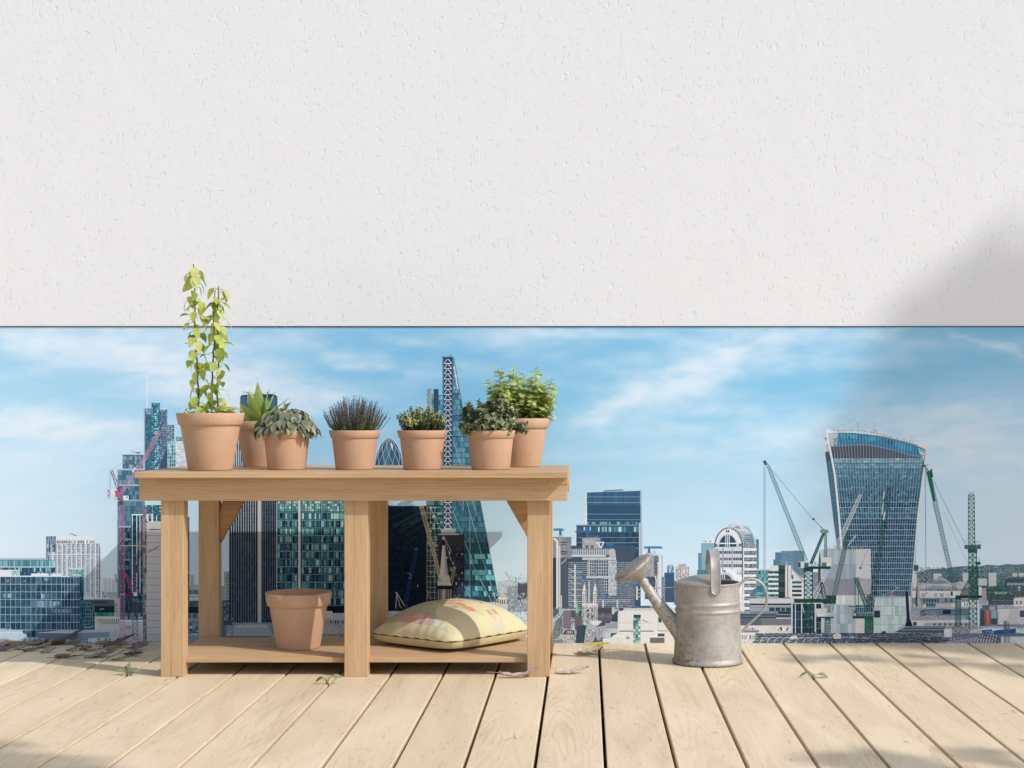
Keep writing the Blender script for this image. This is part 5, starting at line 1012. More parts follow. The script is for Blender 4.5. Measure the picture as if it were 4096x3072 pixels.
p.poly([(782, 470), (1464, 464), (1468, 680), (1240, 692), (850, 696)], (146, 146, 160)); p.specks(850, 480, 1240, 690, 50, 24, [(154, 154, 168), (138, 138, 152)], .7, .9); p.vl(range(870, 1240, 28), 480, 692, 1.0, (128, 128, 142)); p.poly([(1258, 466), (1464, 464), (1468, 680), (1258, 690)], (172, 172, 180)); p.specks(860, 20, 1420, 62, 44, 5, [(60, 66, 80), (120, 128, 140), (206, 210, 214)], .6, .7)
p = pic('dark_glass_hall', 'printed navy glass hall framed in white between green masts', 'r3')
p.rect(360, 806, 800, 1250, (140, 154, 168)); p.grid((382, 812, 545, 1245), 4, 4, [(20, 44, 66), (26, 54, 78), (16, 36, 56)], .05, .03); p.vl([372, 420, 505], 812, 1245, 4, (186, 198, 210)); p.line((508, 815), (545, 960), 3, (176, 190, 202)); p.grid((545, 812, 700, 1245), 3, 4, [(22, 46, 66), (30, 62, 84), (18, 40, 58)], .05, .03); p.rect(685, 808, 706, 1240, (190, 196, 204)); p.grid((706, 812, 780, 1240), 2, 5, [(24, 50, 70), (40, 80, 100), (16, 36, 54)], .05, .05); p.line((400, 805), (800, 803), 2.4, (206, 216, 222)); p.rect(20, 745, 400, 805, (196, 198, 200))
p.rect(775, 815, 1250, 1225, (168, 182, 192)); p.grid((780, 822, 1248, 1220), 9, 3, [(164, 180, 192), (178, 192, 200), (152, 170, 184), (186, 198, 204)], .03, .02, None, .05); p.specks(910, 880, 1240, 1200, 20, 20, [(184, 200, 208), (150, 168, 182)], .3, .6); p.rect(1250, 1010, 1380, 1225, (214, 212, 210)); p.line((776, 818), (1235, 815), 2.2, (220, 226, 228)); p.rect(775, 1030, 820, 1200, (186, 200, 204))
p = pic('frosted_glass_block', 'printed pale green frosted glass block with a red crane hook above', 'r3')
p.rect(1500, 720, 1945, 1230, (186, 206, 204)); p.grid((1502, 724, 1942, 1224), 9, 4, [(188, 208, 206), (198, 216, 212), (176, 198, 200), (204, 218, 216)], .035, .025, (96, 116, 124), .04); p.specks(1510, 800, 1940, 1200, 26, 22, [(206, 220, 216), (172, 196, 198)], .25, .5); p.rect(1940, 712, 2012, 1020, (206, 208, 210)); p.line((1530, 720), (1940, 716), 3, (150, 156, 164)); p.specks(1600, 690, 1900, 722, 30, 3, [(90, 96, 108), (200, 204, 208)], .55, .7); p.poly([(1745, 650), (1766, 645), (1772, 690), (1742, 690)], (206, 84, 84)); p.specks(1726, 685, 1796, 725, 7, 4, [(200, 90, 96), (232, 226, 226)], .8, .7); p.line((1761, 725), (1763, 1040), 1.4, (110, 116, 124)); p.line((1600, 690), (1740, 655), 2, (150, 160, 170)); p.line((1740, 655), (1850, 585), 2, (190, 200, 208)); p.line((1800, 575), (1850, 600), 2, (200, 208, 214))

# cranes ------------------------------------------------------------------------------------------
G0, G1, G2 = (34, 98, 78), (28, 76, 66), (56, 124, 100)
p = pic('tower_crane', 'printed white and green luffing crane rising from behind the core', 8)
p.lattice((805, 1040 - 1696 + 0), (590, 300), 1, 1, 2, (200, 206, 210)) if False else None
p.lattice((800, -150), (596, 300), 24, 40, 22, (206, 214, 220), 1.8, 2); p.lattice((520, 505), (392, 740), 14, 44, 10, (206, 210, 216), 2, 2); p.line((690, 290), (755, 210), 3, (206, 212, 216)); p.line((740, 205), (756, 220), 2, (206, 212, 216)); p.specks(585, 296, 680, 318, 12, 2, [(70, 80, 94), (206, 210, 214)], .7, .7)
p.lattice((694, 170), (540, 860), 30, 34, 22, G0, 1.9, 2); p.lattice((462, 615), (520, 870), 26, 30, 9, G1, 2.4, 2); p.rect(450, 608, 476, 620, G1); p.rect(415, 834, 505, 880, (196, 198, 200)); p.rect(420, 880, 486, 908, (226, 220, 222)); p.specks(424, 886, 482, 904, 10, 2, [(170, 60, 70), (60, 56, 66)], .7, .6); p.rect(415, 904, 570, 916, G1); p.specks(505, 850, 575, 910, 10, 6, [(200, 204, 206), (40, 70, 66), (110, 124, 128)], .6, .7); p.lattice((514, 918), (514, 1050), 44, 48, 6, (30, 66, 70), 2.6, 2); p.rect(488, 914, 542, 930, G1); p.line((660, 640), (870, 300), 1, (110, 120, 128)) if False else None
p = pic('tower_crane', 'printed green luffing crane with a white counterweight box and long lattice jib', 8)
p.lattice((-48, -440), (-10, -300), 14, 26, 4, (60, 110, 110), 1.6, 2) if False else None
p.lattice((4, -390), (326, 420), 24, 34, 34, (74, 124, 120), 1.9, 2); p.poly([(-45, -438), (-22, -446), (-10, -425), (-14, -400), (-34, -412)], (56, 84, 96)); p.line((-38, -440), (-20, -452), 1.6, (60, 110, 110)); p.lattice((-20, -430), (4, -390), 10, 22, 3, (60, 110, 106), 1.8); p.vl([-36, -28, -22], -395, 640, .9, (150, 164, 172))
p.line((10, -390), (370, 40), 1.1, (70, 90, 96)); p.line((370, 40), (480, 155), 1.8, (40, 80, 74)); p.line((386, 60), (492, 160), 1.2, (40, 80, 74)); p.rect(382, 54, 404, 68, (40, 80, 74))
p.lattice((490, 160), (372, 445), 16, 20, 12, (28, 74, 62), 3.4, 2); p.lattice((498, 165), (498, 395), 15, 20, 9, (40, 96, 80), 1.8, 2); p.rect(452, 152, 522, 180, (30, 74, 64)); p.grid((452, 152, 522, 180), 6, 2, [(170, 186, 196)], .3, .3)
p.rect(466, 392, 550, 440, (210, 208, 206)); p.rect(466, 436, 505, 470, (60, 130, 110)); p.rect(506, 440, 548, 468, (232, 226, 226)); p.specks(510, 444, 546, 466, 6, 3, [(200, 70, 80), (60, 50, 60)], .6, .6); p.rect(305, 470, 540, 492, (26, 60, 54)); p.specks(320, 430, 468, 472, 24, 6, [(40, 80, 72), (120, 134, 138), (206, 208, 210), (60, 66, 80)], .75, .8); p.rect(262, 428, 312, 484, (206, 208, 210)); p.rect(262, 432, 282, 480, (60, 74, 84)); p.rect(312, 440, 350, 478, (76, 90, 104)); p.rect(305, 492, 390, 512, G1)
p.lattice((350, 512), (350, 1040), 68, 72, 13, G1, 3.2, 2); p.specks(320, 520, 384, 1040, 4, 28, [(34, 96, 76), (20, 56, 54), (120, 150, 150)], .25, .45); p.rect(300, 1036, 410, 1052, (60, 50, 50)); p.specks(366, 895, 386, 920, 3, 3, [(220, 190, 160)], .7, .8)
p = pic('tower_crane', 'printed dark green luffing crane standing before the flared tower', 8)
p.lattice((1050, -215), (885, 850), 30, 46, 24, (34, 96, 86), 2.0, 2); p.poly([(1000, -170), (1012, -180), (1002, -120), (990, -110)], (206, 212, 214)); p.poly([(990, -80), (1000, -70), (990, 20), (980, 30)], (206, 212, 214)); p.rect(1034, -222, 1092, -204, (96, 110, 122)); p.specks(1030, -220, 1080, -180, 6, 4, [(34, 60, 66), (60, 90, 96)], .8, .8); p.poly([(1000, 0), (1016, -6), (1004, 70), (990, 70)], (200, 206, 208))
p.lattice((758, 572), (866, 850), 26, 34, 10, G0, 3.2, 2); p.specks(736, 560, 806, 600, 8, 4, [(26, 70, 58), (60, 110, 90)], .7, .8); p.vl([752, 780], 590, 850, 2.2, (30, 70, 64)); p.rect(700, 812, 780, 818, (40, 60, 66)); p.grid((706, 818, 745, 900), 3, 3, [(160, 180, 188)], .12, .12, (70, 90, 98)); p.rect(738, 850, 770, 900, (84, 92, 106)); p.rect(742, 876, 758, 898, (200, 204, 206)); p.specks(770, 850, 850, 905, 12, 6, [(30, 76, 62), (150, 160, 166), (60, 80, 84)], .7, .8); p.rect(730, 900, 900, 920, (28, 72, 60)); p.rect(916, 852, 968, 912, (34, 48, 62)); p.grid((920, 858, 964, 896), 2, 2, [(50, 80, 92), (30, 60, 74)], .1, .1); p.rect(832, 898, 908, 930, (26, 100, 62)); p.lattice((872, 930), (872, 1100), 70, 74, 8, (32, 104, 84), 3.2, 3); p.specks(842, 940, 904, 1096, 6, 14, [(40, 120, 96), (24, 70, 62)], .4, .5); p.line((860, 325), (800, 480), 1.2, (90, 96, 100)); p.rect(790, 472, 806, 494, (50, 70, 66))
p = pic('tower_crane', 'printed green luffing crane with a solid panelled jib head and white cab', 8)
p.poly([(1328, -402), (1360, -410), (1362, -395), (1330, -388)], (26, 84, 66)); p.line((1360, -405), (1392, -412), 1.2, (60, 90, 86)); p.lattice((1358, -400), (1384, -335), 8, 22, 3, (30, 84, 70), 2); p.poly([(1366, -350), (1400, -358), (1450, -96), (1424, -92)], (26, 110, 80)); p.poly([(1400, -368), (1414, -374), (1428, -300), (1412, -300)], (24, 84, 64)); p.line((1400, -350), (1460, -90), 2, (30, 84, 70)); p.lattice((1440, -94), (1618, 690), 34, 30, 30, (56, 112, 104), 1.8, 2); p.line((1358, -390), (1366, 700), 1.5, (96, 108, 114)); p.line((1420, -290), (1700, 270), 1.1, (80, 96, 100)); p.line((1520, 0), (1740, 480), .9, (120, 130, 136)); p.poly([(1364, 700), (1374, 690), (1376, 715)], (190, 80, 76))
p.rect(1578, 682, 1628, 736, (222, 222, 222)); p.rect(1578, 686, 1596, 724, (50, 70, 80)); p.rect(1620, 720, 1846, 742, (26, 52, 52)); p.line((1660, 720), (1800, 460), 4, (26, 80, 66)); p.line((1672, 722), (1806, 470), 2, (40, 100, 84)); p.specks(1640, 680, 1800, 722, 26, 6, [(36, 76, 66), (150, 160, 164), (210, 212, 214)], .5, .7); p.rect(1795, 430, 1836, 456, (60, 84, 84)); p.line((1826, 390), (1826, 430), 1.2, (90, 100, 104)); p.vl([1812], 456, 720, 3, (34, 90, 74)); p.rect(1615, 742, 1672, 756, G1); p.lattice((1642, 756), (1642, 1000), 44, 46, 12, (36, 88, 84), 2.6, 2); p.specks(1622, 770, 1664, 1000, 5, 18, [(150, 164, 170), (30, 70, 70)], .35, .5); p.lines([((1642, 980), (1590, 1000)), ((1590, 1000), (1640, 1050)), ((1642, 980), (1680, 1000)), ((1680, 1000), (1640, 1050))], 2.4, (50, 60, 66))
p = pic('tower_crane', 'printed tall dense green crane mast with open cabins at the right', 8)
p.lattice((1756, -150), (1760, 335), 50, 54, 13, (28, 90, 68), 3.0, 2); p.specks(1734, -140, 1782, 320, 4, 30, [(30, 104, 78), (20, 66, 54), (66, 136, 112)], .4, .5); p.vl([1742, 1760, 1772], -175, -140, 1.6, (60, 90, 88)); p.rect(1698, 284, 1838, 320, (70, 96, 100)); p.specks(1684, 230, 1740, 318, 7, 7, [(120, 140, 148), (190, 200, 206), (40, 84, 74)], .6, .6); p.specks(1790, 250, 1840, 322, 6, 6, [(40, 66, 74), (150, 166, 172), (70, 100, 104)], .75, .75); p.rect(1726, 318, 1808, 350, G0); p.lattice((1768, 350), (1772, 1010), 66, 68, 15, (28, 88, 68), 3.2, 3); p.specks(1740, 356, 1804, 1010, 4, 34, [(34, 104, 80), (22, 66, 58), (150, 176, 176)], .3, .45); p.rect(1758, 788, 1780, 814, (226, 212, 90)); p.specks(1740, 955, 1800, 1000, 6, 5, [(206, 80, 86), (236, 230, 230)], .7, .6)
p = pic('piling_rig', 'printed navy piling rig beside the frosted glass block', 8)
p.lattice((1198, 690), (1214, 960), 15, 20, 16, (26, 44, 74), 4.5, 2); p.poly([(1190, 960), (1230, 930), (1250, 985), (1180, 990)], (24, 36, 52)); p.line((1200, 690), (1200, 640), 1.4, (60, 70, 90))
p = pic('tower_crane', 'printed pink tower crane with a raised jib and white counterweight', 1)
PK, PD = (196, 120, 150), (160, 88, 122)
p.lattice((1378, 962), (1262, 1180), 26, 30, 11, PK, 2.2, 2); p.lattice((1262, 1180), (1046, 1500), 30, 24, 16, (204, 150, 180), 2, 2); p.poly([(1138, 1310), (1166, 1270), (1176, 1278), (1148, 1318)], (230, 226, 232)); p.lattice((964, 1302), (1040, 1500), 16, 30, 9, PD, 2.8, 1); p.specks(946, 1288, 980, 1306, 5, 2, [(200, 206, 214), (110, 116, 130)], .8, .7); p.path([(965, 1295), (1072, 1226), (1240, 1130)], 1.2, (170, 160, 180)); p.line((952, 1310), (952, 1470), 1.4, (120, 130, 142)); p.poly([(1066, 1222), (1078, 1220), (1076, 1234)], (190, 80, 110))
p.rect(930, 1466, 958, 1540, (170, 180, 190)); p.grid((932, 1470, 960, 1540), 2, 4, [(200, 208, 214), (120, 136, 150)], .2, .2); p.rect(956, 1464, 1012, 1510, (232, 232, 236)); p.rect(962, 1508, 990, 1544, (222, 222, 228)); p.poly([(990, 1470), (1046, 1490), (1050, 1540), (1000, 1530)], (196, 90, 124)); p.rect(1066, 1518, 1112, 1556, (226, 230, 230)); p.grid((1070, 1524, 1108, 1554), 2, 2, [(70, 110, 104), (226, 230, 230)], .3, .3); p.line((990, 1545), (1070, 1560), 2, (120, 80, 104)); p.rect(1030, 1560, 1062, 1602, (130, 50, 80))
p.reg(5); p.lattice((1054, -60), (1058, 1118), 36, 42, 34, (204, 124, 154), 1.7, 2); p.specks(1036, -40, 1078, 1110, 3, 40, [(140, 66, 104), (220, 160, 184)], .2, .4); p.rect(1040, 708, 1084, 716, (206, 190, 200))
p.rect(1030, 287, 1262, 296, (206, 184, 150)); p.specks(1030, 284, 1262, 299, 30, 2, [(150, 120, 90), (222, 204, 170)], .6, .6)
p = pic('tower_crane', 'printed dark red second crane in front of the concrete core', 5)
p.lattice((1252, -10), (1200, 340), 22, 26, 9, (204, 110, 140), 1.6, 2); p.rect(1244, -22, 1266, 6, (214, 96, 128)); p.lattice((1200, 340), (1168, 700), 26, 22, 9, (136, 84, 116), 1.5, 2); p.poly([(1176, 455), (1196, 458), (1192, 526), (1168, 522)], (150, 44, 72)); p.lattice((1086, 540), (1158, 690), 22, 24, 6, (160, 76, 106), 2.0, 2); p.poly([(1082, 530), (1096, 534), (1090, 560), (1080, 556)], (206, 80, 110)); p.rect(1080, 698, 1150, 730, (120, 44, 76)); p.rect(1154, 694, 1184, 726, (222, 226, 230)); p.rect(1140, 726, 1196, 742, (70, 50, 70)); p.lattice((1166, 742), (1168, 1100), 42, 44, 9, (112, 80, 108), 1.8, 2)

# foreground of the picture: station roofs and building site
p = pic('station_roof', 'printed steel arches, girders and site clutter along the bottom edge', 8)
p.rect(-110, 1046, 3000, 1140, (96, 108, 124)); p.specks(-100, 1046, 1500, 1132, 84, 10, [(62, 74, 94), (136, 146, 158), (180, 184, 190), (78, 92, 112), (48, 60, 78), (120, 108, 108)], .85, 1.0)
for i in range(13):
    cx_ = -60 + i * 62
    p.path(arc(cx_ + 40, 1140, 52, 58, PI * .95, PI * .35, 8), 2.2, (196, 204, 212))
p.rect(-110, 1068, 330, 1080, (70, 84, 104)); p.rect(440, 1088, 730, 1112, (60, 80, 116)); p.specks(440, 1086, 730, 1114, 50, 3, [(206, 212, 220), (40, 56, 90), (130, 150, 180)], .6, .7); p.poly([(560, 1064), (600, 1040), (632, 1062), (632, 1095), (570, 1096)], (226, 206, 192)); p.poly([(185, 1100), (200, 1072), (240, 1064), (260, 1090)], (206, 202, 200))
for (y, x0, x1, c) in [(1052, 625, 1460, (40, 52, 66)), (1068, 640, 1450, (70, 84, 96)), (1086, 900, 1500, (36, 48, 60)), (1104, 740, 1560, (30, 44, 56)), (1118, 760, 1500, (48, 62, 74))]: p.line((x0, y), (x1, y + 3), 3.4, c)
p.rect(980, 1030, 1020, 1050, (60, 76, 90)); p.poly([(1080, 1040), (1190, 985), (1530, 985), (1530, 1046)], (84, 100, 112)); p.hl([1000, 1012, 1024, 1036], 1130, 1520, 2.2, (60, 80, 92)); p.line((1080, 1042), (1190, 988), 2.2, (190, 196, 200)); p.hl([994, 1018], 1150, 1520, 1.4, (200, 204, 208)); p.line((1100, 1036), (1530, 1030), 3, (40, 90, 88)); p.specks(1300, 1046, 1560, 1080, 40, 5, [(214, 210, 212), (60, 70, 86), (120, 128, 142)], .7, .8)
p.rect(1520, 1010, 1586, 1080, (222, 220, 218)); p.specks(1524, 1030, 1582, 1080, 8, 6, [(120, 124, 130), (200, 200, 200)], .5, .6); p.specks(1590, 985, 1860, 1056, 46, 12, [(206, 200, 198), (110, 110, 122), (60, 74, 90), (196, 150, 150), (226, 222, 220)], .85, .85)
p.poly([(1845, 1020), (1935, 1012), (1945, 1050), (1850, 1048)], (48, 96, 156)); p.poly([(1935, 1030), (1975, 1020), (2140, 1006), (2140, 1044), (1965, 1058)], (34, 84, 150)); p.vl([2046], 1010, 1050, 2, (40, 60, 100)); p.specks(1880, 1028, 1945, 1058, 9, 4, [(236, 232, 220), (200, 206, 190)], .7, .7); p.specks(2140, 990, 2900, 1060, 60, 10, [(150, 160, 170), (90, 106, 122), (214, 214, 216)], .8, .8); p.specks(1600, 975, 2240, 1000, 90, 3, [(176, 176, 182), (130, 134, 144)], .6, .7)
p.poly([(1500, 1120), (1660, 1082), (1880, 1050), (1960, 1062), (2010, 1090), (2010, 1140), (1500, 1140)], (110, 112, 128)); p.lines([((1540 + 26 * i, 1136), (1590 + 26 * i - i * 2, 1092 - min(i, 12) * 2.4)) for i in range(17)], 2.4, (220, 220, 226)); p.line((1520, 1118), (1900, 1056), 3.4, (60, 80, 130)); p.specks(1530, 1060, 1900, 1120, 60, 6, [(196, 204, 216), (70, 86, 130), (150, 160, 180)], .45, .6); p.path([(1860, 1066), (1960, 1080), (2008, 1108)], 3.4, (60, 54, 66)); p.path([(1800, 1080), (1930, 1096), (1980, 1130)], 2.4, (56, 50, 62)); p.rect(2012, 1076, 3000, 1140, (206, 204, 204)); p.specks(2040, 1080, 2240, 1130, 16, 5, [(120, 112, 120), (226, 222, 222)], .35, .6); p.lattice((2050, 940), (2050, 1130), 20, 20, 16, (80, 100, 104), 1.4, 2); p.lattice((2080, 960), (2080, 1130), 16, 16, 12, (100, 110, 116), 1.2, 2)
for _p in PICS: _p.build()
# ================================================================== plaster wall, deck, ground
mb = MB()
mb.box(-9, 9, D, D + .25, zt + .003, 3.6)
mb.box(-9, xl, D, D + .25, -.2, zt + .003)
mb.box(xr, 9, D, D + .25, -.2, zt + .003)
mb.box(xl, xr, D + .006, D + .25, -.2, zt + .003)
tag(mb.build('plaster_wall', M_PLASTER), 'white roughly trowelled plaster wall above the city picture', 'wall')

mb = MB()
PITCH, GAP, X0 = .145, .0075, .0405
for k in range(-36, 36):
    xa, xb = X0 + k * PITCH + GAP / 2, X0 + (k + 1) * PITCH - GAP / 2
    c = (R.random(), R.random(), R.random(), 1)
    ya, yb = -3.0, D - .0008
    r = .0022
    prof = [(xa, -.028), (xa, -r), (xa + r * .3, -r * .3), (xa + r, 0), (xb - r, 0), (xb - r * .3, -r * .3), (xb, -r), (xb, -.028)]
    for (x1, z1), (x2, z2) in zip(prof, prof[1:]):
        mb.face([(x1, ya, z1), (x2, ya, z2), (x2, yb, z2), (x1, yb, z1)], c)
    mb.face([(x, ya, z) for x, z in prof], c)
tag(mb.build('deck', M_DECK), kind='structure')
mb = MB()
for k in range(12):
    y = -2.6 + k * .66
    mb.box(-5.2, 5.2, y, y + .05, -.09, -.0285)
tag(mb.build('deck_joist', mat_flat('dark_joist', (.05, .035, .025))), kind='structure')
mb = MB(); mb.face([(-1500, -1500, -.21), (1500, -1500, -.21), (1500, 1500, -.21), (-1500, 1500, -.21)])
tag(mb.build('ground', mat_flat('garden_gravel', (.30, .27, .22), .9, 0, .1, .3, 6)), kind='structure')

# ================================================================== potting bench
bench = empty('potting_bench', (-.633, 4.70, 0), 'long low pine potting bench carrying a row of plants and a lower shelf', 'bench')
TZ = .5635                                              # top surface
XL, XR = -1.2187, -.0485
def plank(name, x0, x1, y0, y1, z0, z1, m, bev=.0016):
    b = MB(); b.box(x0, x1, y0, y1, z0, z1)
    return b.build(name, m, bench, bevel=bev)
plank('tabletop', XL, XR, 4.392, 4.980, .5475, TZ, M_WX)
plank('apron', XL + .0015, XR - .0015, 4.430, 4.4545, .4843, .5473, M_WX)
plank('apron', XL + .0015, XR - .0015, 4.925, 4.948, .4843, .5473, M_WX)
plank('batten', XL, XL + .0525, 4.4276, 4.950, .5295, .5474, M_WX, .001)
plank('batten', XR - .0525, XR, 4.4276, 4.950, .5295, .5474, M_WX, .001)
for u0, u1 in ((642.7, 735), (1377, 1471), (2109, 2199)):
    a, b = at(u0, 0, 4.4555).x, at(u1, 0, 4.4555).x
    plank('leg', a, b, 4.4555, 4.505, 0, .5474, M_WZ, .0022)
    plank('leg', a, b, 4.9205, 4.9245 + .0, 0, .1, M_WZ) if False else None
    plank('leg', a + .001, b - .001, 4.885, 4.9245, 0, .5474, M_WZ, .0022)
plank('shelf', at(735, 0, 4.4555).x - .052, at(2109, 0, 4.4555).x + .052, 4.507, 4.884, .036, .0504, M_WX)
plank('shelf_rail', at(735, 0, 4.4555).x - .0005, at(1377, 0, 4.4555).x + .0005, 4.478, 4.5065, .036, .0503, M_WX, .001)
plank('shelf_rail', at(1471, 0, 4.4555).x - .0005, at(2109, 0, 4.4555).x + .0005, 4.478, 4.5065, .036, .0503, M_WX, .001)
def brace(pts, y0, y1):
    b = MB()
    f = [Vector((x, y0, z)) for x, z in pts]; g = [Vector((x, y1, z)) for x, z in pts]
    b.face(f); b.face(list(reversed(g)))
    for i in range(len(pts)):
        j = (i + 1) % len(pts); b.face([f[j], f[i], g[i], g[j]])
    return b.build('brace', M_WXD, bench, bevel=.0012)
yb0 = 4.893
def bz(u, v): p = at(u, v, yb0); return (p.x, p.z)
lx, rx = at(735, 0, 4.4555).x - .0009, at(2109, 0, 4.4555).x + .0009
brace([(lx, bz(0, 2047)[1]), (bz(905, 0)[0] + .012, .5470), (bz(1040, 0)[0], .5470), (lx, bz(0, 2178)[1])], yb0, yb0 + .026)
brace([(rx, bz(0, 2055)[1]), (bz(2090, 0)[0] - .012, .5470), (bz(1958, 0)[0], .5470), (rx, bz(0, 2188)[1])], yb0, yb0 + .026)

# ================================================================== terracotta pots
def pot_profile(rt, rb, h, rim, step):
    """outer wall with a stepped collar, rounded lip, inner wall"""
    def rr(z): return rb + (rt - step - rb) * z / h
    zr = h - rim
    o = [(.0005, 0), (rb - .004, 0), (rb - .0012, .0010), (rb, .0038), (rr(zr - .002), zr - .002), (rr(zr) - .0002, zr)]
    ro = rt - .0055
    o += [(ro - .0016, zr + .0002), (ro, zr + .0020), (rt, h - .0016), (rt - .0012, h), (rt - .0058, h), (rt - .0072, h - .002), (rr(h * .55) - .006, h * .55), (rb - .006, .008), (.0005, .008)]
    return o


def make_pot(root, c, rt, rb, h, rim, step, soil=.86, name='pot'):
    b = MB(); b.lathe(pot_profile(rt, rb, h, rim, step), c, 72)
    o = b.build(name, M_TERRA, root, merge=True)
    if soil:
        rs = (rb + (rt - step - rb) * soil) - .004
        b = MB()
        rows = []
        for i in range(9):
            r = rs * i / 8 + .0003
            rows.append([Vector((c[0] + r * math.cos(2 * PI * k / 40), c[1] + r * math.sin(2 * PI * k / 40), c[2] + h * soil + .010 * (1 - (r / rs) ** 2) + R.uniform(-.002, .002))) for k in range(40)])
        b.grid(rows, closed=True)
        b.build('soil', M_SOIL, root, merge=True)
    return o


def leaf(b, p, d, n, L, W, col, bend=0.0, fold=.25, seg=5, prof='ovate', tip=None, mat=0):
    """one leaf blade: curved strip two faces wide"""
    d = Vector(d).normalized(); n = Vector(n)
    n = (n - d * n.dot(d))
    n = n.normalized() if n.length > 1e-6 else d.orthogonal().normalized()
    s = d.cross(n)
    rows = []
    p = Vector(p)
    for i in range(seg + 1):
        t = i / seg
        if prof == 'ovate': w = math.sin(PI * min(1, t ** .72)) ** .9 * (1 - .15 * t)
        elif prof == 'round': w = math.sin(PI * (t * .94 + .03)) ** .6
        elif prof == 'heart': w = (math.sin(PI * min(1, (t * .98 + .02) ** .5)) ** .8)
        elif prof == 'blade': w = min(1, .62 + t * 1.3) * (1 - t ** 2.4)
        else: w = 1 - t
        w = max(w, .02) * W
        up = n * (fold * w)
        rows.append([p - s * w + up, p.copy(), p + s * w + up])
        a = bend / seg
        d2 = d * math.cos(a) - n * math.sin(a); n = d * math.sin(a) + n * math.cos(a); d = d2
        p = p + d * (L / seg)
    if tip:
        b.grid(rows, colf=lambda i, j: tuple(col[k] + (tip[k] - col[k]) * (i / (seg - 1)) ** 1.5 for k in range(3)) + (1,), mat=mat)
    else:
        b.grid(rows, (*col, 1), mat=mat)


def cj(c, a=.15, h=.06):
    k = 1 + R.uniform(-a, a)
    return (max(0, c[0] * k * (1 + R.uniform(-h, h))), max(0, c[1] * k), max(0, c[2] * k * (1 + R.uniform(-h, h))))


def rdir(zmin=-1.0):
    while True:
        v = Vector((R.uniform(-1, 1), R.uniform(-1, 1), R.uniform(zmin, 1)))
        if .05 < v.length < 1: return v.normalized()


UP = Vector((0, 0, 1))


def pot_at(u, vb, wb, y_hint=None, z=TZ):
    """centre of a pot whose front foot shows at (u, vb), half base width wb px"""
    yf = (HC - z) * F / (vb - PV)
    if y_hint: yf = y_hint
    rb = wb * yf / F
    yc = yf + rb
    rb = wb * yc / F
    return Vector(((u - PU) * yc / F, yc, z)), rb


S = lambda px, y: px * y / F
GRP = 'terracotta plant pots on the bench top'

# --- climbing vine, the tallest plant
c, rb = pot_at(841.8, 1878, 87.5, 4.485)
y = c.y
t = empty('potted_plant', c, 'tall climbing vine with yellow green heart leaves in the large leftmost pot', 'potted plant', GRP)
make_pot(t, c, S(134.5, y), rb, S(229, y), S(48, y), .006)
zs = TZ + S(229, y) * .86
b, st = MB(), MB()
VG, VY, VD = (.50, .56, .11), (.68, .72, .27), (.25, .33, .06)
def pp(u, v, dy=0): q = at(u, v, y); q.y += dy; return q
stems = [[(795, 1672, 0), (790, 1560, .01), (787, 1440, .0), (783, 1330, -.01), (778, 1220, 0), (776, 1130, .01), (774, 1056, 0)],
         [(864, 1672, .02), (866, 1560, .01), (867, 1450, .02), (868, 1340, .01), (866, 1240, .02), (871, 1142, .01)],
         [(853, 1672, -.02), (855, 1560, -.02), (857, 1430, -.01), (858, 1330, 0), (856, 1230, -.01), (862, 1160, 0)]]
for si, sp in enumerate(stems):
    pts = [pp(*q) for q in sp]
    path = []
    for a, bb in zip(pts, pts[1:]):
        for k in range(6): path.append(a.lerp(bb, k / 6) + Vector((R.uniform(-1, 1), R.uniform(-1, 1), 0)) * .0012)
    path.append(pts[-1])
    st.tube(path, lambda tt: .0030 - .0016 * tt, 6, (.20, .26, .05, 1))
    n = 58 if si == 0 else 40
    for k in range(n):
        tt = (k + R.uniform(.1, .9)) / n
        if si == 2 and tt > .93: continue
        p = path[int(tt * (len(path) - 1))]
        spread = 1.5 if tt < .16 else 1.0
        ang = k * 2.4 + R.uniform(-.6, .6)
        out = Vector((math.cos(ang), math.sin(ang) * .9, 0))
        st_end = p + out * R.uniform(.008, .023) * spread + UP * R.uniform(-.004, .009)
        st.tube([p, p.lerp(st_end, .5) + UP * .004, st_end], .0007, 4, (.26, .34, .08, 1), cap=False)
        d = out * R.uniform(.25, .9) + Vector((0, 0, -1)) * R.uniform(.5, 1.1)
        if R.random() < .12: d = out + UP * R.uniform(-.1, .4)
        q = R.random()
        col = cj(VY if q < .40 else VG if q < .82 else VD, .15)
        leaf(b, st_end, d, out * R.uniform(.2, 1) + UP * R.uniform(.2, 1) + rdir() * .4, R.uniform(.026, .039), R.uniform(.0095, .0138), col, R.uniform(-.2, .9), .22, 6, 'heart')
for k in range(34):
    a = R.uniform(0, 2 * PI); r = R.uniform(.012, .055)
    p = c + Vector((r * math.cos(a) , r * math.sin(a), S(229, y) * .90 + R.uniform(0, .03)))
    out = Vector((math.cos(a), math.sin(a), R.uniform(-.5, .7)))
    leaf(b, p, out, UP + rdir() * .6, R.uniform(.028, .042), R.uniform(.011, .015), cj(VG if R.random() < .5 else VY if R.random() < .5 else VD), R.uniform(0, .9), .25, 6, 'heart')
    st.tube([p, c + Vector((r * .5 * math.cos(a), r * .5 * math.sin(a), S(229, y) * .86))], .0008, 4, (.26, .34, .08, 1), cap=False)
# a few dead curled leaves and tendrils
for (u, v) in ((745, 1212), (756, 1290), (800, 1230), (830, 1290)):
    p0 = pp(u + 20, v - 15); st.tube([p0, p0 + Vector((-.012, 0, -.002)), p0 + Vector((-.019, 0, -.016)), p0 + Vector((-.018, 0, -.032))], .0006, 4, (.30, .27, .18, 1), cap=False)
st.build('stem', M_LEAF, t); b.build('foliage', M_LEAF, t)

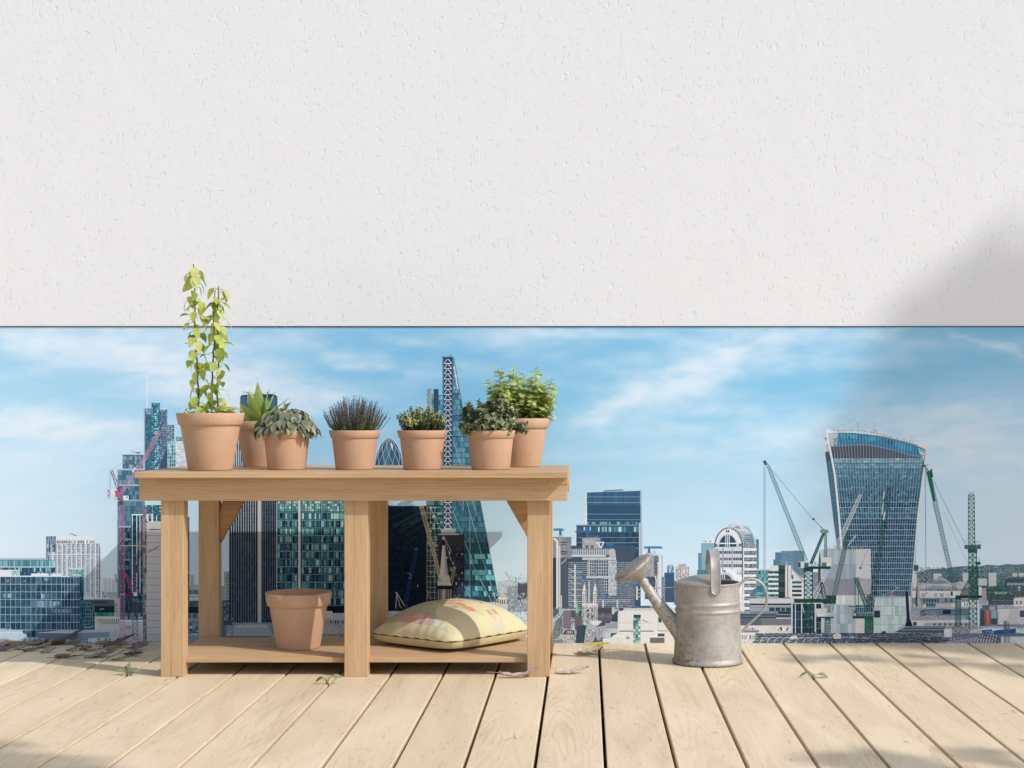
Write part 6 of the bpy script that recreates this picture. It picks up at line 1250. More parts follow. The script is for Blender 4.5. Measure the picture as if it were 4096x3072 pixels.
# --- agave
c, rb = pot_at(1038, 1868.4, 65, 4.775)
y = c.y
t = empty('potted_plant', c, 'broad bladed agave in the pot half hidden behind the sage', 'potted plant', GRP)
make_pot(t, c, S(103, y), rb, S(183, y), S(36, y), .006)
b = MB()
ct = c + UP * S(183, y) * .84
AG, AT = (.30, .38, .07), (.44, .52, .18)
blades = [(1030, 1532, .002, .024), (1075, 1552, .012, .022), (1102, 1572, -.01, .020), (1003, 1573, -.030, .024), (990, 1560, .03, .020), (972, 1615, -.045, .026), (932, 1618, -.01, .016), (1155, 1588, .01, .014), (1060, 1600, .045, .022), (1100, 1620, .045, .022), (1020, 1625, .05, .022), (1120, 1640, -.03, .02), (1145, 1640, .03, .018), (950, 1650, .03, .018)]
for (u, v, dy, wd) in blades:
    tp = at(u, v, y) + Vector((0, dy, 0))
    base = ct + Vector(((tp.x - ct.x) * .12, dy * .3, 0))
    d = (tp - base); L = d.length
    side = Vector((d.x, d.y, 0)); 
    n = (UP * .8 - side.normalized() * 1.0) if side.length > .01 else Vector((0, 1, .1))
    if dy < -.02: n = Vector((0, .6, .9))
    bend = R.uniform(-.15, .25) + (.55 if L > .075 and abs(d.x) > .05 else 0)
    dd = d.normalized()
    nn = (n - dd * n.dot(dd)).normalized()
    d0 = dd * math.cos(bend / 2) + nn * math.sin(bend / 2)
    leaf(b, base, d0, nn, L * 1.03, wd * .92, cj(AG, .1), bend, .34, 9, 'blade', cj(AT, .1))
b.build('foliage', mat_leaf('agave_leaf', .35, .42, .35), t)

# --- sage, drooping dome of grey leaves
c, rb = pot_at(1147, 1878.5, 75.5, 4.55)
y = c.y
t = empty('potted_plant', c, 'drooping grey green sage spilling over its terracotta pot', 'potted plant', GRP)
make_pot(t, c, S(101.5, y), rb, S(157, y), S(32, y), .0065)
b, st = MB(), MB()
ct = c + UP * S(157, y) * .9
SGC = [(.25, .265, .185), (.18, .195, .13), (.32, .335, .245), (.115, .13, .08)]
for k in range(260):
    el = math.asin(R.uniform(-.12, 1.0)); az = R.uniform(0, 2 * PI)
    o = Vector((math.cos(el) * math.cos(az), math.cos(el) * math.sin(az), math.sin(el)))
    rad = R.uniform(.82, 1.0)
    p = ct + Vector((o.x * .086 * rad, o.y * .074 * rad, .016 + o.z * .062 * rad))
    root_ = ct + Vector((o.x * .02, o.y * .02, 0))
    if k % 3 == 0: st.tube([root_, root_.lerp(p, .5) + UP * .012, p], .0009, 4, (.16, .19, .09, 1), cap=False)
    out = Vector((o.x, o.y, 0))
    d = out * R.uniform(.5, 1.0) + UP * (R.uniform(-1.1, -.3) if o.z < .85 else R.uniform(-.5, .2)) + rdir() * .15
    n = out * .6 + UP * .8 + rdir() * .35
    leaf(b, p, d, n, R.uniform(.024, .034), R.uniform(.0072, .0100), cj(R.choice(SGC), .12, .03), R.uniform(.2, .9), .12, 6, 'ovate')
st.build('stem', M_LEAFD, t); b.build('foliage', mat_leaf('felted_leaf', .12, .85, .15), t)

# --- heather: many thin upright needle stems
c, rb = pot_at(1419, 1879, 76, 4.55)
y = c.y
t = empty('potted_plant', c, 'purple grey heather with spiky upright stems in a terracotta pot', 'potted plant', GRP)
make_pot(t, c, S(103, y), rb, S(157, y), S(32, y), .0065)
b, st = MB(), MB()
ct = c + UP * S(157, y) * .9
for k in range(260):
    a = R.uniform(0, 2 * PI); rr = math.sqrt(R.random())
    ox, oy = math.cos(a) * rr, math.sin(a) * rr
    base = ct + Vector((ox * .046, oy * .046, 0))
    hh = (.105 - .048 * rr ** 2) * R.uniform(.72, 1.06)
    tipx = ox * .098 * R.uniform(.85, 1.05)
    tip_ = ct + Vector((tipx, oy * .085, max(.045, hh)))
    mid = base.lerp(tip_, .5) + Vector((ox * .006, oy * .006, -.004))
    path = [base, base.lerp(mid, .5), mid, mid.lerp(tip_, .5) + UP * .001, tip_]
    st.tube(path, lambda tt: .0010 - .0006 * tt, 4, (.085, .06, .06, 1), cap=False)
    st.tube([tip_, tip_ + UP * .0018], .0011, 4, (.07, .05, .06, 1))
    nn = int(46 * hh / .1)
    for i in range(nn):
        tt = .05 + .9 * i / nn
        s4 = tt * 4; j = min(3, int(s4)); p = path[j].lerp(path[j + 1], s4 - j)
        ax = (path[j + 1] - path[j]).normalized()
        o = ax.orthogonal().normalized(); o = Matrix.Rotation(i * 2.4 + k, 3, ax) @ o
        d = o * .8 + ax * .75
        L = R.uniform(.0055, .0085) * (1.25 - .62 * tt)
        g = R.random()
        col = cj((.22, .24, .13), .4) if tt < .62 or g < .35 else cj((.23, .225, .185), .4)
        wv = d.cross(ax).normalized() * .0010
        b.face([p - wv, p + wv, p + d * L], (*col, 1))
st.build('stem', M_LEAFD, t); b.build('foliage', M_LEAFD, t)

# --- variegated thyme: tufts of tiny leaves with pale yellow tips
c, rb = pot_at(1690, 1879, 76, 4.55)
y = c.y
t = empty('potted_plant', c, 'variegated thyme with yellow tipped tufts in a terracotta pot', 'potted plant', GRP)
make_pot(t, c, S(102, y), rb, S(157, y), S(32, y), .0065)
b, st = MB(), MB()
ct = c + UP * S(157, y) * .9
for k in range(64):
    a = k * 2.39996; rr = math.sqrt((k + .5) / 64)
    ox, oy = math.cos(a) * rr, math.sin(a) * rr
    base = ct + Vector((ox * .052, oy * .048, 0))
    h = (.074 - .026 * rr ** 3) * R.uniform(.62, 1.08)
    ax = Vector((ox * .42, oy * .42, 1)).normalized()
    tp = base + ax * h
    st.tube([base, tp], .0009, 4, (.07, .06, .03, 1), cap=False)
    yel = R.random()
    for i in range(62):
        tt = .12 + .88 * (i + R.random()) / 62
        p = base.lerp(tp, tt) + rdir() * .0035
        o = Matrix.Rotation(i * 2.4, 3, ax) @ ax.orthogonal().normalized()
        d = o + ax * (.5 + tt) + rdir() * .3
        if tt > .62 and yel > .38 and R.random() < .8: col = cj((.60, .60, .24), .2)
        else: col = cj((.075, .10, .038), .35) if R.random() < .75 else cj((.20, .225, .10), .25)
        leaf(b, p, d, ax + rdir() * .5, R.uniform(.0055, .0085), R.uniform(.0017, .0026), col, .3, .2, 3, 'ovate')
st.build('stem', M_LEAFD, t); b.build('foliage', mat_leaf('thyme_leaf', .2, .5, .3), t)

# --- oregano: dense dark grey green bush
c, rb = pot_at(1963, 1879, 77, 4.55)
y = c.y
t = empty('potted_plant', c, 'bushy dark grey green marjoram in front of the lime mint', 'potted plant', GRP)
make_pot(t, c, S(102.5, y), rb, S(157, y), S(32, y), .0065)
b, st = MB(), MB()
ct = c + UP * S(157, y) * .9
for k in range(150):
    el = math.asin(R.uniform(.02, 1)); az = R.uniform(0, 2 * PI)
    lump = 1 + .16 * math.sin(az * 3 + 1) * math.cos(el * 3)
    tp = ct + Vector((math.cos(el) * math.cos(az) * .094 * lump, math.cos(el) * math.sin(az) * .078 * lump, .004 + math.sin(el) * .096 * lump)) * R.choice([1, 1, .97, .9, .8, .66])
    tp.z = max(tp.z, ct.z + .004)
    tp = ct + (tp - ct)
    base = ct + Vector(((tp.x - ct.x) * .4, (tp.y - ct.y) * .4, 0))
    mid = base.lerp(tp, .5) + UP * .008
    st.tube([base, mid, tp], .0011, 4, (.10, .075, .04, 1), cap=False)
    for i in range(17):
        tt = .22 + .78 * i / 16
        p = base.lerp(mid, tt * 2) if tt < .5 else mid.lerp(tp, tt * 2 - 1)
        ax = (tp - mid).normalized()
        o0 = Matrix.Rotation(i * 1.57 + k, 3, ax) @ ax.orthogonal().normalized()
        for sg in (1, -1):
            d = o0 * sg + ax * R.uniform(.3, .9) + rdir() * .25
            col = cj(R.choice([(.175, .21, .10), (.12, .15, .065), (.225, .255, .14), (.33, .355, .225)]), .18, .05)
            leaf(b, p, d, ax + rdir() * .5, R.uniform(.012, .018) * (1.05 - .3 * tt), R.uniform(.0042, .0062), col, R.uniform(.1, .7), .3, 4, 'ovate')
st.build('stem', M_LEAFD, t); b.build('foliage', mat_leaf('marjoram_leaf', .12, .42, .45), t)

# --- lime green mint at the back right
c, rb = pot_at(2087, 1867.7, 75, 4.78)
y = c.y
t = empty('potted_plant', c, 'airy lime green mint in the tall pot at the bench right end', 'potted plant', GRP)
make_pot(t, c, S(115, y), rb, S(194, y), S(39, y), .006)
b, st = MB(), MB()
ct = c + UP * S(194, y) * .87
tips = [(1990, 1470), (1992, 1520), (1952, 1530), (1975, 1545), (2055, 1475), (2062, 1500), (2036, 1500), (2072, 1520), (2145, 1478), (2150, 1500), (2120, 1520), (2090, 1540), (2208, 1522), (2190, 1535), (2170, 1545), (2215, 1580), (2200, 1600), (2210, 1640), (2020, 1540), (2005, 1570), (2050, 1560), (2110, 1570), (2150, 1570), (2180, 1580), (2030, 1600), (2080, 1600), (2130, 1610), (2165, 1630), (2190, 1655), (2060, 1630), (2100, 1640), (1960, 1570), (1985, 1600), (2140, 1590), (2070, 1570), (2030, 1575), (2095, 1500)]
for (u, v) in tips:
    tp = at(u, v, y) + Vector((0, R.uniform(-.06, .045), 0))
    base = ct + Vector(((tp.x - ct.x) * .38 + R.uniform(-.01, .01), R.uniform(-.035, .035), 0))
    mid = base.lerp(tp, .5) + Vector(((tp.x - ct.x) * .10, 0, .004))
    path = [base, base.lerp(mid, .5), mid, mid.lerp(tp, .5), tp]
    st.tube(path, lambda tt: .0011 - .0005 * tt, 4, (.24, .28, .09, 1), cap=False)
    L0 = (tp - base).length
    n = max(4, int(L0 / .0105))
    for i in range(n + 1):
        tt = .2 + .8 * i / n
        s4 = min(3.999, tt * 4); j = int(s4); p = path[j].lerp(path[j + 1], s4 - j)
        ax = (path[j + 1] - path[j]).normalized()
        o0 = Matrix.Rotation(i * 1.57 + u, 3, ax) @ ax.orthogonal().normalized()
        for sg in (1, -1):
            d = o0 * sg + ax * R.uniform(.0, .5) + UP * R.uniform(-.25, .2)
            q = R.random()
            col = cj((.52, .60, .19) if q < .6 else (.38, .47, .12) if q < .85 else (.64, .70, .29), .14)
            if R.random() < .03: col = (.50, .36, .18)
            st_ = p + d.normalized() * .0035
            leaf(b, st_, d, UP + rdir() * .55, R.uniform(.018, .027) * (1.12 - .5 * max(0, tt - .55) / .45), R.uniform(.0072, .0112) * (1.1 - .5 * max(0, tt - .6)), col, R.uniform(.1, .7), .14, 5, 'round')
st.build('stem', M_LEAF, t); b.build('foliage', M_LEAF, t)

# --- the empty pot on the shelf
c, rb = pot_at(1193.7, 2602.7, 86.5, 4.602, .0504)
y = c.y
t = empty('plant_pot', c, 'empty terracotta plant pot standing on the lower shelf', 'plant pot')
make_pot(t, c, S(131.6, y), rb, .1595, S(52, y), .006, soil=0, name='pot_body')

# ================================================================== cushion on the shelf
A0, Bq = Vector((-.640, 4.724)), Vector((-.372, 4.520))       # left corner, front corner (plan)
ev = (Bq - A0); LE = ev.length; ev.normalize()
fv = Vector((-ev.y, ev.x)); WE = .372
zb_, SEAM, HT = .0512, .034, .121
cush = empty('cushion', (-.38, 4.74, zb_), 'plump cream cushion with poppy print lying on the lower shelf', 'cushion')
CREAM = (.60, .535, .33)


def cush_pt(a, b_, top):
    """a, b_ in 0..1 across the cushion; rounded square outline puffed to a crown"""
    x, yy = 2 * a - 1, 2 * b_ - 1
    # pull the sides in a little, as stuffed fabric does
    k = 1 - .045 * (1 - x * x) * (abs(yy) ** 3) - .045 * (1 - yy * yy) * (abs(x) ** 3)
    rx_ = x * (1 - .075 * abs(yy) ** 6) * k; ry_ = yy * (1 - .075 * abs(x) ** 6) * k
    m = max(1e-6, (1 - abs(x) ** 2.6) * (1 - abs(yy) ** 2.6))
    pl = A0 + ev * LE * (rx_ + 1) / 2 + fv * WE * (ry_ + 1) / 2
    if top:
        h = m ** .60
        z = zb_ + SEAM + (HT - SEAM) * h * (1 + .06 * (yy * .6 + .2))
        # gathers along the front-left seam
        e = max(0, 1 - (b_ / .22))
        z += .0022 * e * math.sin(a * 46 + 2 * math.sin(a * 9)) * m ** .2 * (1 if .15 < a < .9 else .2)
        z += .0025 * noise.noise(Vector((a * 5, b_ * 5, 2.2))) * h
    else:
        h = m ** .16
        z = zb_ + SEAM * (1 - h)
        z = max(z, zb_)
    return Vector((pl.x, pl.y, z))


def blob(a, b_, ca, cb, ra, rbb, rot=0, wob=.15, sd=0):
    da, db = a - ca, b_ - cb
    co, si = math.cos(rot), math.sin(rot)
    p, q = (da * co + db * si) / ra, (-da * si + db * co) / rbb
    return p * p + q * q < 1 + wob * noise.noise(Vector((a * 30, b_ * 30, sd)))


def print_col(a, b_):
    """printed panel of the cushion cover: poppies, stems, a faded green ground, pink block, blue corner"""
    c = CREAM
    b_ = b_ if b_ > .93 else .2 + (b_ - .05) * 1.20
    n = noise.noise(Vector((a * 6, b_ * 6, 0)))
    if b_ < .205 or a < .03 or b_ > .985: return cj_(c, n)
    # greyish green picture area along the front-left side
    if b_ < .74 and a < .80 - .50 * b_ + .22 * math.exp(-((b_ - .2) / .1) ** 2):
        c = (.36, .37, .24) if n < .05 else (.41, .42, .27)
        if a < .16: c = (.30, .42, .24) if a < .10 or n > .1 else (.44, .34, .20)
        if .27 < a < .66 and .205 < b_ < .33: c = (.50, .26, .235) if noise.noise(Vector((a * 22, b_ * 9, 1))) < .15 else (.56, .36, .32)
        if .66 < a < .92 and b_ < .36: c = (.42, .46, .42)
        if .74 < a < .84 and .215 < b_ < .31: c = (.66, .62, .42) if int(b_ * 160) % 2 else (.58, .56, .40)
    # stems fanning out of one point
    for k in range(11):
        tx, tb = .40 + .055 * k, .60 + .012 * k
        ox, ob = .36, .46
        tt = ((a - ox) * (tx - ox) + (b_ - ob) * (tb - ob)) / ((tx - ox) ** 2 + (tb - ob) ** 2)
        if 0 < tt < 1:
            dd = math.hypot(a - ox - tt * (tx - ox), b_ - ob - tt * (tb - ob))
            if dd < .007: c = (.30, .38, .17) if k % 2 else (.58, .52, .27)
    for (ca, cb, ra, rr) in ((.62, .55, .13, .05), (.70, .58, .10, .04), (.52, .52, .10, .05)):
        if blob(a, b_, ca, cb, ra, rr, .3, .9, 5): c = (.40, .47, .28)
    for i, (ca, cb, ra, rr, ro) in enumerate(((.50, .70, .075, .038, .2), (.58, .62, .055, .030, .5), (.66, .66, .06, .034, -.2), (.78, .64, .060, .042, .1), (.45, .62, .05, .03, 0), (.40, .68, .05, .025, .3), (.69, .56, .04, .025, .4), (.54, .79, .06, .03, 0))):
        if blob(a, b_, ca, cb, ra, rr, ro, .5, i): c = (.56, .165, .115) if noise.noise(Vector((a * 40, b_ * 40, i))) < .2 else (.62, .27, .20)
    # blocky pink and blue print near the far right corner
    if .78 < a < .97 and .80 < b_ < .95:
        c = (.62, .44, .30) if noise.noise(Vector((a * 20, b_ * 20, 7))) > -.1 else c
        if int((b_ - .80) * 24) % 2 == 0 and .84 < a < .90: c = (.34, .30, .20)
    if a > .955 and .72 < b_ < .93: c = (.50, .50, .38)
    return cj_(c, n)


def cj_(c, n):
    k = 1 + .05 * n
    c = tuple(x + (y - x) * .22 for x, y in zip(c, CREAM))
    return (c[0] * k, c[1] * k, c[2] * k, 1)


b = MB()
N = 150
top = [[cush_pt(i / N, j / N, True) for i in range(N + 1)] for j in range(N + 1)]
b.grid(top, colf=lambda j, i: print_col((i + .5) / N, (j + .5) / N))
M_ = 60
bot = [[cush_pt(i / M_, j / M_, False) for i in range(M_ + 1)] for j in range(M_ + 1)]
b.grid(list(reversed(bot)), (*CREAM, 1))
b.build('cover', M_CLOTH, cush)
edge = [cush_pt(i / N, 0, True) for i in range(N + 1)] + [cush_pt(1, j / N, True) for j in range(1, N + 1)] + [cush_pt(1 - i / N, 1, True) for i in range(1, N + 1)] + [cush_pt(0, 1 - j / N, True) for j in range(1, N)]
edge = [p + Vector((0, 0, .0012 * math.sin(i * .3))) for i, p in enumerate(edge)] 
edge.append(edge[0])
b = MB(); b.tube(edge, .0017, 6, (.52, .40, .20, 1), cap=False)
b.build('piping', M_CLOTH, cush)
# lettering on the crown of the cushion
cu = bpy.data.curves.new('lettering', 'FONT'); cu.body = 'purpose'; cu.size = 1.0; cu.align_x = 'LEFT'
tmp = bpy.data.objects.new('lettering_source', cu); COL.objects.link(tmp)
bpy.context.view_layer.update()
me = bpy.data.meshes.new_from_object(tmp)
bpy.data.objects.remove(tmp)
bmx = bmesh.new(); bmx.from_mesh(me)
bmesh.ops.subdivide_edges(bmx, edges=bmx.edges, cuts=2, use_grid_fill=True)
wd = max(v.co.x for v in bmx.verts)
lb = Vector(cush.location)
for v in bmx.verts:
    s_ = v.co.x / wd
    q = cush_pt(.47 + .27 * s_, .64 - .02 * s_ + v.co.y * .07 , True)
    v.co = q + Vector((0, -.0002, .0012)) - lb
bmx.to_mesh(me); bmx.free()
me.materials.clear(); me.materials.append(mat_flat('lettering_grey', (.22, .20, .13), .8))
lo = bpy.data.objects.new('lettering', me); COL.objects.link(lo); lo.parent = cush
lo['label'] = 'grey lettering reading purpose'

# ================================================================== watering can
wc = Vector((at(2831, 0, 4.711).x, 4.711, 0))
can = empty('watering_can', wc, 'weathered galvanised watering can with brown rust near its base', 'watering can')
RB, RT, HB = .0985, .0900, .2345
b = MB()
def rz(z): return RB + (RT - RB) * z / HB
prof = [(.0005, .0035), (RB - .002, .0035), (RB + .0005, .0015), (RB + .0042, .0030), (RB + .0048, .0080), (RB + .0030, .0125), (rz(.014), .0145)]
for z in [.02 + .0125 * i for i in range(11)]: prof.append((rz(z), z))
for z0 in (.1535, .1745):
    for k in range(7):
        z = z0 - .0055 + .011 * k / 6; prof.append((rz(z) + .0024 * math.sin(PI * k / 6), z))
    prof.append((rz(z0 + .0085), z0 + .0085))
prof += [(rz(.2), .2), (rz(.222), .222), (RT + .0008, .2285), (RT + .0032, .2310), (RT + .0036, .2335), (RT + .0014, HB), (RT - .001, HB - .0005), (RT - .0016, .228), (rz(.1) - .0018, .1), (RB - .003, .006), (.0005, .006)]
prof = sorted(prof[:7], key=lambda q: 0) + prof[7:]
b.lathe(prof, wc, 96)
b.build('body', M_ZINC, can, merge=True)
# half cover over the spout side, gently domed, with a curved opening edge
b = MB(); rows = []
for i in range(13):
    rows.append([])
    for k in range(33):
        x = -RT + (RT * 1.16) * i / 12              # from the spout side to past the middle
        hw = math.sqrt(max(0, RT ** 2 - x * x)) * .995
        yy = hw * (2 * k / 32 - 1)
        xx = x - (.030 * (1 - (yy / RT) ** 2) * 0 if x > 0 else 0)
        # edge of the opening is an arc
        xc = x + (.020 * (yy / RT) ** 2 if i == 12 else 0) * 1
        dome = .022 * max(0, 1 - (yy / max(hw, 1e-4)) ** 2) ** .7 * math.sin(min(1, (x + RT) / (RT * 1.16)) * PI * .62) ** .8 if hw > 1e-4 else 0
        rows[-1].append(wc + Vector((xc, yy, HB - .0015 + dome)))
b.grid(rows)
b.build('cover_plate', M_ZINC, can)
# carrying strap over the top
b = MB(); hx = at(2862, 0, 4.62).x - wc.x
ang = math.radians(1)
def hp(tt):
    """strap centre line from the front rim over the top to the rear rim"""
    if tt < .36: s_ = tt / .36; return (-RT - .0055 + .0055 * s_, .2075 + (.268 - .2075) * s_)
    if tt > .64: s_ = (1 - tt) / .36; return (RT + .0055 - .0055 * s_, .2075 + (.268 - .2075) * s_)
    a_ = PI * (tt - .36) / .28
    return (-RT * math.cos(a_), .268 + .060 * math.sin(a_) ** .8)
rows = []
path = [hp(i / 60) for i in range(61)]
for i, (yy, z) in enumerate(path):
    y2, z2 = path[min(60, i + 1)]; y1, z1 = path[max(0, i - 1)]
    ty_, tz_ = y2 - y1, z2 - z1; l_ = math.hypot(ty_, tz_) or 1
    ny_, nz_ = -tz_ / l_, ty_ / l_
    e_ = min(i, 60 - i) / 4.0
    w_ = .0148 * (math.sqrt(max(.03, 1 - (1 - e_) ** 2)) if e_ < 1 else 1)
    row = []
    for (sx, off) in ((-1, 0), (-.94, .0022), (-.80, .0006), (0, .0002), (.80, .0006), (.94, .0022), (1, 0), (.9, -.0015), (0, -.0014), (-.9, -.0015)):
        x_ = sx * w_
        px, py, pz = x_, yy + ny_ * off, z + nz_ * off
        row.append(wc + Vector((hx + px * math.cos(ang) - py * math.sin(ang) * .35, py, pz)))
    rows.append(row)
b.grid(rows, closed=True)
b.face(rows[0]); b.face(rows[-1])
b.build('carrying_handle', M_ZINC, can)
b = MB()
for sx in (-.0075, .0085): b.lathe([(.0001, .0), (.0016, .0003), (.0021, .0012), (.0012, .0022), (.0001, .0024)], (0, 0, 0), 10)
vs_ = b.v; n_ = len(vs_) // 2
for q in range(len(vs_)):
    x_, y_, z_ = vs_[q]; sx = -.0075 if q < n_ else .0085
    vs_[q] = tuple(wc + Vector((hx + sx + x_ + .031, -RT - .0070 - z_ * 1.0, .2150 + y_)))
b.build('rivet', M_ZINC, can)
# side handle: bent rod at the right
b = MB()
def wpx(u, v, dy=0): q = at(u, v, wc.y); q.y += dy; return q
hp_ = [(2953, 2356), (2962, 2334), (2982, 2320), (3004, 2316), (3030, 2322), (3052, 2340), (3064, 2366), (3068, 2396), (3060, 2428), (3040, 2455), (3012, 2482), (2985, 2508), (2968, 2528)]
pts = [wpx(u, v) for u, v in hp_]
sm = []
for i in range(len(pts) - 1):
    p0, p1, p2, p3 = pts[max(0, i - 1)], pts[i], pts[i + 1], pts[min(len(pts) - 1, i + 2)]
    for k in range(6):
        q = k / 6; sm.append(.5 * ((2 * p1) + (p2 - p0) * q + (2 * p0 - 5 * p1 + 4 * p2 - p3) * q * q + (3 * p1 - p0 - 3 * p2 + p3) * q ** 3))
sm.append(pts[-1])
b.tube(sm, .0038, 10)
b.box(sm[0].x - .0045, sm[0].x + .001, wc.y - .008, wc.y + .008, sm[0].z - .024, sm[0].z + .004)
b.build('side_handle', M_ZINC, can)
# spout, two tapering sleeves, and the rose
b = MB()
s0, s1, s2 = wpx(2722, 2530), wpx(2631, 2414), wpx(2566, 2316)
ax1 = (s1 - s0).normalized()
b.tube([s0 - ax1 * .01, s0, s0.lerp(s1, .5), s1], lambda tt: .0290 - .0105 * tt, 28)
b.build('spout', M_ZINC, can)
b = MB()
b.tube([s1 - ax1 * .004, s1, s1 + ax1 * .003], .0192, 28)
b.tube([s1, s1.lerp(s2, .5), s2], lambda tt: .0172 - .0052 * tt, 28)
b.tube([s2 - (s2 - s1).normalized() * .016, s2 - (s2 - s1).normalized() * .006], .0150, 24)
so = b.build('spout_sleeve', M_ZINC, can)
b = MB()
dc = wpx(2530, 2268)
nrm = Vector((-.570, -.11, .81)).normalized()
RR = .0615
e1 = nrm.cross(Vector((0, 1, 0))).normalized(); e2 = nrm.cross(e1)
neck = s2 - (s2 - s1).normalized() * .002
def ring(cn, r, a_, b2): return [cn + (a_ * math.cos(2 * PI * k / 56) + b2 * math.sin(2 * PI * k / 56)) * r for k in range(56)]
nd = (s2 - s1).normalized(); f1 = nd.orthogonal().normalized(); f1 = (e1 - nd * e1.dot(nd)).normalized(); f2 = nd.cross(f1)
if f2.dot(e2) < 0: f2 = -f2
rows = []
for i in range(9):
    tt = i / 8
    cn = neck.lerp(dc - nrm * .004, tt)
    aa = f1.lerp(e1, tt).normalized(); bb = f2.lerp(e2, tt).normalized()
    rows.append(ring(cn, .0120 + (RR - .0120) * tt ** .92, aa, bb))
rows.append(ring(dc - nrm * .002, RR + .0012, e1, e2)); rows.append(ring(dc + nrm * .0012, RR + .0012, e1, e2)); rows.append(ring(dc + nrm * .002, RR - .001, e1, e2))
for k in range(6): rows.append(ring(dc + nrm * (.002 + .006 * math.sin(PI / 2 * (k + 1) / 6)), RR * math.cos(PI / 2 * (k + 1) / 6.02), e1, e2))
b.grid(rows, closed=True)
ro_ = b.build('rose', M_ZINC, can, merge=True)
b = MB()
for q in range(40):
    r_ = RR * .9 * math.sqrt((q + .5) / 40); a_ = q * 2.39996
    cpt = dc + (e1 * math.cos(a_) + e2 * math.sin(a_)) * r_ + nrm * (.0025 + .006 * math.sqrt(max(0, 1 - (r_ / RR) ** 2)))
    b.face([cpt + (e1 * math.cos(z) + e2 * math.sin(z)) * .0013 for z in [2 * PI * k / 7 for k in range(7)]])
ho = b.build('spray_hole', mat_flat('dark_hole', (.02, .018, .016)), can)
ho.parent = ro_; ho.location = (0, 0, 0)
b = MB(); b.tube([wpx(2607, 2350), wpx(2625, 2351), wpx(2700, 2350.5), wpx(2712, 2346)], .0016, 8)
b.box(wc.x - RT - .0035, wc.x - RT + .003, wc.y - .006, wc.y + .006, .212, .236)
b.build('spout_stay', M_ZINC, can)

# ================================================================== fallen leaves and seedlings on the deck
DL = MB
def dead_leaf(u, v, L, W, rot, col, curl=.5, tilt=.15, lift=.002, label='', group=None, name='fallen_leaf', prof='ovate', stalk=True, cat='leaf', wav=1.0, flat=True, roll=None):
    roll = roll if roll is not None else R.uniform(.06, .32) if flat else .3
    if flat: curl, tilt, W = curl * .35, tilt * .22, W * 1.25
    p = on_floor(u, v)
    o = empty(name, p, label, cat, group)
    b = MB()
    dx, dy = math.cos(rot), math.sin(rot)
    d = Vector((dx, dy, tilt)).normalized()
    sgn = Vector((-dy, dx, 0))
    n = d.cross(sgn); n = n if n.z > 0 else -n
    rows = []
    seg = 14
    q = p - Vector((dx, dy, 0)) * L / 2
    dd, nn = d.copy(), n.copy()
    pts = []
    for i in range(seg + 1):
        t_ = i / seg
        w_ = (math.sin(PI * t_ ** .8) ** .8) * W * (1 - .18 * abs(math.sin(i * 2.1 + u))) if prof == 'ovate' else (math.sin(PI * (t_ * .9 + .05)) ** .55) * W
        s_ = dd.cross(nn)
        s_ = (s_ if s_.y > 0 else -s_) * math.cos(roll) + nn * math.sin(roll)
        rows.append([q + s_ * (w_ * k / 3) + nn * (abs(k) / 3.0) ** 1.6 * W * .55 * curl + nn * .0016 * wav * math.sin(i * 1.7 + k * 2.3 + u) for k in range(-3, 4)])
        a_ = -curl * 1.0 / seg
        d2 = dd * math.cos(a_) - nn * math.sin(a_); nn = dd * math.sin(a_) + nn * math.cos(a_); dd = d2
        q = q + dd * (L / seg)
    zmin = min(pt.z for r_ in rows for pt in r_)
    dz = lift - zmin
    for r_ in rows:
        for pt in r_: pt.z += dz
    b.grid(rows, colf=lambda i, j: cj(col, .16, .05) + (1,))
    b.build('blade', M_DRY, o)
    if stalk:
        b = MB(); a0 = rows[0][3]
        b.tube([rows[3][3], a0, a0 - Vector((dx, dy, 0)) * L * .14 + UP * .001, a0 - Vector((dx, dy, 0)) * L * .26 + UP * .002], .0007, 5, (*cj(col, .1), 1))
        b.build('stalk', M_DRY, o)
    return o


PUR, BRN, GRY = (.22, .16, .17), (.33, .24, .16), (.37, .31, .27)
G_ = 'dead leaves drifted against the wall left of the bench'
heap = [(30, 2576, .07, .022, 1.2, BRN), (345, 2600, .05, .016, -.5, PUR), (180, 2592, .06, .018, -.6, GRY), (560, 2580, .06, .016, -.3, BRN), (20, 2603, .055, .016, .1, PUR), (85, 2598, .05, .015, -.3, GRY), (60, 2584, .06, .02, .4, BRN), (125, 2604, .05, .012, .2, PUR), (10, 2586, .06, .02, 0, GRY), (150, 2580, .06, .018, .5, BRN), (210, 2581, .07, .018, -.2, PUR), (160, 2563 + 12, .06, .018, .1, PUR), (330, 2585, .05, .014, .3, GRY), (235, 2576, .05, .02, 1.0, BRN), (300, 2576, .05, .014, .8, GRY), (415, 2578, .05, .014, .1, BRN), (100, 2577, .06, .02, .2, GRY), (195, 2610, .05, .012, .6, GRY), (290, 2604, .04, .010, 0, BRN), (380, 2606, .06, .006, .1, BRN), (455, 2600, .05, .012, .3, BRN), (480, 2578, .07, .02, .2, GRY), (250, 2629, .05, .012, -.1, PUR), (370, 2632, .05, .010, .1, GRY)]
for i, (u, v, L, W, ro, col) in enumerate(heap):
    dead_leaf(u, v, L, W, ro, col, R.uniform(.2, 1.0), R.uniform(.02, .3), .001, 'dull purple brown leaf in the drift against the wall left of the bench', G_, stalk=i % 5 == 0)
dead_leaf(555, 2601, .060, .016, .05, PUR, .9, .12, .004, 'curled purple leaf nearest the wall beside the left bench leg')
dead_leaf(535, 2624, .058, .013, .02, (.10, .07, .085), .35, .05, .003, 'flat oval purple leaf just left of the front bench leg')
dead_leaf(275, 2634, .085, .006, .08, (.14, .09, .08), .3, .1, .002, 'thin dark leaf sliver at the edge of the sunlit boards')
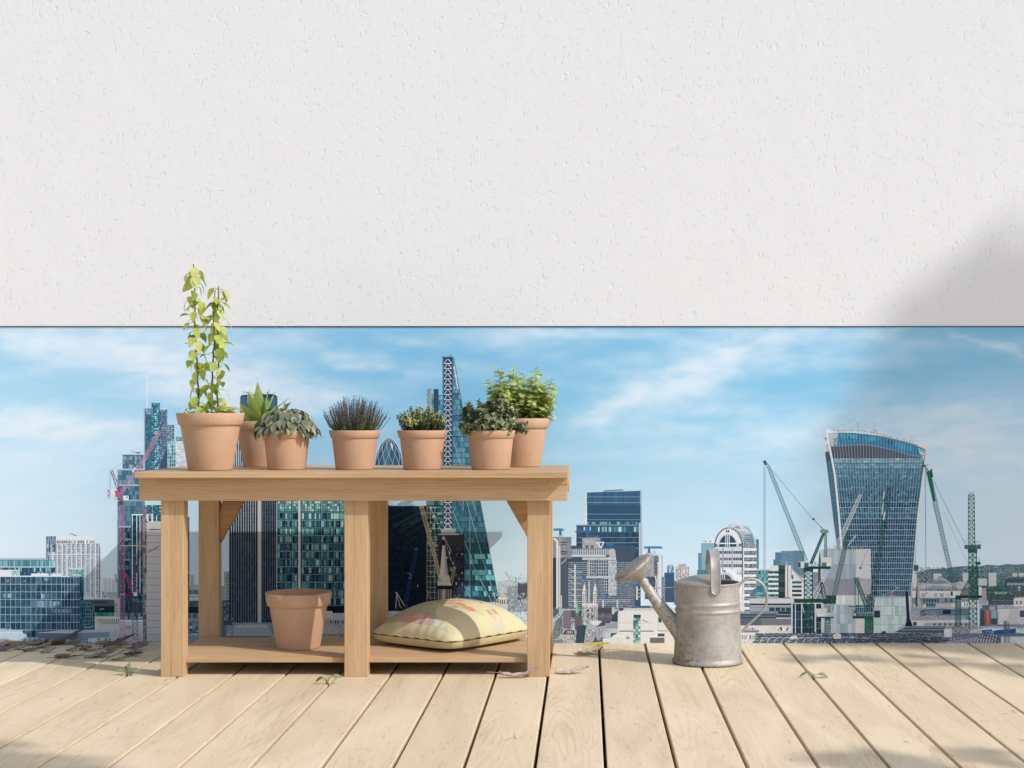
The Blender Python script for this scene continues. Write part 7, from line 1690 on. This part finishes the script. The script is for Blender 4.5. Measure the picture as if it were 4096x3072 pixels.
dead_leaf(410, 2627, .07, .018, .25, (.22, .175, .165), .5, .28, .002, 'large tilted grey brown leaf in front of the drift')
dead_leaf(480, 2589, .10, .020, .22, (.15, .115, .11), .9, .9, .002, 'biggest upturned dark leaf of the drift')
dead_leaf(265, 2578, .13, .021, .16, (.19, .15, .145), .9, .9, .001, 'broad brown leaf with raised tip touching the printed skyline')
dead_leaf(482, 2642, .055, .008, .05, (.25, .28, .12), .8, .1, .001, 'pale green curled leaf lying in the shadow left of the bench')
dead_leaf(2082, 2712, .120, .0100, .06, (.50, .375, .34), 1.1, -.5, .003, 'long pinkish leaf curled up at both ends by the right bench leg', stalk=True, flat=False)
dead_leaf(2290, 2695, .095, .0155, .13, (.58, .50, .44), .6, .10, .004, 'pale pointed dry leaf with a lilac stalk right of the bench')
dead_leaf(2362, 2617, .080, .030, .05, (.60, .505, .34), .9, .02, .004, 'crinkled tan leaf bridging a board gap', prof='round', stalk=False, wav=2.0, roll=.10)
dead_leaf(2394, 2592, .064, .0120, -.03, (.62, .50, .06), .5, .05, .006, 'small bright yellow leaf close to the wall', stalk=True, roll=.3)


def seedling(u, v, label, specs, stem_h=.012):
    p = on_floor(u, v)
    o = empty('seedling', p, label, 'seedling')
    st, b = MB(), MB()
    for (dx, dy, h, L, W, dr, col) in specs:
        q = p + Vector((dx, dy, h))
        st.tube([p + Vector((0, 0, -.012)), p + Vector((dx * .3, dy * .3, h * .8)), q], .0010, 5, (.26, .30, .12, 1))
        leaf(b, q, Vector(dr), UP + Vector((0, -.5, 0)), L, W, col, .5, .25, 6, 'round')
    st.build('stem', M_LEAF, o); b.build('leaf', M_LEAF, o)


GA, GB = (.28, .36, .16), (.17, .22, .09)
seedling(1309, 2737, 'two leaved green seedling growing from a gap before the middle bench leg', [(-.012, 0, .018, .024, .008, (-1, .1, -.35), GB), (.012, 0, .020, .026, .009, (1, .1, .15), GA), (.0, -.004, .010, .012, .004, (.2, -.4, .6), GA), (-.006, -.002, .012, .010, .003, (-.4, -.3, .2), (.4, .44, .25))])
seedling(3252, 2712, 'two leaved green seedling in a gap on the open right side of the deck', [(-.010, 0, .017, .030, .0060, (-1, .1, -.25), GA), (.014, 0, .010, .030, .0095, (1, .1, -.05), GA), (.0, -.003, .008, .010, .003, (.1, -.4, .5), GB)])
seedling(508, 2702, 'ragged weed sprig with several upright leaves left of the bench', [(-.008, 0, .010, .020, .006, (-.8, .1, .5), GA), (.003, 0, .018, .020, .005, (.1, .1, 1), (.34, .40, .20)), (.010, 0, .010, .024, .006, (.9, .1, .3), GA), (-.004, -.004, .006, .014, .004, (-.6, -.3, -.2), (.42, .44, .26)), (.006, -.004, .006, .014, .004, (.5, -.3, -.2), GB), (0, .002, .012, .016, .005, (-.3, .2, .9), GB)])

# ================================================================== the tree whose crown throws the soft shade (out of frame, towards the sun)
tree = empty('broad_tree', (9.2, -.2, -.2), 'broad leafy tree out of frame whose shade falls on the right of the wall', 'tree')
R.seed(21)
b = MB(); tb = MB()
tb.tube([(9.2, -.2, -.25), (9.25, -.15, 2.2), (9.1, .0, 4.4), (9.2, .2, 7.6)], lambda tt: .24 - .14 * tt, 12)
SV = Vector((1.65, -1.0, 1.65))
blobs = []
for (u, v, r) in [(4330, 1250, 250), (4070, 1250, 150), (4200, 1330, 220), (3930, 1290, 130), (3930, 1130, 95), (4040, 1110, 80), (3830, 1185, 85), (3790, 1260, 95), (3730, 1370, 100), (3640, 1560, 110), (3570, 1680, 100), (3900, 1480, 170), (4120, 1560, 220), (3700, 1480, 85), (3760, 1660, 165), (4000, 1760, 200), (4230, 1800, 260), (3640, 1800, 130), (3800, 1960, 190), (4080, 2040, 230), (3610, 2060, 140), (3800, 2230, 190), (4080, 2300, 230), (3560, 2300, 140), (3700, 2450, 170), (3950, 2520, 190), (4180, 2560, 220), (3480, 2520, 90), (3330, 2590, 55)]:
    blobs.append((Vector(((u - PU) * K, D, HC - (v - PV) * K)) + SV * R.uniform(4.7, 5.5), r * K * 1.0, .55 if v < 1400 else 1.0))
for (u, v, r, dn) in [(60, 3050, .085, .9), (230, 3075, .09, .9), (420, 3120, .12, .9), (-120, 3010, .12, .9), (3330, 3045, .075, .45), (3520, 3020, .05, .4), (3720, 3075, .05, .35), (3940, 3030, .07, .4), (3180, 2632, .03, .5), (3420, 2635, .05, .6), (3780, 2650, .08, .8), (4050, 2672, .10, .9)]:
    blobs.append((on_floor(u, v) + SV * R.uniform(2.6, 3.2), r, -dn))
for (u, v, r) in [(3850, 1190, 130), (3720, 1320, 140), (3620, 1420, 150), (3520, 1600, 160), (3490, 1850, 180), (3450, 2150, 180)]:
    blobs.append((Vector(((u - PU) * K, D, HC - (v - PV) * K)) + SV * R.uniform(4.8, 5.6), r * K, .16))
for (cn, r, dn) in blobs:
    if dn < 0: dn = -dn
    else: tb.tube([(9.1 + R.uniform(-.1, .1), .0 + R.uniform(-.1, .1), 5.0 + R.uniform(0, 2.2)), cn], lambda tt: .035 - .028 * tt, 5)
    nl = int(dn * 2.4 * (r / .055) ** 2) + 12
    for k in range(nl):
        p = cn + rdir() * r * R.random() ** .4
        leaf(b, p, rdir(), SV + rdir() * .8, R.uniform(.07, .11), R.uniform(.025, .036), cj((.09, .14, .04), .2), .3, .2, 3, 'ovate')
tb.build('trunk', mat_flat('bark', (.12, .085, .06), .9), tree)
b.build('crown', M_LEAF, tree)
bpy.context.view_layer.update()
